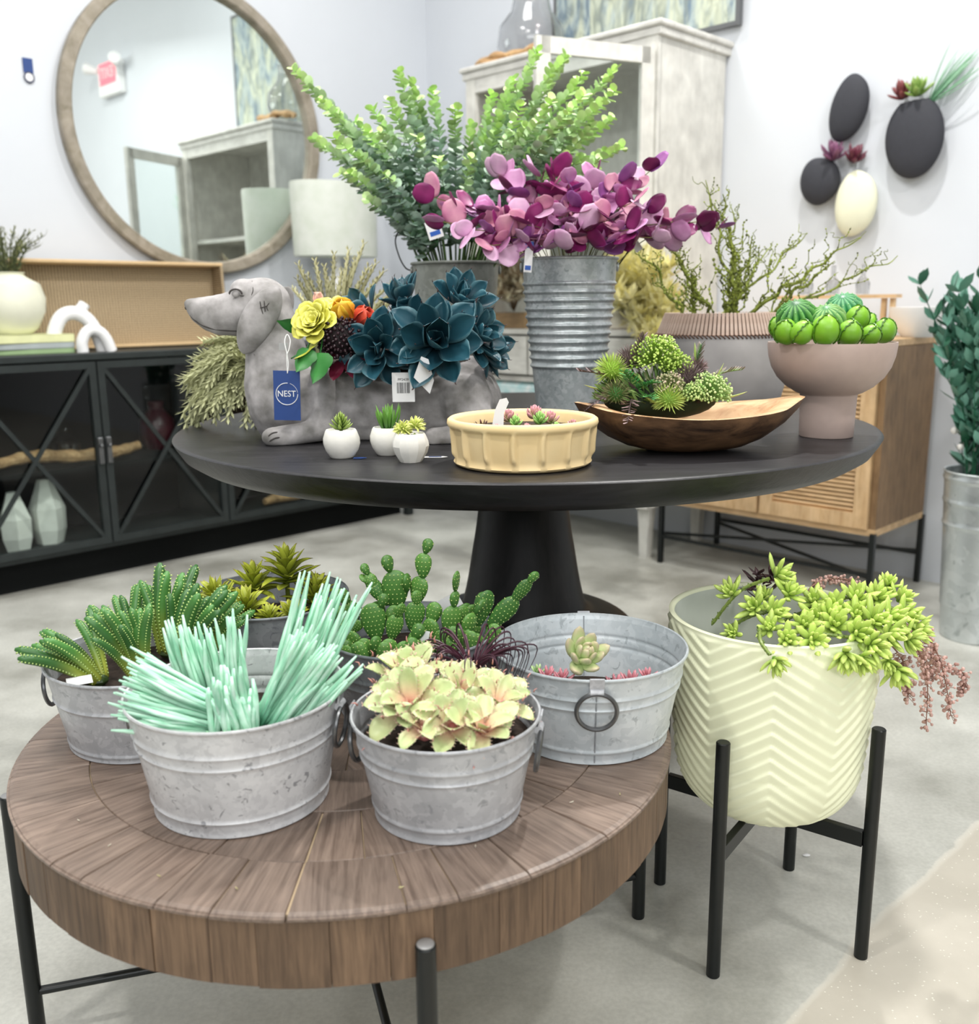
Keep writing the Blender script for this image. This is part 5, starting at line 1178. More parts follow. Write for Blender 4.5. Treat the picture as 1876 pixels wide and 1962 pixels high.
# paddle cacti
def pad(W, H_, j):
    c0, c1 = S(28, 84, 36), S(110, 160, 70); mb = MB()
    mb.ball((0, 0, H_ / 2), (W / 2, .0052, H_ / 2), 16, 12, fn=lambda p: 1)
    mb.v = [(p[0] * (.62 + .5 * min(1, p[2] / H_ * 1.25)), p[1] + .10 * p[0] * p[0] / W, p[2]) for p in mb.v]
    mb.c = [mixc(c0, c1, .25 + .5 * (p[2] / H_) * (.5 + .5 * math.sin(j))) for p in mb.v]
    r_ = random.Random(j); rows_ = max(3, int(H_ / .0062))
    for i in range(1, rows_):
        z = H_ * i / rows_; hw = W / 2 * math.sqrt(max(0, 1 - ((z - H_ / 2) / (H_ / 2)) ** 2)) * (.62 + .5 * min(1, z / H_ * 1.25)); c_ = max(1, int(hw * 2 / .0062))
        for k in range(c_ + 1):
            x = -hw * .92 + 1.84 * hw * (k + .5 * (i % 2)) / (c_ + .5); yy = .0052 * math.sqrt(max(0, 1 - (x / (hw + 1e-6)) ** 2)) * math.sqrt(max(.05, 1 - ((z - H_ / 2) / (H_ / 2)) ** 2))
            for sg in (-1, 1): mb.ball((x, sg * yy + .10 * x * x / W, z), .00095, 5, 4, S(196, 214, 130))
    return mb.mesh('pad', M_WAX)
PADS = [pad(.038, .060, 0), pad(.032, .050, 1), pad(.026, .040, 2), pad(.018, .026, 3), pad(.030, .066, 4)]
def cactus(px, py, Y, spec, lab):
    """spec: list of (mesh, parent index, x, z, tilt, turn, scale)"""
    b = at(px, py, Y); t = thing('paddle_cactus', lab, 'cactus', b, 0, 'paddle cacti in the middle tub'); Ms = []
    for (mi, par, x, z, tilt, turn, s_) in spec:
        M_ = (Ms[par] if par >= 0 else Matrix.Identity(4)) @ T(x, 0, z) @ R('Y', tilt) @ R('Z', turn) @ SC(s_ * (.86 if par < 0 else 1)); Ms.append(M_); link('pad', PADS[mi], t, M_)
CY = 1.345
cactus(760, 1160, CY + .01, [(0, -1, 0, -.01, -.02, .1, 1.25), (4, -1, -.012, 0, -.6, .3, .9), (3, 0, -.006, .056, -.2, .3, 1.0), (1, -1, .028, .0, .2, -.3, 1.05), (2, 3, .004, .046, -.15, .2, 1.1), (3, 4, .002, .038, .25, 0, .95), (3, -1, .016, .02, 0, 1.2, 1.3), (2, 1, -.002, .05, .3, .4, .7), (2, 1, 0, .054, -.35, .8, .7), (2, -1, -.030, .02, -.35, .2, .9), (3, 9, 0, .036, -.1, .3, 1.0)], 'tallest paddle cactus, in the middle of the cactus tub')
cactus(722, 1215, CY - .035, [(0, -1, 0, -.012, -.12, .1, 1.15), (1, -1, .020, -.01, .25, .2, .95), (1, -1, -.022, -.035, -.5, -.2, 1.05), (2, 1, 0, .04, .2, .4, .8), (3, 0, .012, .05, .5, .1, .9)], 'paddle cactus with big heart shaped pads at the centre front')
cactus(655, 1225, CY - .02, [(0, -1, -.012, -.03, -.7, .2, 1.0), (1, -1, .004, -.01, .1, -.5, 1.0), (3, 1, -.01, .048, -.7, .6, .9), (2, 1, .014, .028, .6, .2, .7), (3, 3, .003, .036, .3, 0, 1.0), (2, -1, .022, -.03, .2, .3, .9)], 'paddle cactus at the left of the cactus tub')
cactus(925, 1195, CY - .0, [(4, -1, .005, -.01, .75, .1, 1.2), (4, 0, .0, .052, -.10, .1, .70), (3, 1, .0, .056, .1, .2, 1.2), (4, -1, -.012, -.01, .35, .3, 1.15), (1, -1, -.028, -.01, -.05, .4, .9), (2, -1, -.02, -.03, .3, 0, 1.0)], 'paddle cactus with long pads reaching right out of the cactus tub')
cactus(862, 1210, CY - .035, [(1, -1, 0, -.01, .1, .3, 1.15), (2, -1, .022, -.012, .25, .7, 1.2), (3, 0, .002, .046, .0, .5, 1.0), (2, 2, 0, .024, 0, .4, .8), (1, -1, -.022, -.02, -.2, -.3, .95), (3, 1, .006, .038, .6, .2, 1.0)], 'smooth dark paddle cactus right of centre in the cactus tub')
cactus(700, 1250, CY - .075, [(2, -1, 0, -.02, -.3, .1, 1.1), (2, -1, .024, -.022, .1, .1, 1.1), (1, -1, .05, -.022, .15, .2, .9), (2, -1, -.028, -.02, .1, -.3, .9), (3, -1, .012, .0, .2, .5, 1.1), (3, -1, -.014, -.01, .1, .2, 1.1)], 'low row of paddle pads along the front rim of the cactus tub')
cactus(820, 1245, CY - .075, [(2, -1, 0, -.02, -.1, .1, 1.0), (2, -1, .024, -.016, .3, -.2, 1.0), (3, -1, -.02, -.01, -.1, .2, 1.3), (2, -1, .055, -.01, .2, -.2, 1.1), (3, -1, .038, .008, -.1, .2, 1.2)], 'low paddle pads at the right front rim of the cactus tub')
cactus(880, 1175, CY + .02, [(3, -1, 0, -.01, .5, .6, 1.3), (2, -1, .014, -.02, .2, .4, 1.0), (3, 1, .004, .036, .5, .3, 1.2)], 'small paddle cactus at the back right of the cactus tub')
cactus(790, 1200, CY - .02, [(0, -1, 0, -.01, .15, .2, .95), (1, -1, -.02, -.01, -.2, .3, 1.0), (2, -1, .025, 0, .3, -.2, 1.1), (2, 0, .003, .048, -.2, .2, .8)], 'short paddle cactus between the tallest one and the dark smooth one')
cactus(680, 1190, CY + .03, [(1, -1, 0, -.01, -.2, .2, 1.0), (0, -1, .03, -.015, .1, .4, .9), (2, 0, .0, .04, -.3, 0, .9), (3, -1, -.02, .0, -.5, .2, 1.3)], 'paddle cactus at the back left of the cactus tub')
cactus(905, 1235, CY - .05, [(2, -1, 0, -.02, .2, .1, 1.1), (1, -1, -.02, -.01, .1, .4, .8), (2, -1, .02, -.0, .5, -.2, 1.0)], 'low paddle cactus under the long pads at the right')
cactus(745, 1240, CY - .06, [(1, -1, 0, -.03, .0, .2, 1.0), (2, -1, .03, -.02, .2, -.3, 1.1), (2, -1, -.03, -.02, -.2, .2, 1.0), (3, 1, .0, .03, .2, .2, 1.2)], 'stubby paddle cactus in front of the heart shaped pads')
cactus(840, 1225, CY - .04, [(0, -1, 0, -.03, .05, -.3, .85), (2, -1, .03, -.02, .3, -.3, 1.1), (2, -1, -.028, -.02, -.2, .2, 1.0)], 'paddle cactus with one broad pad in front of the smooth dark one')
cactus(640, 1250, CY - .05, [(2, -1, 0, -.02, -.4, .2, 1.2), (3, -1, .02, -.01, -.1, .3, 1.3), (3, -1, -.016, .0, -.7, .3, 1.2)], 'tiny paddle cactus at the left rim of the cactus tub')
for (px, py, Y, w, lab, ry) in ((862, 1155, CY + .04, .034, 'white label sticking up behind the cacti', -.5), (808, 1222, CY - .06, .02, 'white card tucked between the paddle cacti', .2)):
    card('plant_card', px, py, Y, w, .022, lab, M_PAPER, ry=ry)
# purple-black air plant between the tubs
t = thing('air_plant', 'dark purple air plant with thin curling leaves on the rim between the tubs', 'succulent', at(905, 1290, 1.19)); r_ = random.Random(5)
for k in range(46):
    a = r_.uniform(0, 2 * PI); L = r_.uniform(.045, .085); d = V((math.cos(a), math.sin(a) * .6, r_.uniform(.6, 1.5))).normalized(); q = V((d.x, d.y, 0)) * 1.0
    sx_ = 1 if r_.random() < .75 else -1
    pts = [V((0, 0, 0)), d * L * .5, d * L * .75 + q * L * .3, d * L * .55 + q * L * .75, q * L * 1.0 - V((0, 0, L * .25))]
    obj('leaf', MB().tube(spline(pts, 4), [.0013] * 10 + [.0011, .0009, .0008, .0006, .0005, .0004, .0003], 5, lambda t_: mixc(S(78, 30, 48), S(52, 34, 46), t_)), M_LEAF, t)

# pink and green toothed rosettes in the front tub
A0_, A1_, A2_ = S(244, 186, 170), S(212, 222, 166), S(146, 178, 96)
def aloe_leaf(j):
    L, W = .052 + .005 * (j % 2), .030
    pf = lambda t: .62 + .55 * t if t < .6 else (.95 - ((t - .6) / .4) ** 2.4 * .9)
    mb = MB().leaf(L, W, prof=pf, bend=-.2 - .35 * j, cup=.35 + .15 * j, n=9, m=6, th=.0014, wav=.025, col=lambda t, u: mixc(mixc(A0_, A1_, min(1, t * 1.5)), mixc(A2_, S(224, 216, 150), .5 * (j % 2)), max(0, t - .5) * 1.2 * (1 - u * .6)))
    rows = []; y = z = 0; ang = (.2 + .35 * j) * .15; b = -(.2 + .35 * j)
    for i in range(10):
        t = i / 9; w = W / 2 * pf(t); cz = (.35 + .15 * j) * w
        for sg in (-1, 1):
            if i > 1:
                p = V((sg * w, y - math.sin(ang) * cz, z + math.cos(ang) * cz)); mb.tube([p, p + V((sg * .0026, .0012, .001))], [.0009, .0002], 4, S(236, 200, 180))
        y += L / 9 * math.cos(ang); z += L / 9 * math.sin(ang); ang += b / 9
    mb.tube([(0, y, z), (0, y + .004, z + .003), (0, y + .008, z + .002)], [.0013, .0008, .0002], 5, S(216, 150, 140))
    return mb.mesh('leaf', M_WAX)
AM = [aloe_leaf(j) for j in range(3)]
def aloe(dx, dy, dz, sc, lean, lab, n=13, t0=.25):
    b = tubpos('front', dx, dy, dz); t = thing('toothed_rosette', lab, 'succulent', b, 0, 'pink and green toothed rosettes in the front tub'); t.rotation_euler = V(lean).to_track_quat('Z', 'Y').to_euler()
    for i in range(n):
        f = i / n; link('leaf', rnd.choice(AM), t, T(0, 0, .004 * i / n) @ R('Z', i * 2.39996 + .3) @ T(0, .004, 0) @ R('X', t0 + 1.0 * f + rnd.uniform(-.1, .1)) @ SC(sc * (1.08 - .35 * f) * rnd.uniform(.9, 1.1)))
    obj('core', MB().ball((0, 0, -.004), (.010, .010, .010), 8, 6, S(226, 140, 136)), M_LEAF, t)
aloe(-.040, -.012, .136, 1.10, (-.22, -.55, .9), 'largest pale pink toothed rosette at the left of the front tub', 15)
aloe(-.048, .050, .138, 1.05, (-.1, -.1, 1), 'upright toothed rosette at the back left of the front tub', 11, .6)
aloe(.020, .030, .128, .9, (.05, -.3, 1), 'yellow pink toothed rosette at the centre back of the front tub', 12, .4)
aloe(.062, .012, .122, .9, (.25, -.4, 1), 'toothed rosette with a pink heart at the right of the front tub', 13)
aloe(.010, -.048, .126, .9, (.05, -.5, .8), 'green toothed rosette in the middle front of the front tub', 11)
aloe(.044, -.052, .122, .90, (.12, -.40, .9), 'striped toothed rosette at the front right rim', 10)
aloe(-.022, -.054, .126, .78, (-.05, -.30, .9), 'low toothed rosette at the front left rim', 8)
card('plant_card', 905, 1320, 1.13, .035, .016, 'white card half hidden behind the toothed rosettes', M_PAPER, ry=-.3)

# right tub: one pale rosette on a bed of pink ones
x, y, rt, rb, h = TUBS['right']
mpl = MB().fleshy(.036, .017, .009, bend=1.1, n=9, m=8, col=lambda t_, u: mixc(mixc(S(206, 226, 160), S(170, 196, 130), t_), S(222, 170, 170), max(0, t_ - .6) * .9 + .25 * u * t_)).mesh('leaf', M_WAX)
t = rosette('pale_rosette', 'plump pale green and pink succulent rosette lying in the right tub', 'succulent', at(1114, 1262, 1.262), mpl, 20, 1.35, .1, 1.3, up=(.25, -.75, .7))
obj('stem', MB().tube([(0, 0, 0), (0, 0, -.02)], .0035, 6, S(120, 160, 80)), M_LEAF, t)
mpp = MB().fleshy(.024, .008, .004, bend=.6, n=6, m=5, col=lambda t_, u: mixc(S(196, 110, 120), S(222, 150, 160), t_)).mesh('leaf', M_WAX)
mpg = MB().fleshy(.022, .009, .004, bend=.7, n=6, m=5, col=lambda t_, u: mixc(S(150, 190, 120), S(196, 222, 160), t_)).mesh('leaf', M_WAX)
for (px, py, Y, me_, n, sc, lab) in ((1050, 1276, 1.25, mpp, 12, 1.0, 'pink rosette just left of the pale one in the right tub'), (1030, 1270, 1.27, mpg, 10, .8, 'tiny pale green rosette at the left of the right tub'), (1078, 1284, 1.24, mpp, 12, 1.0, 'pink rosette touching the pale one'),
        (1180, 1290, 1.25, mpp, 12, 1.0, 'red pink rosette right of the pale one in the right tub'), (1210, 1288, 1.26, mpp, 12, 1.1, 'crimson rosette further right in the right tub'), (1240, 1284, 1.28, mpp, 10, .9, 'small crimson rosette at the far right of the right tub')):
    p = at(px, py, Y); p.z = CTZ + h * (.60 if px > 1150 else .70); rosette('small_rosette', lab, 'succulent', p, me_, n, sc, group='small rosettes in the right tub')

# ------------------------------------------------------------------ trailing succulents in the cream planter
LG0, LG1 = S(104, 150, 44), S(214, 236, 124)
mll = [MB().fleshy(L, W, .0062, bend=b_, n=7, m=6, prof=lambda t: math.sin(PI * min(1, .12 + .80 * t)) ** .7, col=lambda t_, u: mixc(LG0, LG1, .25 + t_ * .8)).mesh('leaf', M_WAX) for L, W, b_ in ((.032, .0115, .5), (.027, .0110, .8), (.036, .0105, .3))]
RZ = .2182 + .327
def clus(t, p, d, n=15, sc=1.0):
    q = V(d).to_track_quat('Z', 'Y').to_matrix().to_4x4(); hub = obj('rosette', MB().ball((0, 0, 0), .004, 6, 5, LG0), M_WAX, t, T(*p) @ q)
    for i in range(n):
        f = i / n; link('leaf', rnd.choice(mll), hub, T(0, 0, .006 * f) @ R('Z', i * 2.39996) @ R('X', .15 + 1.15 * f + rnd.uniform(-.1, .1)) @ SC(sc * (1.05 - .35 * f)))
def strand(pts_px, lab, clusters):
    P = [at(*p) for p in pts_px]; t = thing('trailing_succulent', lab, 'succulent', P[0], 0, 'lime green trailing succulents in the cream planter'); o = P[0]
    sp = spline([p - o for p in P], 8); m_ = len(sp); obj('stem', MB().tube(sp, [.0026 + .0006 * (i % 2) for i in range(m_)], 6, S(130, 150, 70)), M_LEAF, t)
    mb = MB()
    for i in range(0, m_): 
        for k in range(2): a = rnd.uniform(0, 6); mb.ball(sp[i] + V((math.cos(a), math.sin(a), rnd.uniform(-1, 1))) * .003, .0016, 5, 4, S(96, 120, 50))
    tag(obj('leaf_scars', mb, M_LEAF, t), kind='stuff')
    for (px, py, Y, d, sc) in clusters: clus(t, at(px, py, Y) - o, d, sc=sc)
SY = 1.447
strand([(1365, 1195, SY), (1400, 1150, SY - .01), (1430, 1125, SY), (1475, 1108, SY)], 'trailing succulent arching up left with one bright rosette at its tip', [(1487, 1104, SY, (.5, -.4, .4), 1.05), (1402, 1140, SY, (-.4, -.3, .6), .95)])
strand([(1400, 1200, SY - .04), (1440, 1180, SY - .05), (1480, 1170, SY - .05)], 'short trailing succulent left of the middle', [(1448, 1165, SY - .05, (-.5, -.6, .5), 1.0), (1480, 1175, SY - .06, (.3, -.8, .4), 1.05), (1510, 1140, SY - .02, (.2, -.6, .8), 1.1), (1408, 1215, SY - .06, (-.5, -.6, .3), .7), (1465, 1150, SY, (-.3, -.3, .9), .8)])
strand([(1455, 1205, SY - .12), (1458, 1230, SY - .168), (1475, 1255, SY - .185)], 'thin trailing succulent hanging over the front rim with a small rosette', [(1484, 1262, SY - .188, (.25, -.55, -.75), .85)])
strand([(1500, 1190, SY), (1570, 1160, SY - .02), (1640, 1145, SY - .02), (1720, 1170, SY - .04), (1765, 1200, SY - .05)], 'long trailing succulent crossing the top to the right', [(1560, 1155, SY - .02, (-.3, -.5, .7), .95), (1600, 1165, SY - .05, (-.5, -.8, .6), 1.1), (1640, 1150, SY - .03, (-.1, -.6, .9), 1.1), (1680, 1150, SY - .02, (.2, -.5, .9), 1.1), (1722, 1150, SY - .02, (.6, -.3, .6), 1.0), (1730, 1180, SY - .05, (.5, -.8, .4), 1.1), (1752, 1205, SY - .06, (.8, -.6, .1), 1.0), (1700, 1125, SY, (.1, -.2, .9), .85), (1560, 1185, SY - .07, (-.3, -.8, .5), 1.0)])
strand([(1520, 1225, SY - .08), (1560, 1215, SY - .11), (1620, 1220, SY - .13), (1700, 1235, SY - .14)], 'front trailing succulent spilling over the rim to the right', [(1556, 1228, SY - .14, (-.1, -.9, .4), 1.05), (1508, 1228, SY - .14, (-.2, -.8, .5), .95), (1600, 1200, SY - .10, (-.2, -.8, .6), 1.15), (1640, 1215, SY - .13, (.1, -.9, .3), 1.15), (1668, 1235, SY - .15, (.3, -.9, .0), 1.1), (1620, 1250, SY - .165, (-.2, -.7, -.7), 1.1), (1650, 1258, SY - .16, (.2, -.7, -.7), 1.0), (1700, 1215, SY - .11, (.5, -.9, .2), 1.15), (1590, 1180, SY - .08, (0, -.8, .7), 1.0), (1735, 1225, SY - .09, (.7, -.7, .0), 1.0), (1540, 1200, SY - .10, (-.2, -.7, .7), .95), (1672, 1190, SY - .09, (.2, -.8, .5), 1.1), (1640, 1180, SY - .07, (.0, -.8, .6), 1.0), (1475, 1205, SY - .10, (-.3, -.7, .6), .85), (1705, 1185, SY - .08, (.4, -.8, .5), 1.05)])
strand([(1660, 1240, SY - .12), (1700, 1262, SY - .13), (1718, 1275, SY - .13)], 'trailing succulent dangling lowest at the right of the planter', [(1718, 1282, SY - .13, (.25, -.6, -.8), 1.1), (1700, 1265, SY - .13, (-.1, -.8, -.5), .7)])
# dusty pink berry sprays
BK0, BK1 = S(176, 136, 126), S(222, 184, 174)
def spray(pts_px, lab, dens, rad, nfan=9):
    P = [at(*p) for p in pts_px]; o = P[0]; t = thing('berry_spray', lab, 'branch', o, 0, 'dusty pink berry sprays in the cream planter'); sp = spline([p - o for p in P], 8); m_ = len(sp)
    st_ = MB(); st_.tube(sp, [.0016 - .0009 * i / m_ for i in range(m_)], 5, S(150, 110, 96)); obj('stem', st_, M_LEAF_MATTE, t); bl = MB(); tw = MB()
    for i in range(int(m_ * .35), m_):
        for k in range(dens + 2):
            d = V((rnd.uniform(-1, 1), rnd.uniform(-1, 1), rnd.uniform(-1.2, .5))).normalized(); q = sp[i] + d * rad * rnd.uniform(.4, 1); tw.tube([sp[i], q], .0005, 4, S(150, 110, 96)); bl.ball(q, rnd.uniform(.0021, .0034), 6, 5, mixc(BK0, BK1, rnd.random()))
    tag(obj('twigs', tw, M_LEAF_MATTE, t), kind='stuff'); tag(obj('berries', bl, M_WAX, t), kind='stuff')
spray([(1530, 1160, SY), (1560, 1120, SY + .01), (1600, 1108, SY + .02), (1640, 1115, SY + .03)], 'pink berry spray arching over the back of the planter', 3, .012)
spray([(1640, 1150, SY), (1740, 1180, SY), (1790, 1240, SY - .02), (1810, 1300, SY - .03), (1822, 1370, SY - .03)], 'pink berry spray hanging furthest right of the planter', 3, .014)
spray([(1650, 1160, SY - .02), (1740, 1220, SY - .05), (1775, 1290, SY - .06), (1775, 1390, SY - .06)], 'longest pink berry spray hanging beside the planter', 3, .013)
spray([(1650, 1160, SY - .02), (1745, 1230, SY - .02), (1800, 1270, SY), (1845, 1290, SY), (1845, 1330, SY)], 'pink berry spray arching out to the right', 3, .012)
spray([(1650, 1180, SY - .05), (1720, 1250, SY - .08), (1735, 1290, SY - .09), (1740, 1335, SY - .09)], 'short pink berry spray below the dangling succulent', 3, .014)
spray([(1650, 1170, SY), (1745, 1200, SY + .02), (1770, 1250, SY + .02), (1782, 1300, SY + .01)], 'dense pink berry spray behind the right rosettes', 5, .018)
t = thing('burgundy_sprig', 'dark burgundy sprig at the back of the cream planter', 'succulent', at(1450, 1120, SY + .10)); mbs = MB().leaf(.03, .010, bend=.3, n=4, m=2, col=S(70, 44, 46)).mesh('leaf', M_LEAF)
for k in range(26): a = k * 2.4; link('leaf', mbs, t, T(rnd.uniform(-.01, .03), 0, rnd.uniform(-.03, .02)) @ aim((math.cos(a), math.sin(a), rnd.uniform(-.2, 1))))
# ------------------------------------------------------------------ things along the two walls
rnd = random.Random(9)
_u = V((-_s, -_s, 0)); _w = V((_s, -_s, 0))
def _hit(px, py, n, d):
    r = _r2 * ((px - W_PX / 2) / F_PX) + _d2 * ((py - H_PX / 2) / F_PX) + _f; e = V((0, 0, EYE))
    k = ((CORNER + n * d) - e).dot(n) / r.dot(n); return e + r * k
def onL(px, py, b): return _hit(px, py, _w, b)      # point at distance b from the left wall
def onR(px, py, a): return _hit(px, py, _u, a)      # point at distance a from the right wall
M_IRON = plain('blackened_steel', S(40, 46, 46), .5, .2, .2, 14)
M_IRON_IN_SHADE = plain('interior_and_shade_black', S(9, 12, 12), .8, spec=.2)  # near-black of the interior; also paints the shade under the console
M_PANE, nt, b = new_mat('window_glass', .02)
nt.nodes.remove(b); tr = N(nt, 'ShaderNodeBsdfTransparent'); tr.inputs[0].default_value = (.93, .96, .95, 1); gl = N(nt, 'ShaderNodeBsdfGlossy'); gl.inputs['Roughness'].default_value = .02
fr = N(nt, 'ShaderNodeFresnel'); fr.inputs[0].default_value = 1.45; ms = N(nt, 'ShaderNodeMixShader')
ge = N(nt, 'ShaderNodeNewGeometry'); iv = N(nt, 'ShaderNodeMath', operation='SUBTRACT'); iv.inputs[0].default_value = 1; nt.links.new(ge.outputs['Backfacing'], iv.inputs[1]); mu = N(nt, 'ShaderNodeMath', operation='MULTIPLY'); nt.links.new(iv.outputs[0], mu.inputs[0]); nt.links.new(fr.outputs[0], mu.inputs[1]); nt.links.new(mu.outputs[0], ms.inputs[0]); nt.links.new(tr.outputs[0], ms.inputs[1]); nt.links.new(gl.outputs[0], ms.inputs[2]); nt.links.new(ms.outputs[0], nt.nodes['Material Output'].inputs[0])

# black metal and glass console along the left wall; local x runs towards the corner
con = thing('console_cabinet', 'long black metal console cabinet with X-braced glass doors, along the left wall', 'cabinet', room(1.56, .215), LW)
Wc, Dc = 2.06, .41
obj('top', MB().box((0, 0, .850), (Wc + .03, Dc + .03, .026), ch=.003), M_IRON, con, smooth=False)
for s_ in (-1, 1): obj('side_panel', MB().box((s_ * (Wc / 2 - .012), 0, .477), (.024, Dc, .718)), M_IRON, con, smooth=False)
obj('back_panel', MB().box((0, Dc / 2 - .006, .477), (Wc - .05, .012, .718)), M_IRON_IN_SHADE, con, smooth=False)
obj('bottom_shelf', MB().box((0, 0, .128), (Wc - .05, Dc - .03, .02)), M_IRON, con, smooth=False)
obj('middle_shelf', MB().box((0, .02, .43), (Wc - .05, Dc - .07, .016)), M_IRON_IN_SHADE, con, smooth=False)
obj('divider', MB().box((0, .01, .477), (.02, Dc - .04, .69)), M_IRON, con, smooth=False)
obj('shade_block', MB().box((0, .03, .059), (Wc - .06, Dc - .08, .118)), M_IRON_IN_SHADE, con, smooth=False)  # added black block standing in for the shadow under the console
for sx_ in (-1, 1):
    for sy_ in (-1, 1): obj('foot', MB().box((sx_ * (Wc / 2 - .02), sy_ * (Dc / 2 - .02), .059), (.035, .035, .118)), M_IRON, con, smooth=False)
dw = .505
for k in range(4):
    cx = -Wc / 2 + .02 + dw * (k + .5); z0, z1 = .142, .832; fw = .026
    d = obj('door', MB().box((0, 0, z1 - fw / 2), (dw - .006, .022, fw)).box((0, 0, z0 + fw / 2), (dw - .006, .022, fw)).box((-dw / 2 + .003 + fw / 2, 0, (z0 + z1) / 2), (fw, .022, z1 - z0 - 2 * fw)).box((dw / 2 - .003 - fw / 2, 0, (z0 + z1) / 2), (fw, .022, z1 - z0 - 2 * fw)), M_IRON, con, T(cx, -Dc / 2 - .004, 0), smooth=False)
    obj('pane', MB().box((0, .004, (z0 + z1) / 2), (dw - .05, .004, z1 - z0 - .05)), M_PANE, d, smooth=False)
    for sg in (-1, 1):
        L = math.hypot(dw - .055, z1 - z0 - .05); an = math.atan2(z1 - z0 - .05, dw - .055) * sg
        obj('cross_bar', MB().box((0, -.001 - .0045 * (sg > 0), 0), (L, .008, .016)), M_IRON, d, T(0, -.004, (z0 + z1) / 2) @ R('Y', -an), smooth=False)
    hs = 1 if k % 2 == 0 else -1
    obj('latch', MB().box((0, 0, 0), (.018, .014, .10), ch=.002).ball((0, -.014, .02), .008, 8, 6), M_RING, d, T(hs * (dw / 2 - .016), -.016, .50))
# contents of the console
def cz(px, py, b, z): p = onL(px, py, b); p.z = z; return p
M_PLASTER = plain('white_plaster', S(222, 224, 216), .8, scale=20)
for i, (px, b_, w_, h_, lab) in enumerate(((32, .27, .055, .22, 'grey-white faceted block vase behind the left console door, nearer the edge'), (95, .24, .06, .25, 'cream faceted block vase behind the left console door'))):
    t = thing('faceted_vase', lab, 'vase', cz(px, 1020, b_, .1385), .4 * i); ph = [(0, 0), (w_ * .8, 0), (w_ * 1.05, h_ * .22), (w_ * 1.1, h_ * .55), (w_ * .62, h_ * .85), (w_ * .42, h_), (w_ * .3, h_), (w_ * .3, h_ * .9), (0, h_ * .9)]
    obj('vase_body', MB().lathe(ph, 6), M_PLASTER, t, smooth=False)
t = thing('driftwood', 'long pale driftwood piece on the console shelf behind the glass', 'driftwood', cz(140, 850, .24, .4385)); M_DRIFT = wood('driftwood', S(150, 112, 70), S(214, 178, 130), (6, 30, 30), .7, 0, 2)
pts = [onL(-10, 868, .25), onL(60, 858, .22), onL(150, 852, .22), onL(220, 842, .24), onL(265, 834, .24)]; pts = [V((p.x, p.y, .465 + .012 * math.sin(i * 2))) - t.location for i, p in enumerate(pts)]
sp = spline(pts, 6); obj('trunk', MB().tube(sp, [.014 + .012 * math.sin(PI * (.1 + .85 * i / len(sp))) * (1 + .3 * math.sin(i * 1.9)) for i in range(len(sp))], 10), M_DRIFT, t)
t = thing('glass_jar', 'clear glass jar on the console shelf behind the X brace', 'jar', cz(128, 850, .16, .4385)); obj('jar_body', MB().lathe([(0, 0), (.045, 0), (.06, .02), (.06, .07), (.03, .10), (.02, .115), (.022, .12), (.017, .115), (.027, .098), (.056, .068), (.056, .022), (.042, .004), (0, .004)], 24), M_GLASS, t)
t = thing('red_vase', 'dark red rounded vase deep inside the console', 'vase', cz(300, 800, .14, .4385)); obj('vase_body', MB().lathe([(0, 0), (.05, 0), (.075, .05), (.07, .12), (.03, .17), (.035, .2), (.028, .2), (0, .17)], 24), plain('dark_red_glaze', S(60, 8, 22), .3), t)
t = thing('driftwood', 'short pale wood piece on the console shelf, under the edge of the black table', 'driftwood', cz(540, 960, .28, .1385)); obj('trunk', MB().tube([(-.09, 0, .022), (-.03, .01, .03), (.04, -.005, .028), (.10, 0, .02)], [.014, .022, .02, .012], 10, M=R('Z', LW)), M_DRIFT, t)
# on the console
TOPZ = .8635
M_BOOKS = [plain('pale_yellow_cover', S(226, 228, 176), .7), plain('grey_cover', S(170, 178, 178), .7), plain('green_cover', S(150, 176, 130), .7)]
bp = onL(40, 650, .22)
for k, (h_, lab) in enumerate(((.018, 'green edged book at the bottom of the stack on the console'), (.022, 'grey book in the middle of the stack on the console'), (.030, 'pale yellow book on top of the stack on the console'))):
    z = TOPZ + sum((.018, .022, .030)[:k]); t = thing('book', lab, 'book', (bp.x, bp.y, z), LW + .04 * k, 'books stacked on the console')
    obj('cover', MB().box((0, 0, .001), (.30, .22, .002)).box((0, 0, h_ - .0015), (.30, .22, .002)).box((0, -.109, h_ / 2), (.30, .002, h_ - .001)), M_BOOKS[2 - k], t, smooth=False)
    obj('pages', MB().box((0, .002, h_ / 2), (.29, .205, h_ - .005)), M_PAPER, t, smooth=False)
vp = onL(18, 560, .22); t = thing('cream_vase', 'round cream ceramic vase with shrubby greenery, on the stack of books', 'vase', (vp.x, vp.y, TOPZ + .0705))
obj('vase_body', MB().lathe([(0, 0), (.06, 0), (.085, .02), (.115, .08), (.120, .13), (.105, .18), (.062, .205), (.052, .215), (.060, .222), (.052, .222), (.045, .21), (0, .19)], 48), plain('cream_ceramic', S(232, 232, 212), .5, scale=10), t)
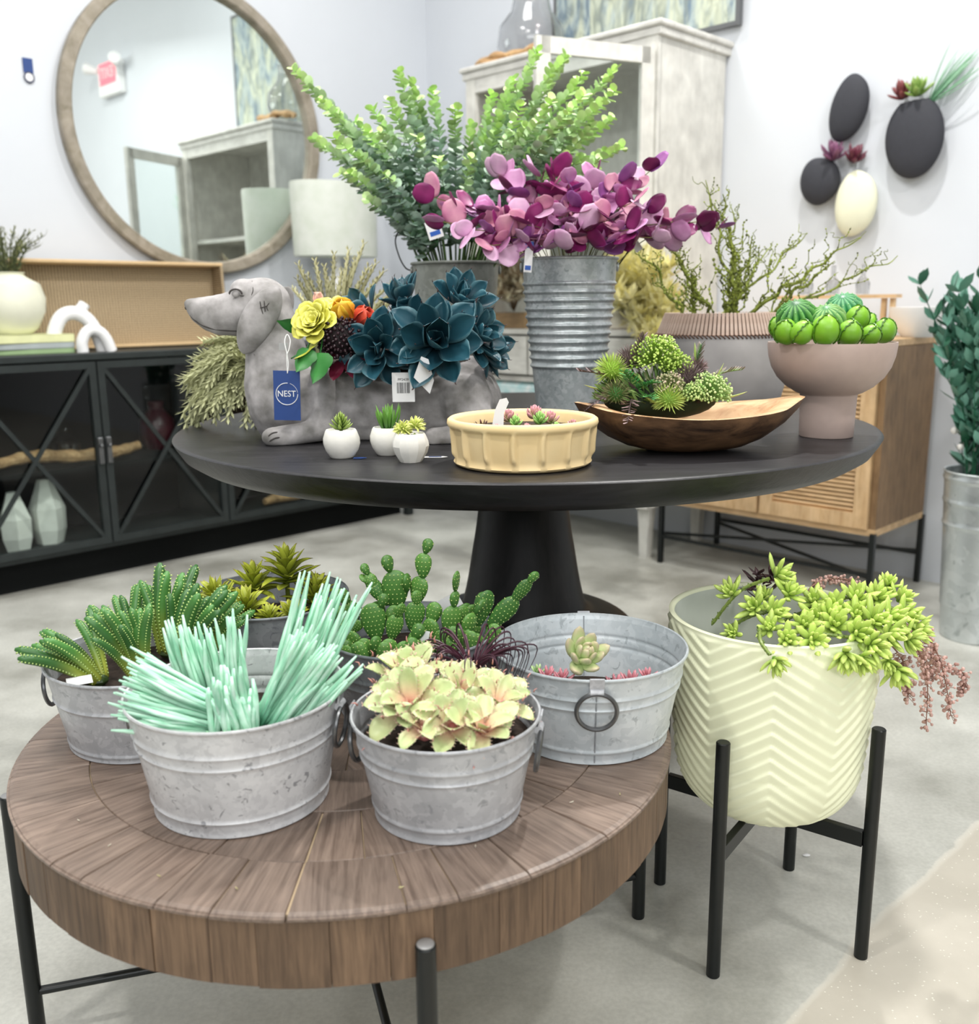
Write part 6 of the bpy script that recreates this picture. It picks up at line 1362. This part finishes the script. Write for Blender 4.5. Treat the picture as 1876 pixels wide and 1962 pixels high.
def bush(loc, n, L, c0, c1, lab, name='greenery', cat='plant', lf=.03, lw=.006, up=.9, group=None, arch=.02, lp=10, r0=.02):
    t = thing(name, lab, cat, loc, 0, group); st_ = MB(); lv = MB()
    for i in range(n):
        a = rnd.uniform(0, 2 * PI); k = rnd.uniform(.2, 1); d = V((math.cos(a) * k, math.sin(a) * k, up * rnd.uniform(.6, 1.2))).normalized(); LL = L * rnd.uniform(.65, 1.05)
        sp = spline([V((math.cos(a) * r0, math.sin(a) * r0, -.02)), d * LL * .5 + V((0, 0, arch)), d * LL], 5); st_.tube(sp, [.0018] * (len(sp) - 1) + [.0006], 4, c0)
        for j in range(lp):
            f = .25 + .75 * j / lp; p = sp[min(len(sp) - 1, int(f * len(sp)))]; q = V((rnd.uniform(-1, 1), rnd.uniform(-1, 1), rnd.uniform(-.3, 1))) + d * .8
            lv.leaf(lf * rnd.uniform(.7, 1.2), lw, bend=.4, n=3, m=2, th=.0004, col=mixc(c0, c1, rnd.random()), M=T(*p) @ aim(q, rnd.uniform(-1, 1)))
    obj('stems', st_, M_LEAF, t); tag(t.children[-1], kind='stuff'); tag(obj('leaves', lv, M_LEAF, t), kind='stuff'); return t
bush((vp.x, vp.y, TOPZ + .28), 46, .20, S(74, 84, 48), S(140, 144, 92), 'olive green heathery shrub cuttings in the cream vase', lf=.022, lw=.005, up=.8, lp=14)
kp = onL(157, 672, .30); t = thing('knot_sculpture', 'matt white looped knot sculpture on the console beside the books', 'sculpture', (kp.x, kp.y, TOPZ), LW - .1)
def arch(cx, R_, H_, r, y): return spline([(cx - R_, y, 0), (cx - R_ * 1.0, y, H_ * .45), (cx - R_ * .6, y, H_ * .88), (cx, y, H_), (cx + R_ * .62, y, H_ * .86), (cx + R_ * 1.05, y, H_ * .5), (cx + R_ * 1.35, y, 0)], 8)
M_WHITE = plain('matt_white', S(240, 240, 240), .7, var=.01)
a_ = arch(-.02, .075, .145, .026, .0); obj('large_loop', MB().tube(a_, .026, 16), M_WHITE, t); a_ = arch(.035, .045, .082, .02, -.045); obj('small_loop', MB().tube(a_, .021, 16), M_WHITE, t); obj('end_knob', MB().tube([(.005, .01, .145), (.03, .012, .178)], [.022, .021], 14), M_WHITE, t)
# woven tray leaning on the wall
M_RATTAN, nt, b = new_mat('woven_rattan', .7); co = coords(nt); 
w1 = N(nt, 'ShaderNodeTexWave', bands_direction='X'); w1.inputs['Scale'].default_value = 26; w2 = N(nt, 'ShaderNodeTexWave', bands_direction='Z'); w2.inputs['Scale'].default_value = 34
for w_ in (w1, w2): nt.links.new(co, w_.inputs[0]); w_.inputs['Distortion'].default_value = 1.5
mx = mixn(nt, .5, w1.outputs[0], w2.outputs[0]); nt.links.new(ramp(nt, mx, [(.2, S(106, 88, 64)), (.8, S(204, 182, 146))]), b.inputs['Base Color']); bump(nt, b, mx, .5, .003)
M_BAMBOO = plain('bamboo_rim', S(214, 184, 140), .6)
tp = onL(232, 660, .10); t = thing('woven_tray', 'large rectangular woven rattan tray leaning on its side against the wall, on the console', 'tray', (tp.x, tp.y, TOPZ), LW); t.rotation_euler = (-.05, 0, LW)
Wt, Ht = .92, .345
obj('woven_base', MB().box((0, .012, Ht / 2), (Wt - .02, .008, Ht - .02)), M_RATTAN, t, smooth=False)
for nm, c_, d_ in (('rim_top', (0, -.028, Ht - .008), (Wt, .085, .014)), ('rim_bottom', (0, -.028, .008), (Wt, .085, .014)), ('rim_side', (-Wt / 2 + .007, -.028, Ht / 2), (.014, .085, Ht - .032)), ('rim_side', (Wt / 2 - .007, -.028, Ht / 2), (.014, .085, Ht - .032))):
    obj(nm, MB().box(c_, d_, ch=.003), M_BAMBOO if 'top' in nm or 'bottom' in nm else M_RATTAN, t, smooth=False)
# table lamp with a pale shade
lp_ = onL(642, 420, .22); t = thing('table_lamp', 'table lamp with a wide pale translucent shade, at the corner end of the console', 'lamp', (lp_.x, lp_.y, TOPZ), LW)
obj('base', MB().lathe([(0, 0), (.09, 0), (.09, .02), (.03, .03), (.055, .10), (.07, .18), (.05, .27), (.02, .33), (.012, .42), (0, .42)], 32), M_WHITE, t)
M_SHADE = plain('capiz_shade', S(240, 243, 236), .6, scale=14, c2=S(226, 232, 220)); M_SHADE.node_tree.nodes['Principled BSDF'].inputs['Transmission Weight'].default_value = .3
obj('shade', MB().lathe([(.215, .385), (.218, .385), (.225, .70), (.222, .71), (.219, .70), (.212, .39)], 64, closed=True, ex=.62), M_SHADE, t)

# round mirror and the swing tag on the wall
mc = room(1.338, .0, 1.775); t = thing('round_mirror', 'big round wall mirror with a weathered taupe wooden frame, over the console', 'mirror', mc, LW)
M_FRAME = wood('weathered_frame', S(128, 120, 102), S(168, 158, 144), (8, 8, 8), .6, 0, 2)
F_ = MB().lathe([(.605, .004), (.607, .040), (.600, .046), (.562, .046), (.556, .040), (.554, .004)], 128, M=R('X', PI / 2), closed=True); obj('frame', F_, M_FRAME, t)
M_MIRROR, nt, b = new_mat('mirror_glass', .015, 1); b.inputs['Base Color'].default_value = (.90, .955, .93, 1)
obj('glass', MB().lathe([(0, .006), (.558, .006), (.558, .016), (0, .016)], 128, M=R('X', PI / 2)), M_MIRROR, t, smooth=False)
t = thing('wall_tag', 'navy swing tag with a white ring hanging on the wall left of the mirror', 'tag', onL(54, 132, .004), LW)
obj('card', MB().box((0, 0, .012), (.036, .003, .052)), M_NAVY, t, smooth=False); obj('loop', MB().tube([(.017 * math.cos(a), -.002, -.03 + .018 * math.sin(a)) for a in [2 * PI * i / 24 for i in range(25)]], .003, 6), plain('dark_card', S(60, 66, 96), .6), t)
obj('white_disc', MB().lathe([(0, -.001), (.0145, -.001), (.0145, .001), (0, .001)], 20, M=T(0, -.002, -.03) @ R('X', PI / 2)), M_PAPER, t)

# grey display cabinet against the right wall; local x runs to the right
M_GREYWOOD = wood('pale_grey_limed_wood', S(206, 204, 197), S(219, 218, 211), (24, 24, 4), .6, 0, 2.2, .05)
M_GREYWOOD_X = wood('pale_grey_limed_rail', S(198, 196, 190), S(222, 221, 215), (4, 24, 24), .6, 0, 2.2, .1)
cb = thing('display_cabinet', 'tall pale grey wooden display cabinet with an open glass door, against the right wall', 'cabinet', room(.235, 1.285), RW)
Wd, Dd, Hd = 1.01, .44, 2.0
for s_ in (-1, 1):
    obj('side_panel', MB().box((s_ * (Wd / 2 - .013), 0, 1.10), (.026, Dd, 1.78)), M_GREYWOOD, cb, smooth=False)
    obj('front_post', MB().box((s_ * (Wd / 2 - .0275), -Dd / 2 - .006, 1.10), (.055, .026, 1.78), ch=.002), M_GREYWOOD, cb, smooth=False)
    for sy_ in (-1, 1):
        obj('leg', MB().prism([(-.03, 0), (.03, 0), (.022, -.10), (.018, -.21), (-.018, -.21), (-.024, -.08)], -.02, .02, M=T(s_ * (Wd / 2 - .035), sy_ * (Dd / 2 - .03), .21) @ R('X', PI / 2)), M_GREYWOOD, cb, smooth=False)
obj('back_panel', MB().box((0, Dd / 2 - .008, 1.10), (Wd - .06, .012, 1.76)), M_GREYWOOD, cb, smooth=False)
top = MB().box((0, -.005, Hd - .012), (Wd + .03, Dd + .04, .03), ch=.004).box((0, -.008, Hd + .014), (Wd + .05, Dd + .055, .022), ch=.006); obj('top_cornice', top, M_GREYWOOD_X, cb, smooth=False)
obj('top_rail', MB().box((0, -Dd / 2 - .006, Hd - .055), (Wd - .112, .024, .055)), M_GREYWOOD_X, cb, smooth=False)
for z in (.60, .70, .905, 1.42): obj('shelf', MB().box((0, -.002, z), (Wd - .056, Dd - .02, .022)), M_GREYWOOD_X, cb, smooth=False)
sh = [(-Wd / 2 + .06, 0), (Wd / 2 - .06, 0), (Wd / 2 - .06, -.10), (Wd / 2 - .12, -.045), (Wd / 2 - .20, -.03), (0, -.02), (-Wd / 2 + .20, -.03), (-Wd / 2 + .12, -.045), (-Wd / 2 + .06, -.10)]
obj('shaped_apron', MB().prism([(x, y) for x, y in reversed(sh)], -.01, .01, M=T(0, -Dd / 2 + .01, .30) @ R('X', PI / 2)), M_GREYWOOD_X, cb, smooth=False)
obj('floor_panel', MB().box((0, 0, .30), (Wd - .056, Dd - .02, .022)), M_GREYWOOD_X, cb, smooth=False)
for k in range(3):
    d = obj('drawer', MB().box((0, 0, 0), (.283, .02, .165), ch=.002), M_GREYWOOD_X, cb, T(-.297 + .297 * k, -Dd / 2 - .004, .803), smooth=False)
    obj('knob', MB().ball((0, -.022, 0), .012, 10, 8).tube([(0, -.01, 0), (0, -.02, 0)], .005, 8), M_BLACK_METAL, d)
dr = obj('glass_door', MB().box((-.24, 0, 1.9), (.44, .022, .055)).box((-.24, 0, .965), (.44, .022, .07)).box((-.0275, 0, 1.43), (.055, .022, .995)).box((-.4525, 0, 1.43), (.055, .022, .995)), M_GREYWOOD, cb, T(Wd / 2 - .01, -Dd / 2 - .03, 0) @ R('Z', math.radians(68)), smooth=False)
obj('pane', MB().box((-.24, 0, 1.435), (.375, .004, .88)), M_PANE, dr, smooth=False)
# on and in the cabinet
CZT = Hd + .0255
pts = [onR(912, 92, .36), onR(945, 84, .38), onR(985, 88, .36), onR(1035, 80, .34)]; o = pts[1].copy(); o.z = CZT
t = thing('driftwood', 'twisted tan driftwood lying on top of the grey cabinet', 'driftwood', o); pts = [V((p.x - o.x, p.y - o.y, z)) for p, z in zip(pts, (.025, .045, .040, .055))]
sp = spline(pts, 7); mb = MB(); mb.tube(sp, [.016 + .014 * abs(math.sin(i * .55)) for i in range(len(sp))], 12, flat=.7); mb.tube([pts[0], pts[0] + V((-.03, 0, -.02))], [.016, .006], 8); mb.tube(spline([V((-.05, -.02, .018)), V((.05, -.05, .016)), V((.18, -.13, .018))], 5), .016, 8); obj('trunk', mb, M_DRIFT, t)
gp_ = onR(1018, 60, .22); t = thing('glass_vase', 'large round clear glass vase on top of the grey cabinet', 'vase', (gp_.x, gp_.y, CZT)); obj('vase_body', MB().lathe([(0, 0), (.07, 0), (.12, .03), (.15, .10), (.14, .18), (.09, .24), (.075, .30), (.08, .33), (.075, .33), (.070, .30), (.085, .238), (.134, .178), (.144, .10), (.115, .034), (.068, .006), (0, .006)], 40), M_GLASS, t)
t = thing('wooden_tray', 'brown wooden tray standing on the middle shelf of the grey cabinet', 'tray', onR(975, 620, .33), RW); t.location.z = .9165
obj('tray_body', MB().box((0, 0, .035), (.34, .16, .07), ch=.004), wood('brown_tray', S(130, 104, 72), S(176, 146, 108)), t, smooth=False); obj('white_ball', MB().ball((-.04, -.09, .035), .014, 10, 8), M_WHITE, t)
t = thing('fringed_cushion', 'white and turquoise fluffy cushion on the lowest open shelf of the grey cabinet', 'cushion', onR(985, 745, .34), RW); t.location.z = .6115; obj('cover', MB().box((0, 0, .036), (.50, .20, .072), ch=.02), plain('turquoise_fleece', S(240, 244, 244), .9, c2=S(120, 200, 204), scale=16, bmp=.6), t)
t = thing('dark_vase', 'dark rounded vase on the upper shelf of the grey cabinet', 'vase', onR(960, 170, .2)); t.location.z = 1.4315; obj('vase_body', MB().lathe([(0, 0), (.07, 0), (.12, .08), (.12, .18), (.06, .28), (.05, .34), (.04, .34), (0, .3)], 32), plain('dark_green_glaze', S(40, 48, 40), .3), t)
def plume(P, r0, c0, c1): return tassel(P, r0, c0, c1, '', '', name='plume')
def fan_plant(name, lab, cat, base, n, tipfn, c0, c1, r, group, lablist=None):
    t = thing(name, lab, cat, base, 0, group); st_ = MB(); fz = MB()
    for i in range(n):
        tip = tipfn(i) - V(base); mid = tip * .55 + V((0, 0, .03)); sp = spline([(0, 0, 0), mid, tip], 8); m_ = len(sp); st_.tube(sp, [.0015] * (m_ - 1) + [.0005], 4, c0)
        for j in range(int(m_ * .35), m_):
            for k in range(5):
                q = V((rnd.uniform(-1, 1), rnd.uniform(-1, 1), rnd.uniform(-.4, 1))); fz.leaf(r * rnd.uniform(.8, 1.6), r * .28, bend=.4, n=3, m=2, th=.0003, col=mixc(c0, c1, rnd.random()), M=T(*sp[j]) @ aim(q + (tip.normalized() * 1.0)))
    tag(obj('stems', st_, M_LEAF, t), kind='stuff'); tag(obj('plumes', fz, M_LEAF_MATTE, t), kind='stuff'); return t
yb = onR(1190, 640, .42); yb.z = .94
tip_y = [(1200, 505), (1225, 490), (1250, 500), (1275, 520), (1285, 560), (1295, 590), (1290, 625), (1262, 640), (1240, 610), (1215, 560), (1195, 545), (1180, 500), (1240, 540), (1265, 570), (1232, 640), (1175, 560), (1170, 520), (1300, 650)]
fan_plant('dried_flowers', 'pale yellow dried plumes spilling from the grey cabinet shelf, behind the ribbed bucket', 'dried flowers', yb, 54, lambda i: onR(tip_y[i % 18][0] + rnd.uniform(-14, 14), tip_y[i % 18][1] + rnd.uniform(-14, 14), .52 + .12 * (i % 4)), S(236, 226, 150), S(255, 250, 208), .052, None)
yb2 = onR(985, 590, .3); yb2.z = .99
tip_c = [(960, 500), (975, 480), (1000, 500), (1010, 520), (960, 540), (1005, 560), (975, 570), (950, 570), (990, 530), (968, 470)]
fan_plant('cream_flowers', 'cream and rust dried flowers on the brown tray, seen between the two buckets', 'dried flowers', yb2, 26, lambda i: onR(tip_c[i % 10][0] + rnd.uniform(-8, 8), tip_c[i % 10][1] + rnd.uniform(-8, 8), .45 + .05 * (i % 4)), S(120, 92, 60), S(248, 242, 214), .055, None)
t = thing('clay_jar', 'pale brown rough jar on the cabinet shelf, under the yellow plumes', 'jar', onR(1200, 655, .28)); t.location.z = .9165; obj('jar_body', MB().lathe([(0, 0), (.06, 0), (.085, .03), (.085, .07), (.06, .09), (.05, .09), (0, .07)], 28), plain('rough_clay', S(190, 176, 164), .9, bmp=.3), t)

# painting
M_ART, nt, b = new_mat('painted_canvas', .6); co = coords(nt, (1, 1, 1)); n1 = N(nt, 'ShaderNodeTexNoise'); n1.inputs['Scale'].default_value = 3.2; n1.inputs['Detail'].default_value = 5; n1.inputs['Distortion'].default_value = 1.6; nt.links.new(coords(nt, (2.2, 1, .7)), n1.inputs[0])
n2 = N(nt, 'ShaderNodeTexNoise'); n2.inputs['Scale'].default_value = 9; n2.inputs['Distortion'].default_value = 1.2; nt.links.new(coords(nt, (2.5, 1, 1)), n2.inputs[0])
c = ramp(nt, n1.outputs[0], [(.30, S(76, 96, 122)), (.44, S(120, 146, 170)), (.52, S(158, 168, 160)), (.60, S(196, 200, 170)), (.72, S(104, 122, 138))])
c = mixn(nt, .5, c, ramp(nt, n2.outputs[0], [(.35, S(90, 104, 110)), (.6, S(206, 214, 196))])); nt.links.new(c, b.inputs['Base Color'])
pa = thing('painting', 'large blue and green abstract leaf painting hung above the grey cabinet', 'painting', room(.012, 1.378, 2.45), RW)
obj('canvas', MB().box((0, 0, 0), (.92, .008, .72)), M_ART, pa, T(0, -.020, 0), smooth=False); M_DKFR = plain('dark_frame', S(96, 98, 100), .5)
for c_, d_ in (((0, -.012, -.368), (.95, .028, .016)), ((0, -.012, .368), (.95, .028, .016)), ((-.467, -.012, 0), (.016, .028, .72)), ((.467, -.012, 0), (.016, .028, .72))): obj('frame_strip', MB().box(c_, d_), M_DKFR, pa, smooth=False)

# wall stones
M_SLATE = plain('black_stone', S(50, 51, 58), .75, scale=60, bmp=.3); M_IVORY = plain('ivory_stone', S(232, 232, 206), .7, scale=12)
def stone(cx, cy, w, h, rot, lab, mat, notch=False):
    c = onR(cx, cy, .03); k = (c - V((0, 0, EYE))).dot(_f) / F_PX; t = thing('wall_stone', lab, 'wall planter', c, RW, 'pebble shaped wall planters')
    W_, H_ = w * k / 2 * 1.02, h * k / 2 * .97
    mb = MB().ball((0, 0, 0), (W_, .035, H_), 32, 20, fn=lambda p: (1 - .10 * p.z - .03 * math.sin(p.x * 4)) if not notch else (1 - .16 * p.z - (.10 if p.z > .85 else 0)))
    obj('stone_body', mb, mat, t, T(0, -.012, 0) @ R('Y', rot)); return t, c, k
s1, c1, k1 = stone(1631, 202, 72, 126, .22, 'upper black oval wall stone without plants, left of the largest', M_SLATE)
s2, c2_, k2 = stone(1755, 251, 108, 156, -.05, 'largest black wall stone, planted with green spikes, at the right', M_SLATE, True)
s3, c3, k3 = stone(1573, 343, 78, 90, -.2, 'smallest black round wall stone with a purple succulent, at lower left', M_SLATE)
s4, c4, k4 = stone(1643, 384, 80, 124, .05, 'ivory oval wall stone below the black ones', M_IVORY)
def mini(px, py, lab, c0, c1, n, L, W, lean=(-.3, -.4, 1), spread=1.2):
    t = thing('wall_succulent', lab, 'succulent', onR(px, py, .045), 0, 'succulents in the wall stones'); W *= 1.6 if L < .1 else 1; L *= 1.7 if L < .1 else 1; mb = MB().fleshy(L, W, W * .5, bend=.3, n=6, m=5, col=lambda t_, u: mixc(c0, c1, t_)).mesh('leaf', M_WAX)
    t.rotation_euler = V(lean).to_track_quat('Z', 'Y').to_euler()
    for i in range(n): link('leaf', mb, t, R('Z', i * 2.4) @ R('X', PI / 2 - spread * (1 - i / n) - .05) @ SC(rnd.uniform(.8, 1.1)))
mini(1730, 190, 'dark red rosette at the left of the largest wall stone', S(90, 40, 50), S(150, 80, 80), 14, .04, .014)
mini(1758, 184, 'green rosette on top of the largest wall stone', S(90, 130, 60), S(160, 190, 100), 14, .038, .014)
mini(1778, 200, 'long pale green spikes pointing up right from the largest wall stone', S(90, 150, 110), S(180, 224, 190), 22, .21, .007, (1.0, -.6, 1.3), .5)
mini(1598, 307, 'purple rosette on the smallest wall stone', S(80, 40, 70), S(150, 96, 130), 16, .045, .015, (-.1, -.3, 1))
mini(1634, 312, 'darker wine rosette between the black and ivory stones', S(60, 14, 36), S(120, 50, 70), 16, .042, .015, (.2, -.4, 1))

# light wooden cabinet on a black stand
M_OAK = wood('light_oak', S(186, 150, 106), S(216, 184, 142), (22, 22, 4), .55, 0, 2.2, .1); M_OAKX = wood('light_oak_rail', S(188, 152, 108), S(218, 186, 144), (4, 22, 22), .55, .05, 2.2, .1); M_OAK_SIDE = wood('darker_oak_side', S(112, 86, 58), S(146, 116, 82), (22, 22, 4), .55, 0, 2.2, .1)  # side panels take a darker oak tone than the doors
ok = thing('oak_cabinet', 'light oak cabinet with louvred doors on a black metal stand, against the right wall', 'cabinet', room(.245, 2.275), RW)
Wo, Do = .86, .41
obj('top', MB().box((0, 0, .888), (Wo, Do, .024), ch=.002), M_OAKX, ok, smooth=False); obj('base', MB().box((0, 0, .257), (Wo, Do, .024)), M_OAKX, ok, smooth=False)
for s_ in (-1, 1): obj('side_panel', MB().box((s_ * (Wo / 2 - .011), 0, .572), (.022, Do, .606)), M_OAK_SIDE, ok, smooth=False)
obj('back_panel', MB().box((0, Do / 2 - .006, .572), (Wo - .044, .01, .604)), M_OAK, ok, smooth=False)
me_s = MB().box((0, 0, 0), (.30, .006, .014)).mesh('slat', M_OAKX, smooth=False)
for k in range(2):
    d = obj('door', MB().box((0, 0, .295), (.40, .022, .05)).box((0, 0, .85), (.40, .022, .05)).box((-.175, 0, .5725), (.05, .022, .505)).box((.175, 0, .5725), (.05, .022, .505)), M_OAK, ok, T(-.206 + .412 * k, -Do / 2 - .006, 0), smooth=False)
    for j in range(34): link('slat', me_s, d, T(0, .002, .327 + j * .0150) @ R('X', .7))
for sx_ in (-1, 1):
    for sy_ in (-1, 1): obj('stand_leg', MB().box((sx_ * (Wo / 2 - .004), sy_ * (Do / 2 + .004), .1275), (.018, .018, .255 if sy_ > 0 else .255)), M_BLACK_METAL, ok, smooth=False)
for sy_ in (-1, 1): obj('stand_rail', MB().box((0, sy_ * (Do / 2 + .004), .11), (Wo - .026, .012, .012)), M_BLACK_METAL, ok, smooth=False)
L = math.hypot(Wo, Do)
for sg in (-1, 1): obj('stand_brace', MB().box((0, 0, .11 + .012 * sg), (L - .03, .010, .010)), M_BLACK_METAL, ok, R('Z', sg * math.atan2(Do, Wo)), smooth=False)
for (px, py, z, w, lab, a_) in ((1600, 640, .9005, .42, 'pale wooden bottle rack on the oak cabinet, behind the footed bowl', .22),):
    p = onR(px, py, a_); p.z = z; t = thing('bottle_rack', lab, 'rack', p, RW)
    for x_ in (-.20, -.17, .17, .20): obj('post', MB().box((x_, 0, .065), (.016, .016, .13)), M_OAK, t, smooth=False)
    obj('top_bar', MB().box((0, 0, .137), (.44, .05, .012)), M_OAKX, t, smooth=False)
    for q, x_ in enumerate((-.12, -.02, .09)):
        b_ = thing('glass_bottle', ('clear glass bottle at the left of the wooden rack', 'clear glass bottle in the middle of the wooden rack', 'clear glass bottle at the right of the wooden rack')[q], 'bottle', p + V((x_ * _s, -x_ * _s, .1435)), 0, 'clear bottles on the wooden rack')
        obj('bottle_body', MB().lathe([(0, 0), (.022, 0), (.024, .04), (.008, .065), (.008, .10), (.010, .102), (.006, .102), (.006, .065), (.021, .039), (.019, .003), (0, .003)], 20), M_GLASS, b_)
p = onR(1760, 630, .2); p.z = .9005; t = thing('white_bowl', 'plain white bowl at the right end of the oak cabinet top', 'bowl', p); obj('bowl_body', MB().lathe([(0, 0), (.05, 0), (.06, .01), (.095, .07), (.10, .10), (.096, .10), (.088, .07), (0, .015)], 36), M_WHITE, t)

# tall zinc floor bucket and its plant, at the right edge
fp = room(.52, 3.06); t = thing('floor_bucket', 'tall shiny zinc floor bucket at the right edge, standing on the floor', 'bucket', fp)
hF = .52
prof = [(0, .003), (.088, .003), (.09, 0), (.092, .004)]
for i in range(1, 120):
    z = hF * i / 120; r = .092 + .028 * z / hF
    for rz in (.36, .43, .50): r += .004 * math.exp(-((z - rz) / .006) ** 2)
    prof.append((r, z))
prof += [(.124, hF), (.120, hF + .003), (.117, hF), (.10, .1), (0, .1)]
obj('bucket_body', MB().lathe(prof, 64), galv('bright_zinc', S(196, 202, 202), S(140, 148, 148), S(222, 226, 226), 20, .3, .6), t)
bush((fp.x, fp.y, hF - .1), 44, .66, S(24, 84, 56), S(120, 176, 156), 'leafy blue-green branches in the tall floor bucket', name='floor_plant', lf=.060, lw=.026, up=2.6, lp=30, r0=.05, arch=.05)
t = thing('pale_flowers', 'small white blossoms among the stems above the floor bucket', 'flowers', (fp.x, fp.y, hF)); mb = MB()
for i in range(34): a = rnd.uniform(0, 6.3); mb.ball((math.cos(a) * rnd.uniform(.03, .12), math.sin(a) * rnd.uniform(.03, .12), rnd.uniform(.04, .14)), rnd.uniform(.006, .012), 7, 5, S(236, 232, 226))
tag(obj('blossoms', mb, M_LEAF, t), kind='stuff')

# exit sign on the right wall, seen only in the mirror
ex = thing('exit_sign', 'white emergency sign with a red face and two lamp heads, reflected in the round mirror', 'sign', room(.03, 3.62, 2.75), RW)
obj('housing', MB().box((0, 0, -.01), (.34, .055, .24), ch=.006), M_WHITE, ex, smooth=False)
M_RED, nt, b = new_mat('lit_red_face', .5); b.inputs['Base Color'].default_value = (.9, .12, .16, 1); b.inputs['Emission Color'].default_value = (1, .25, .32, 1); b.inputs['Emission Strength'].default_value = .7
obj('face', MB().box((0, -.030, .025), (.27, .006, .15)), M_RED, ex, smooth=False)
link('lettering', text_mesh('EXIT', .11, M_PAPER, .001), ex, T(0, -.035, .025) @ R('X', PI / 2))
for s_ in (-1, 1): obj('lamp_head', MB().tube([(s_ * .16, -.03, .06), (s_ * .25, -.08, .09)], [.02, .045], 14), M_WHITE, ex)

# scraps on the floor
for i, (px, py, lab) in enumerate(((1545, 1640, 'small white paper scrap on the floor beside the plant stand'),)):
    d = _r2 * ((px - W_PX / 2) / F_PX) + _d2 * ((py - H_PX / 2) / F_PX) + _f; p = d * (-EYE / d.z) + V((0, 0, EYE)); t = thing('paper_scrap', lab, 'scrap', p); obj('scrap', MB().ball((0, 0, .002), (.008, .005, .002), 7, 4), M_PAPER, t)
for i, (x, y) in enumerate(((-.02, .98), (-.36, .93), (.10, 1.08), (.16, 1.10), (-.50, 1.05), (-.10, .905), (-.44, .99), (-.27, .905))):
    t = thing('wood_chip', 'tiny pale fleck of plant debris on the coffee table top', 'debris', (x, y, CTZ + .0012), i, 'flecks on the coffee table'); obj('chip', MB().leaf(.006, .0014, bend=.3, n=3, m=2, col=S(214, 206, 150) if i % 2 else S(228, 220, 200)), M_LEAF, t)
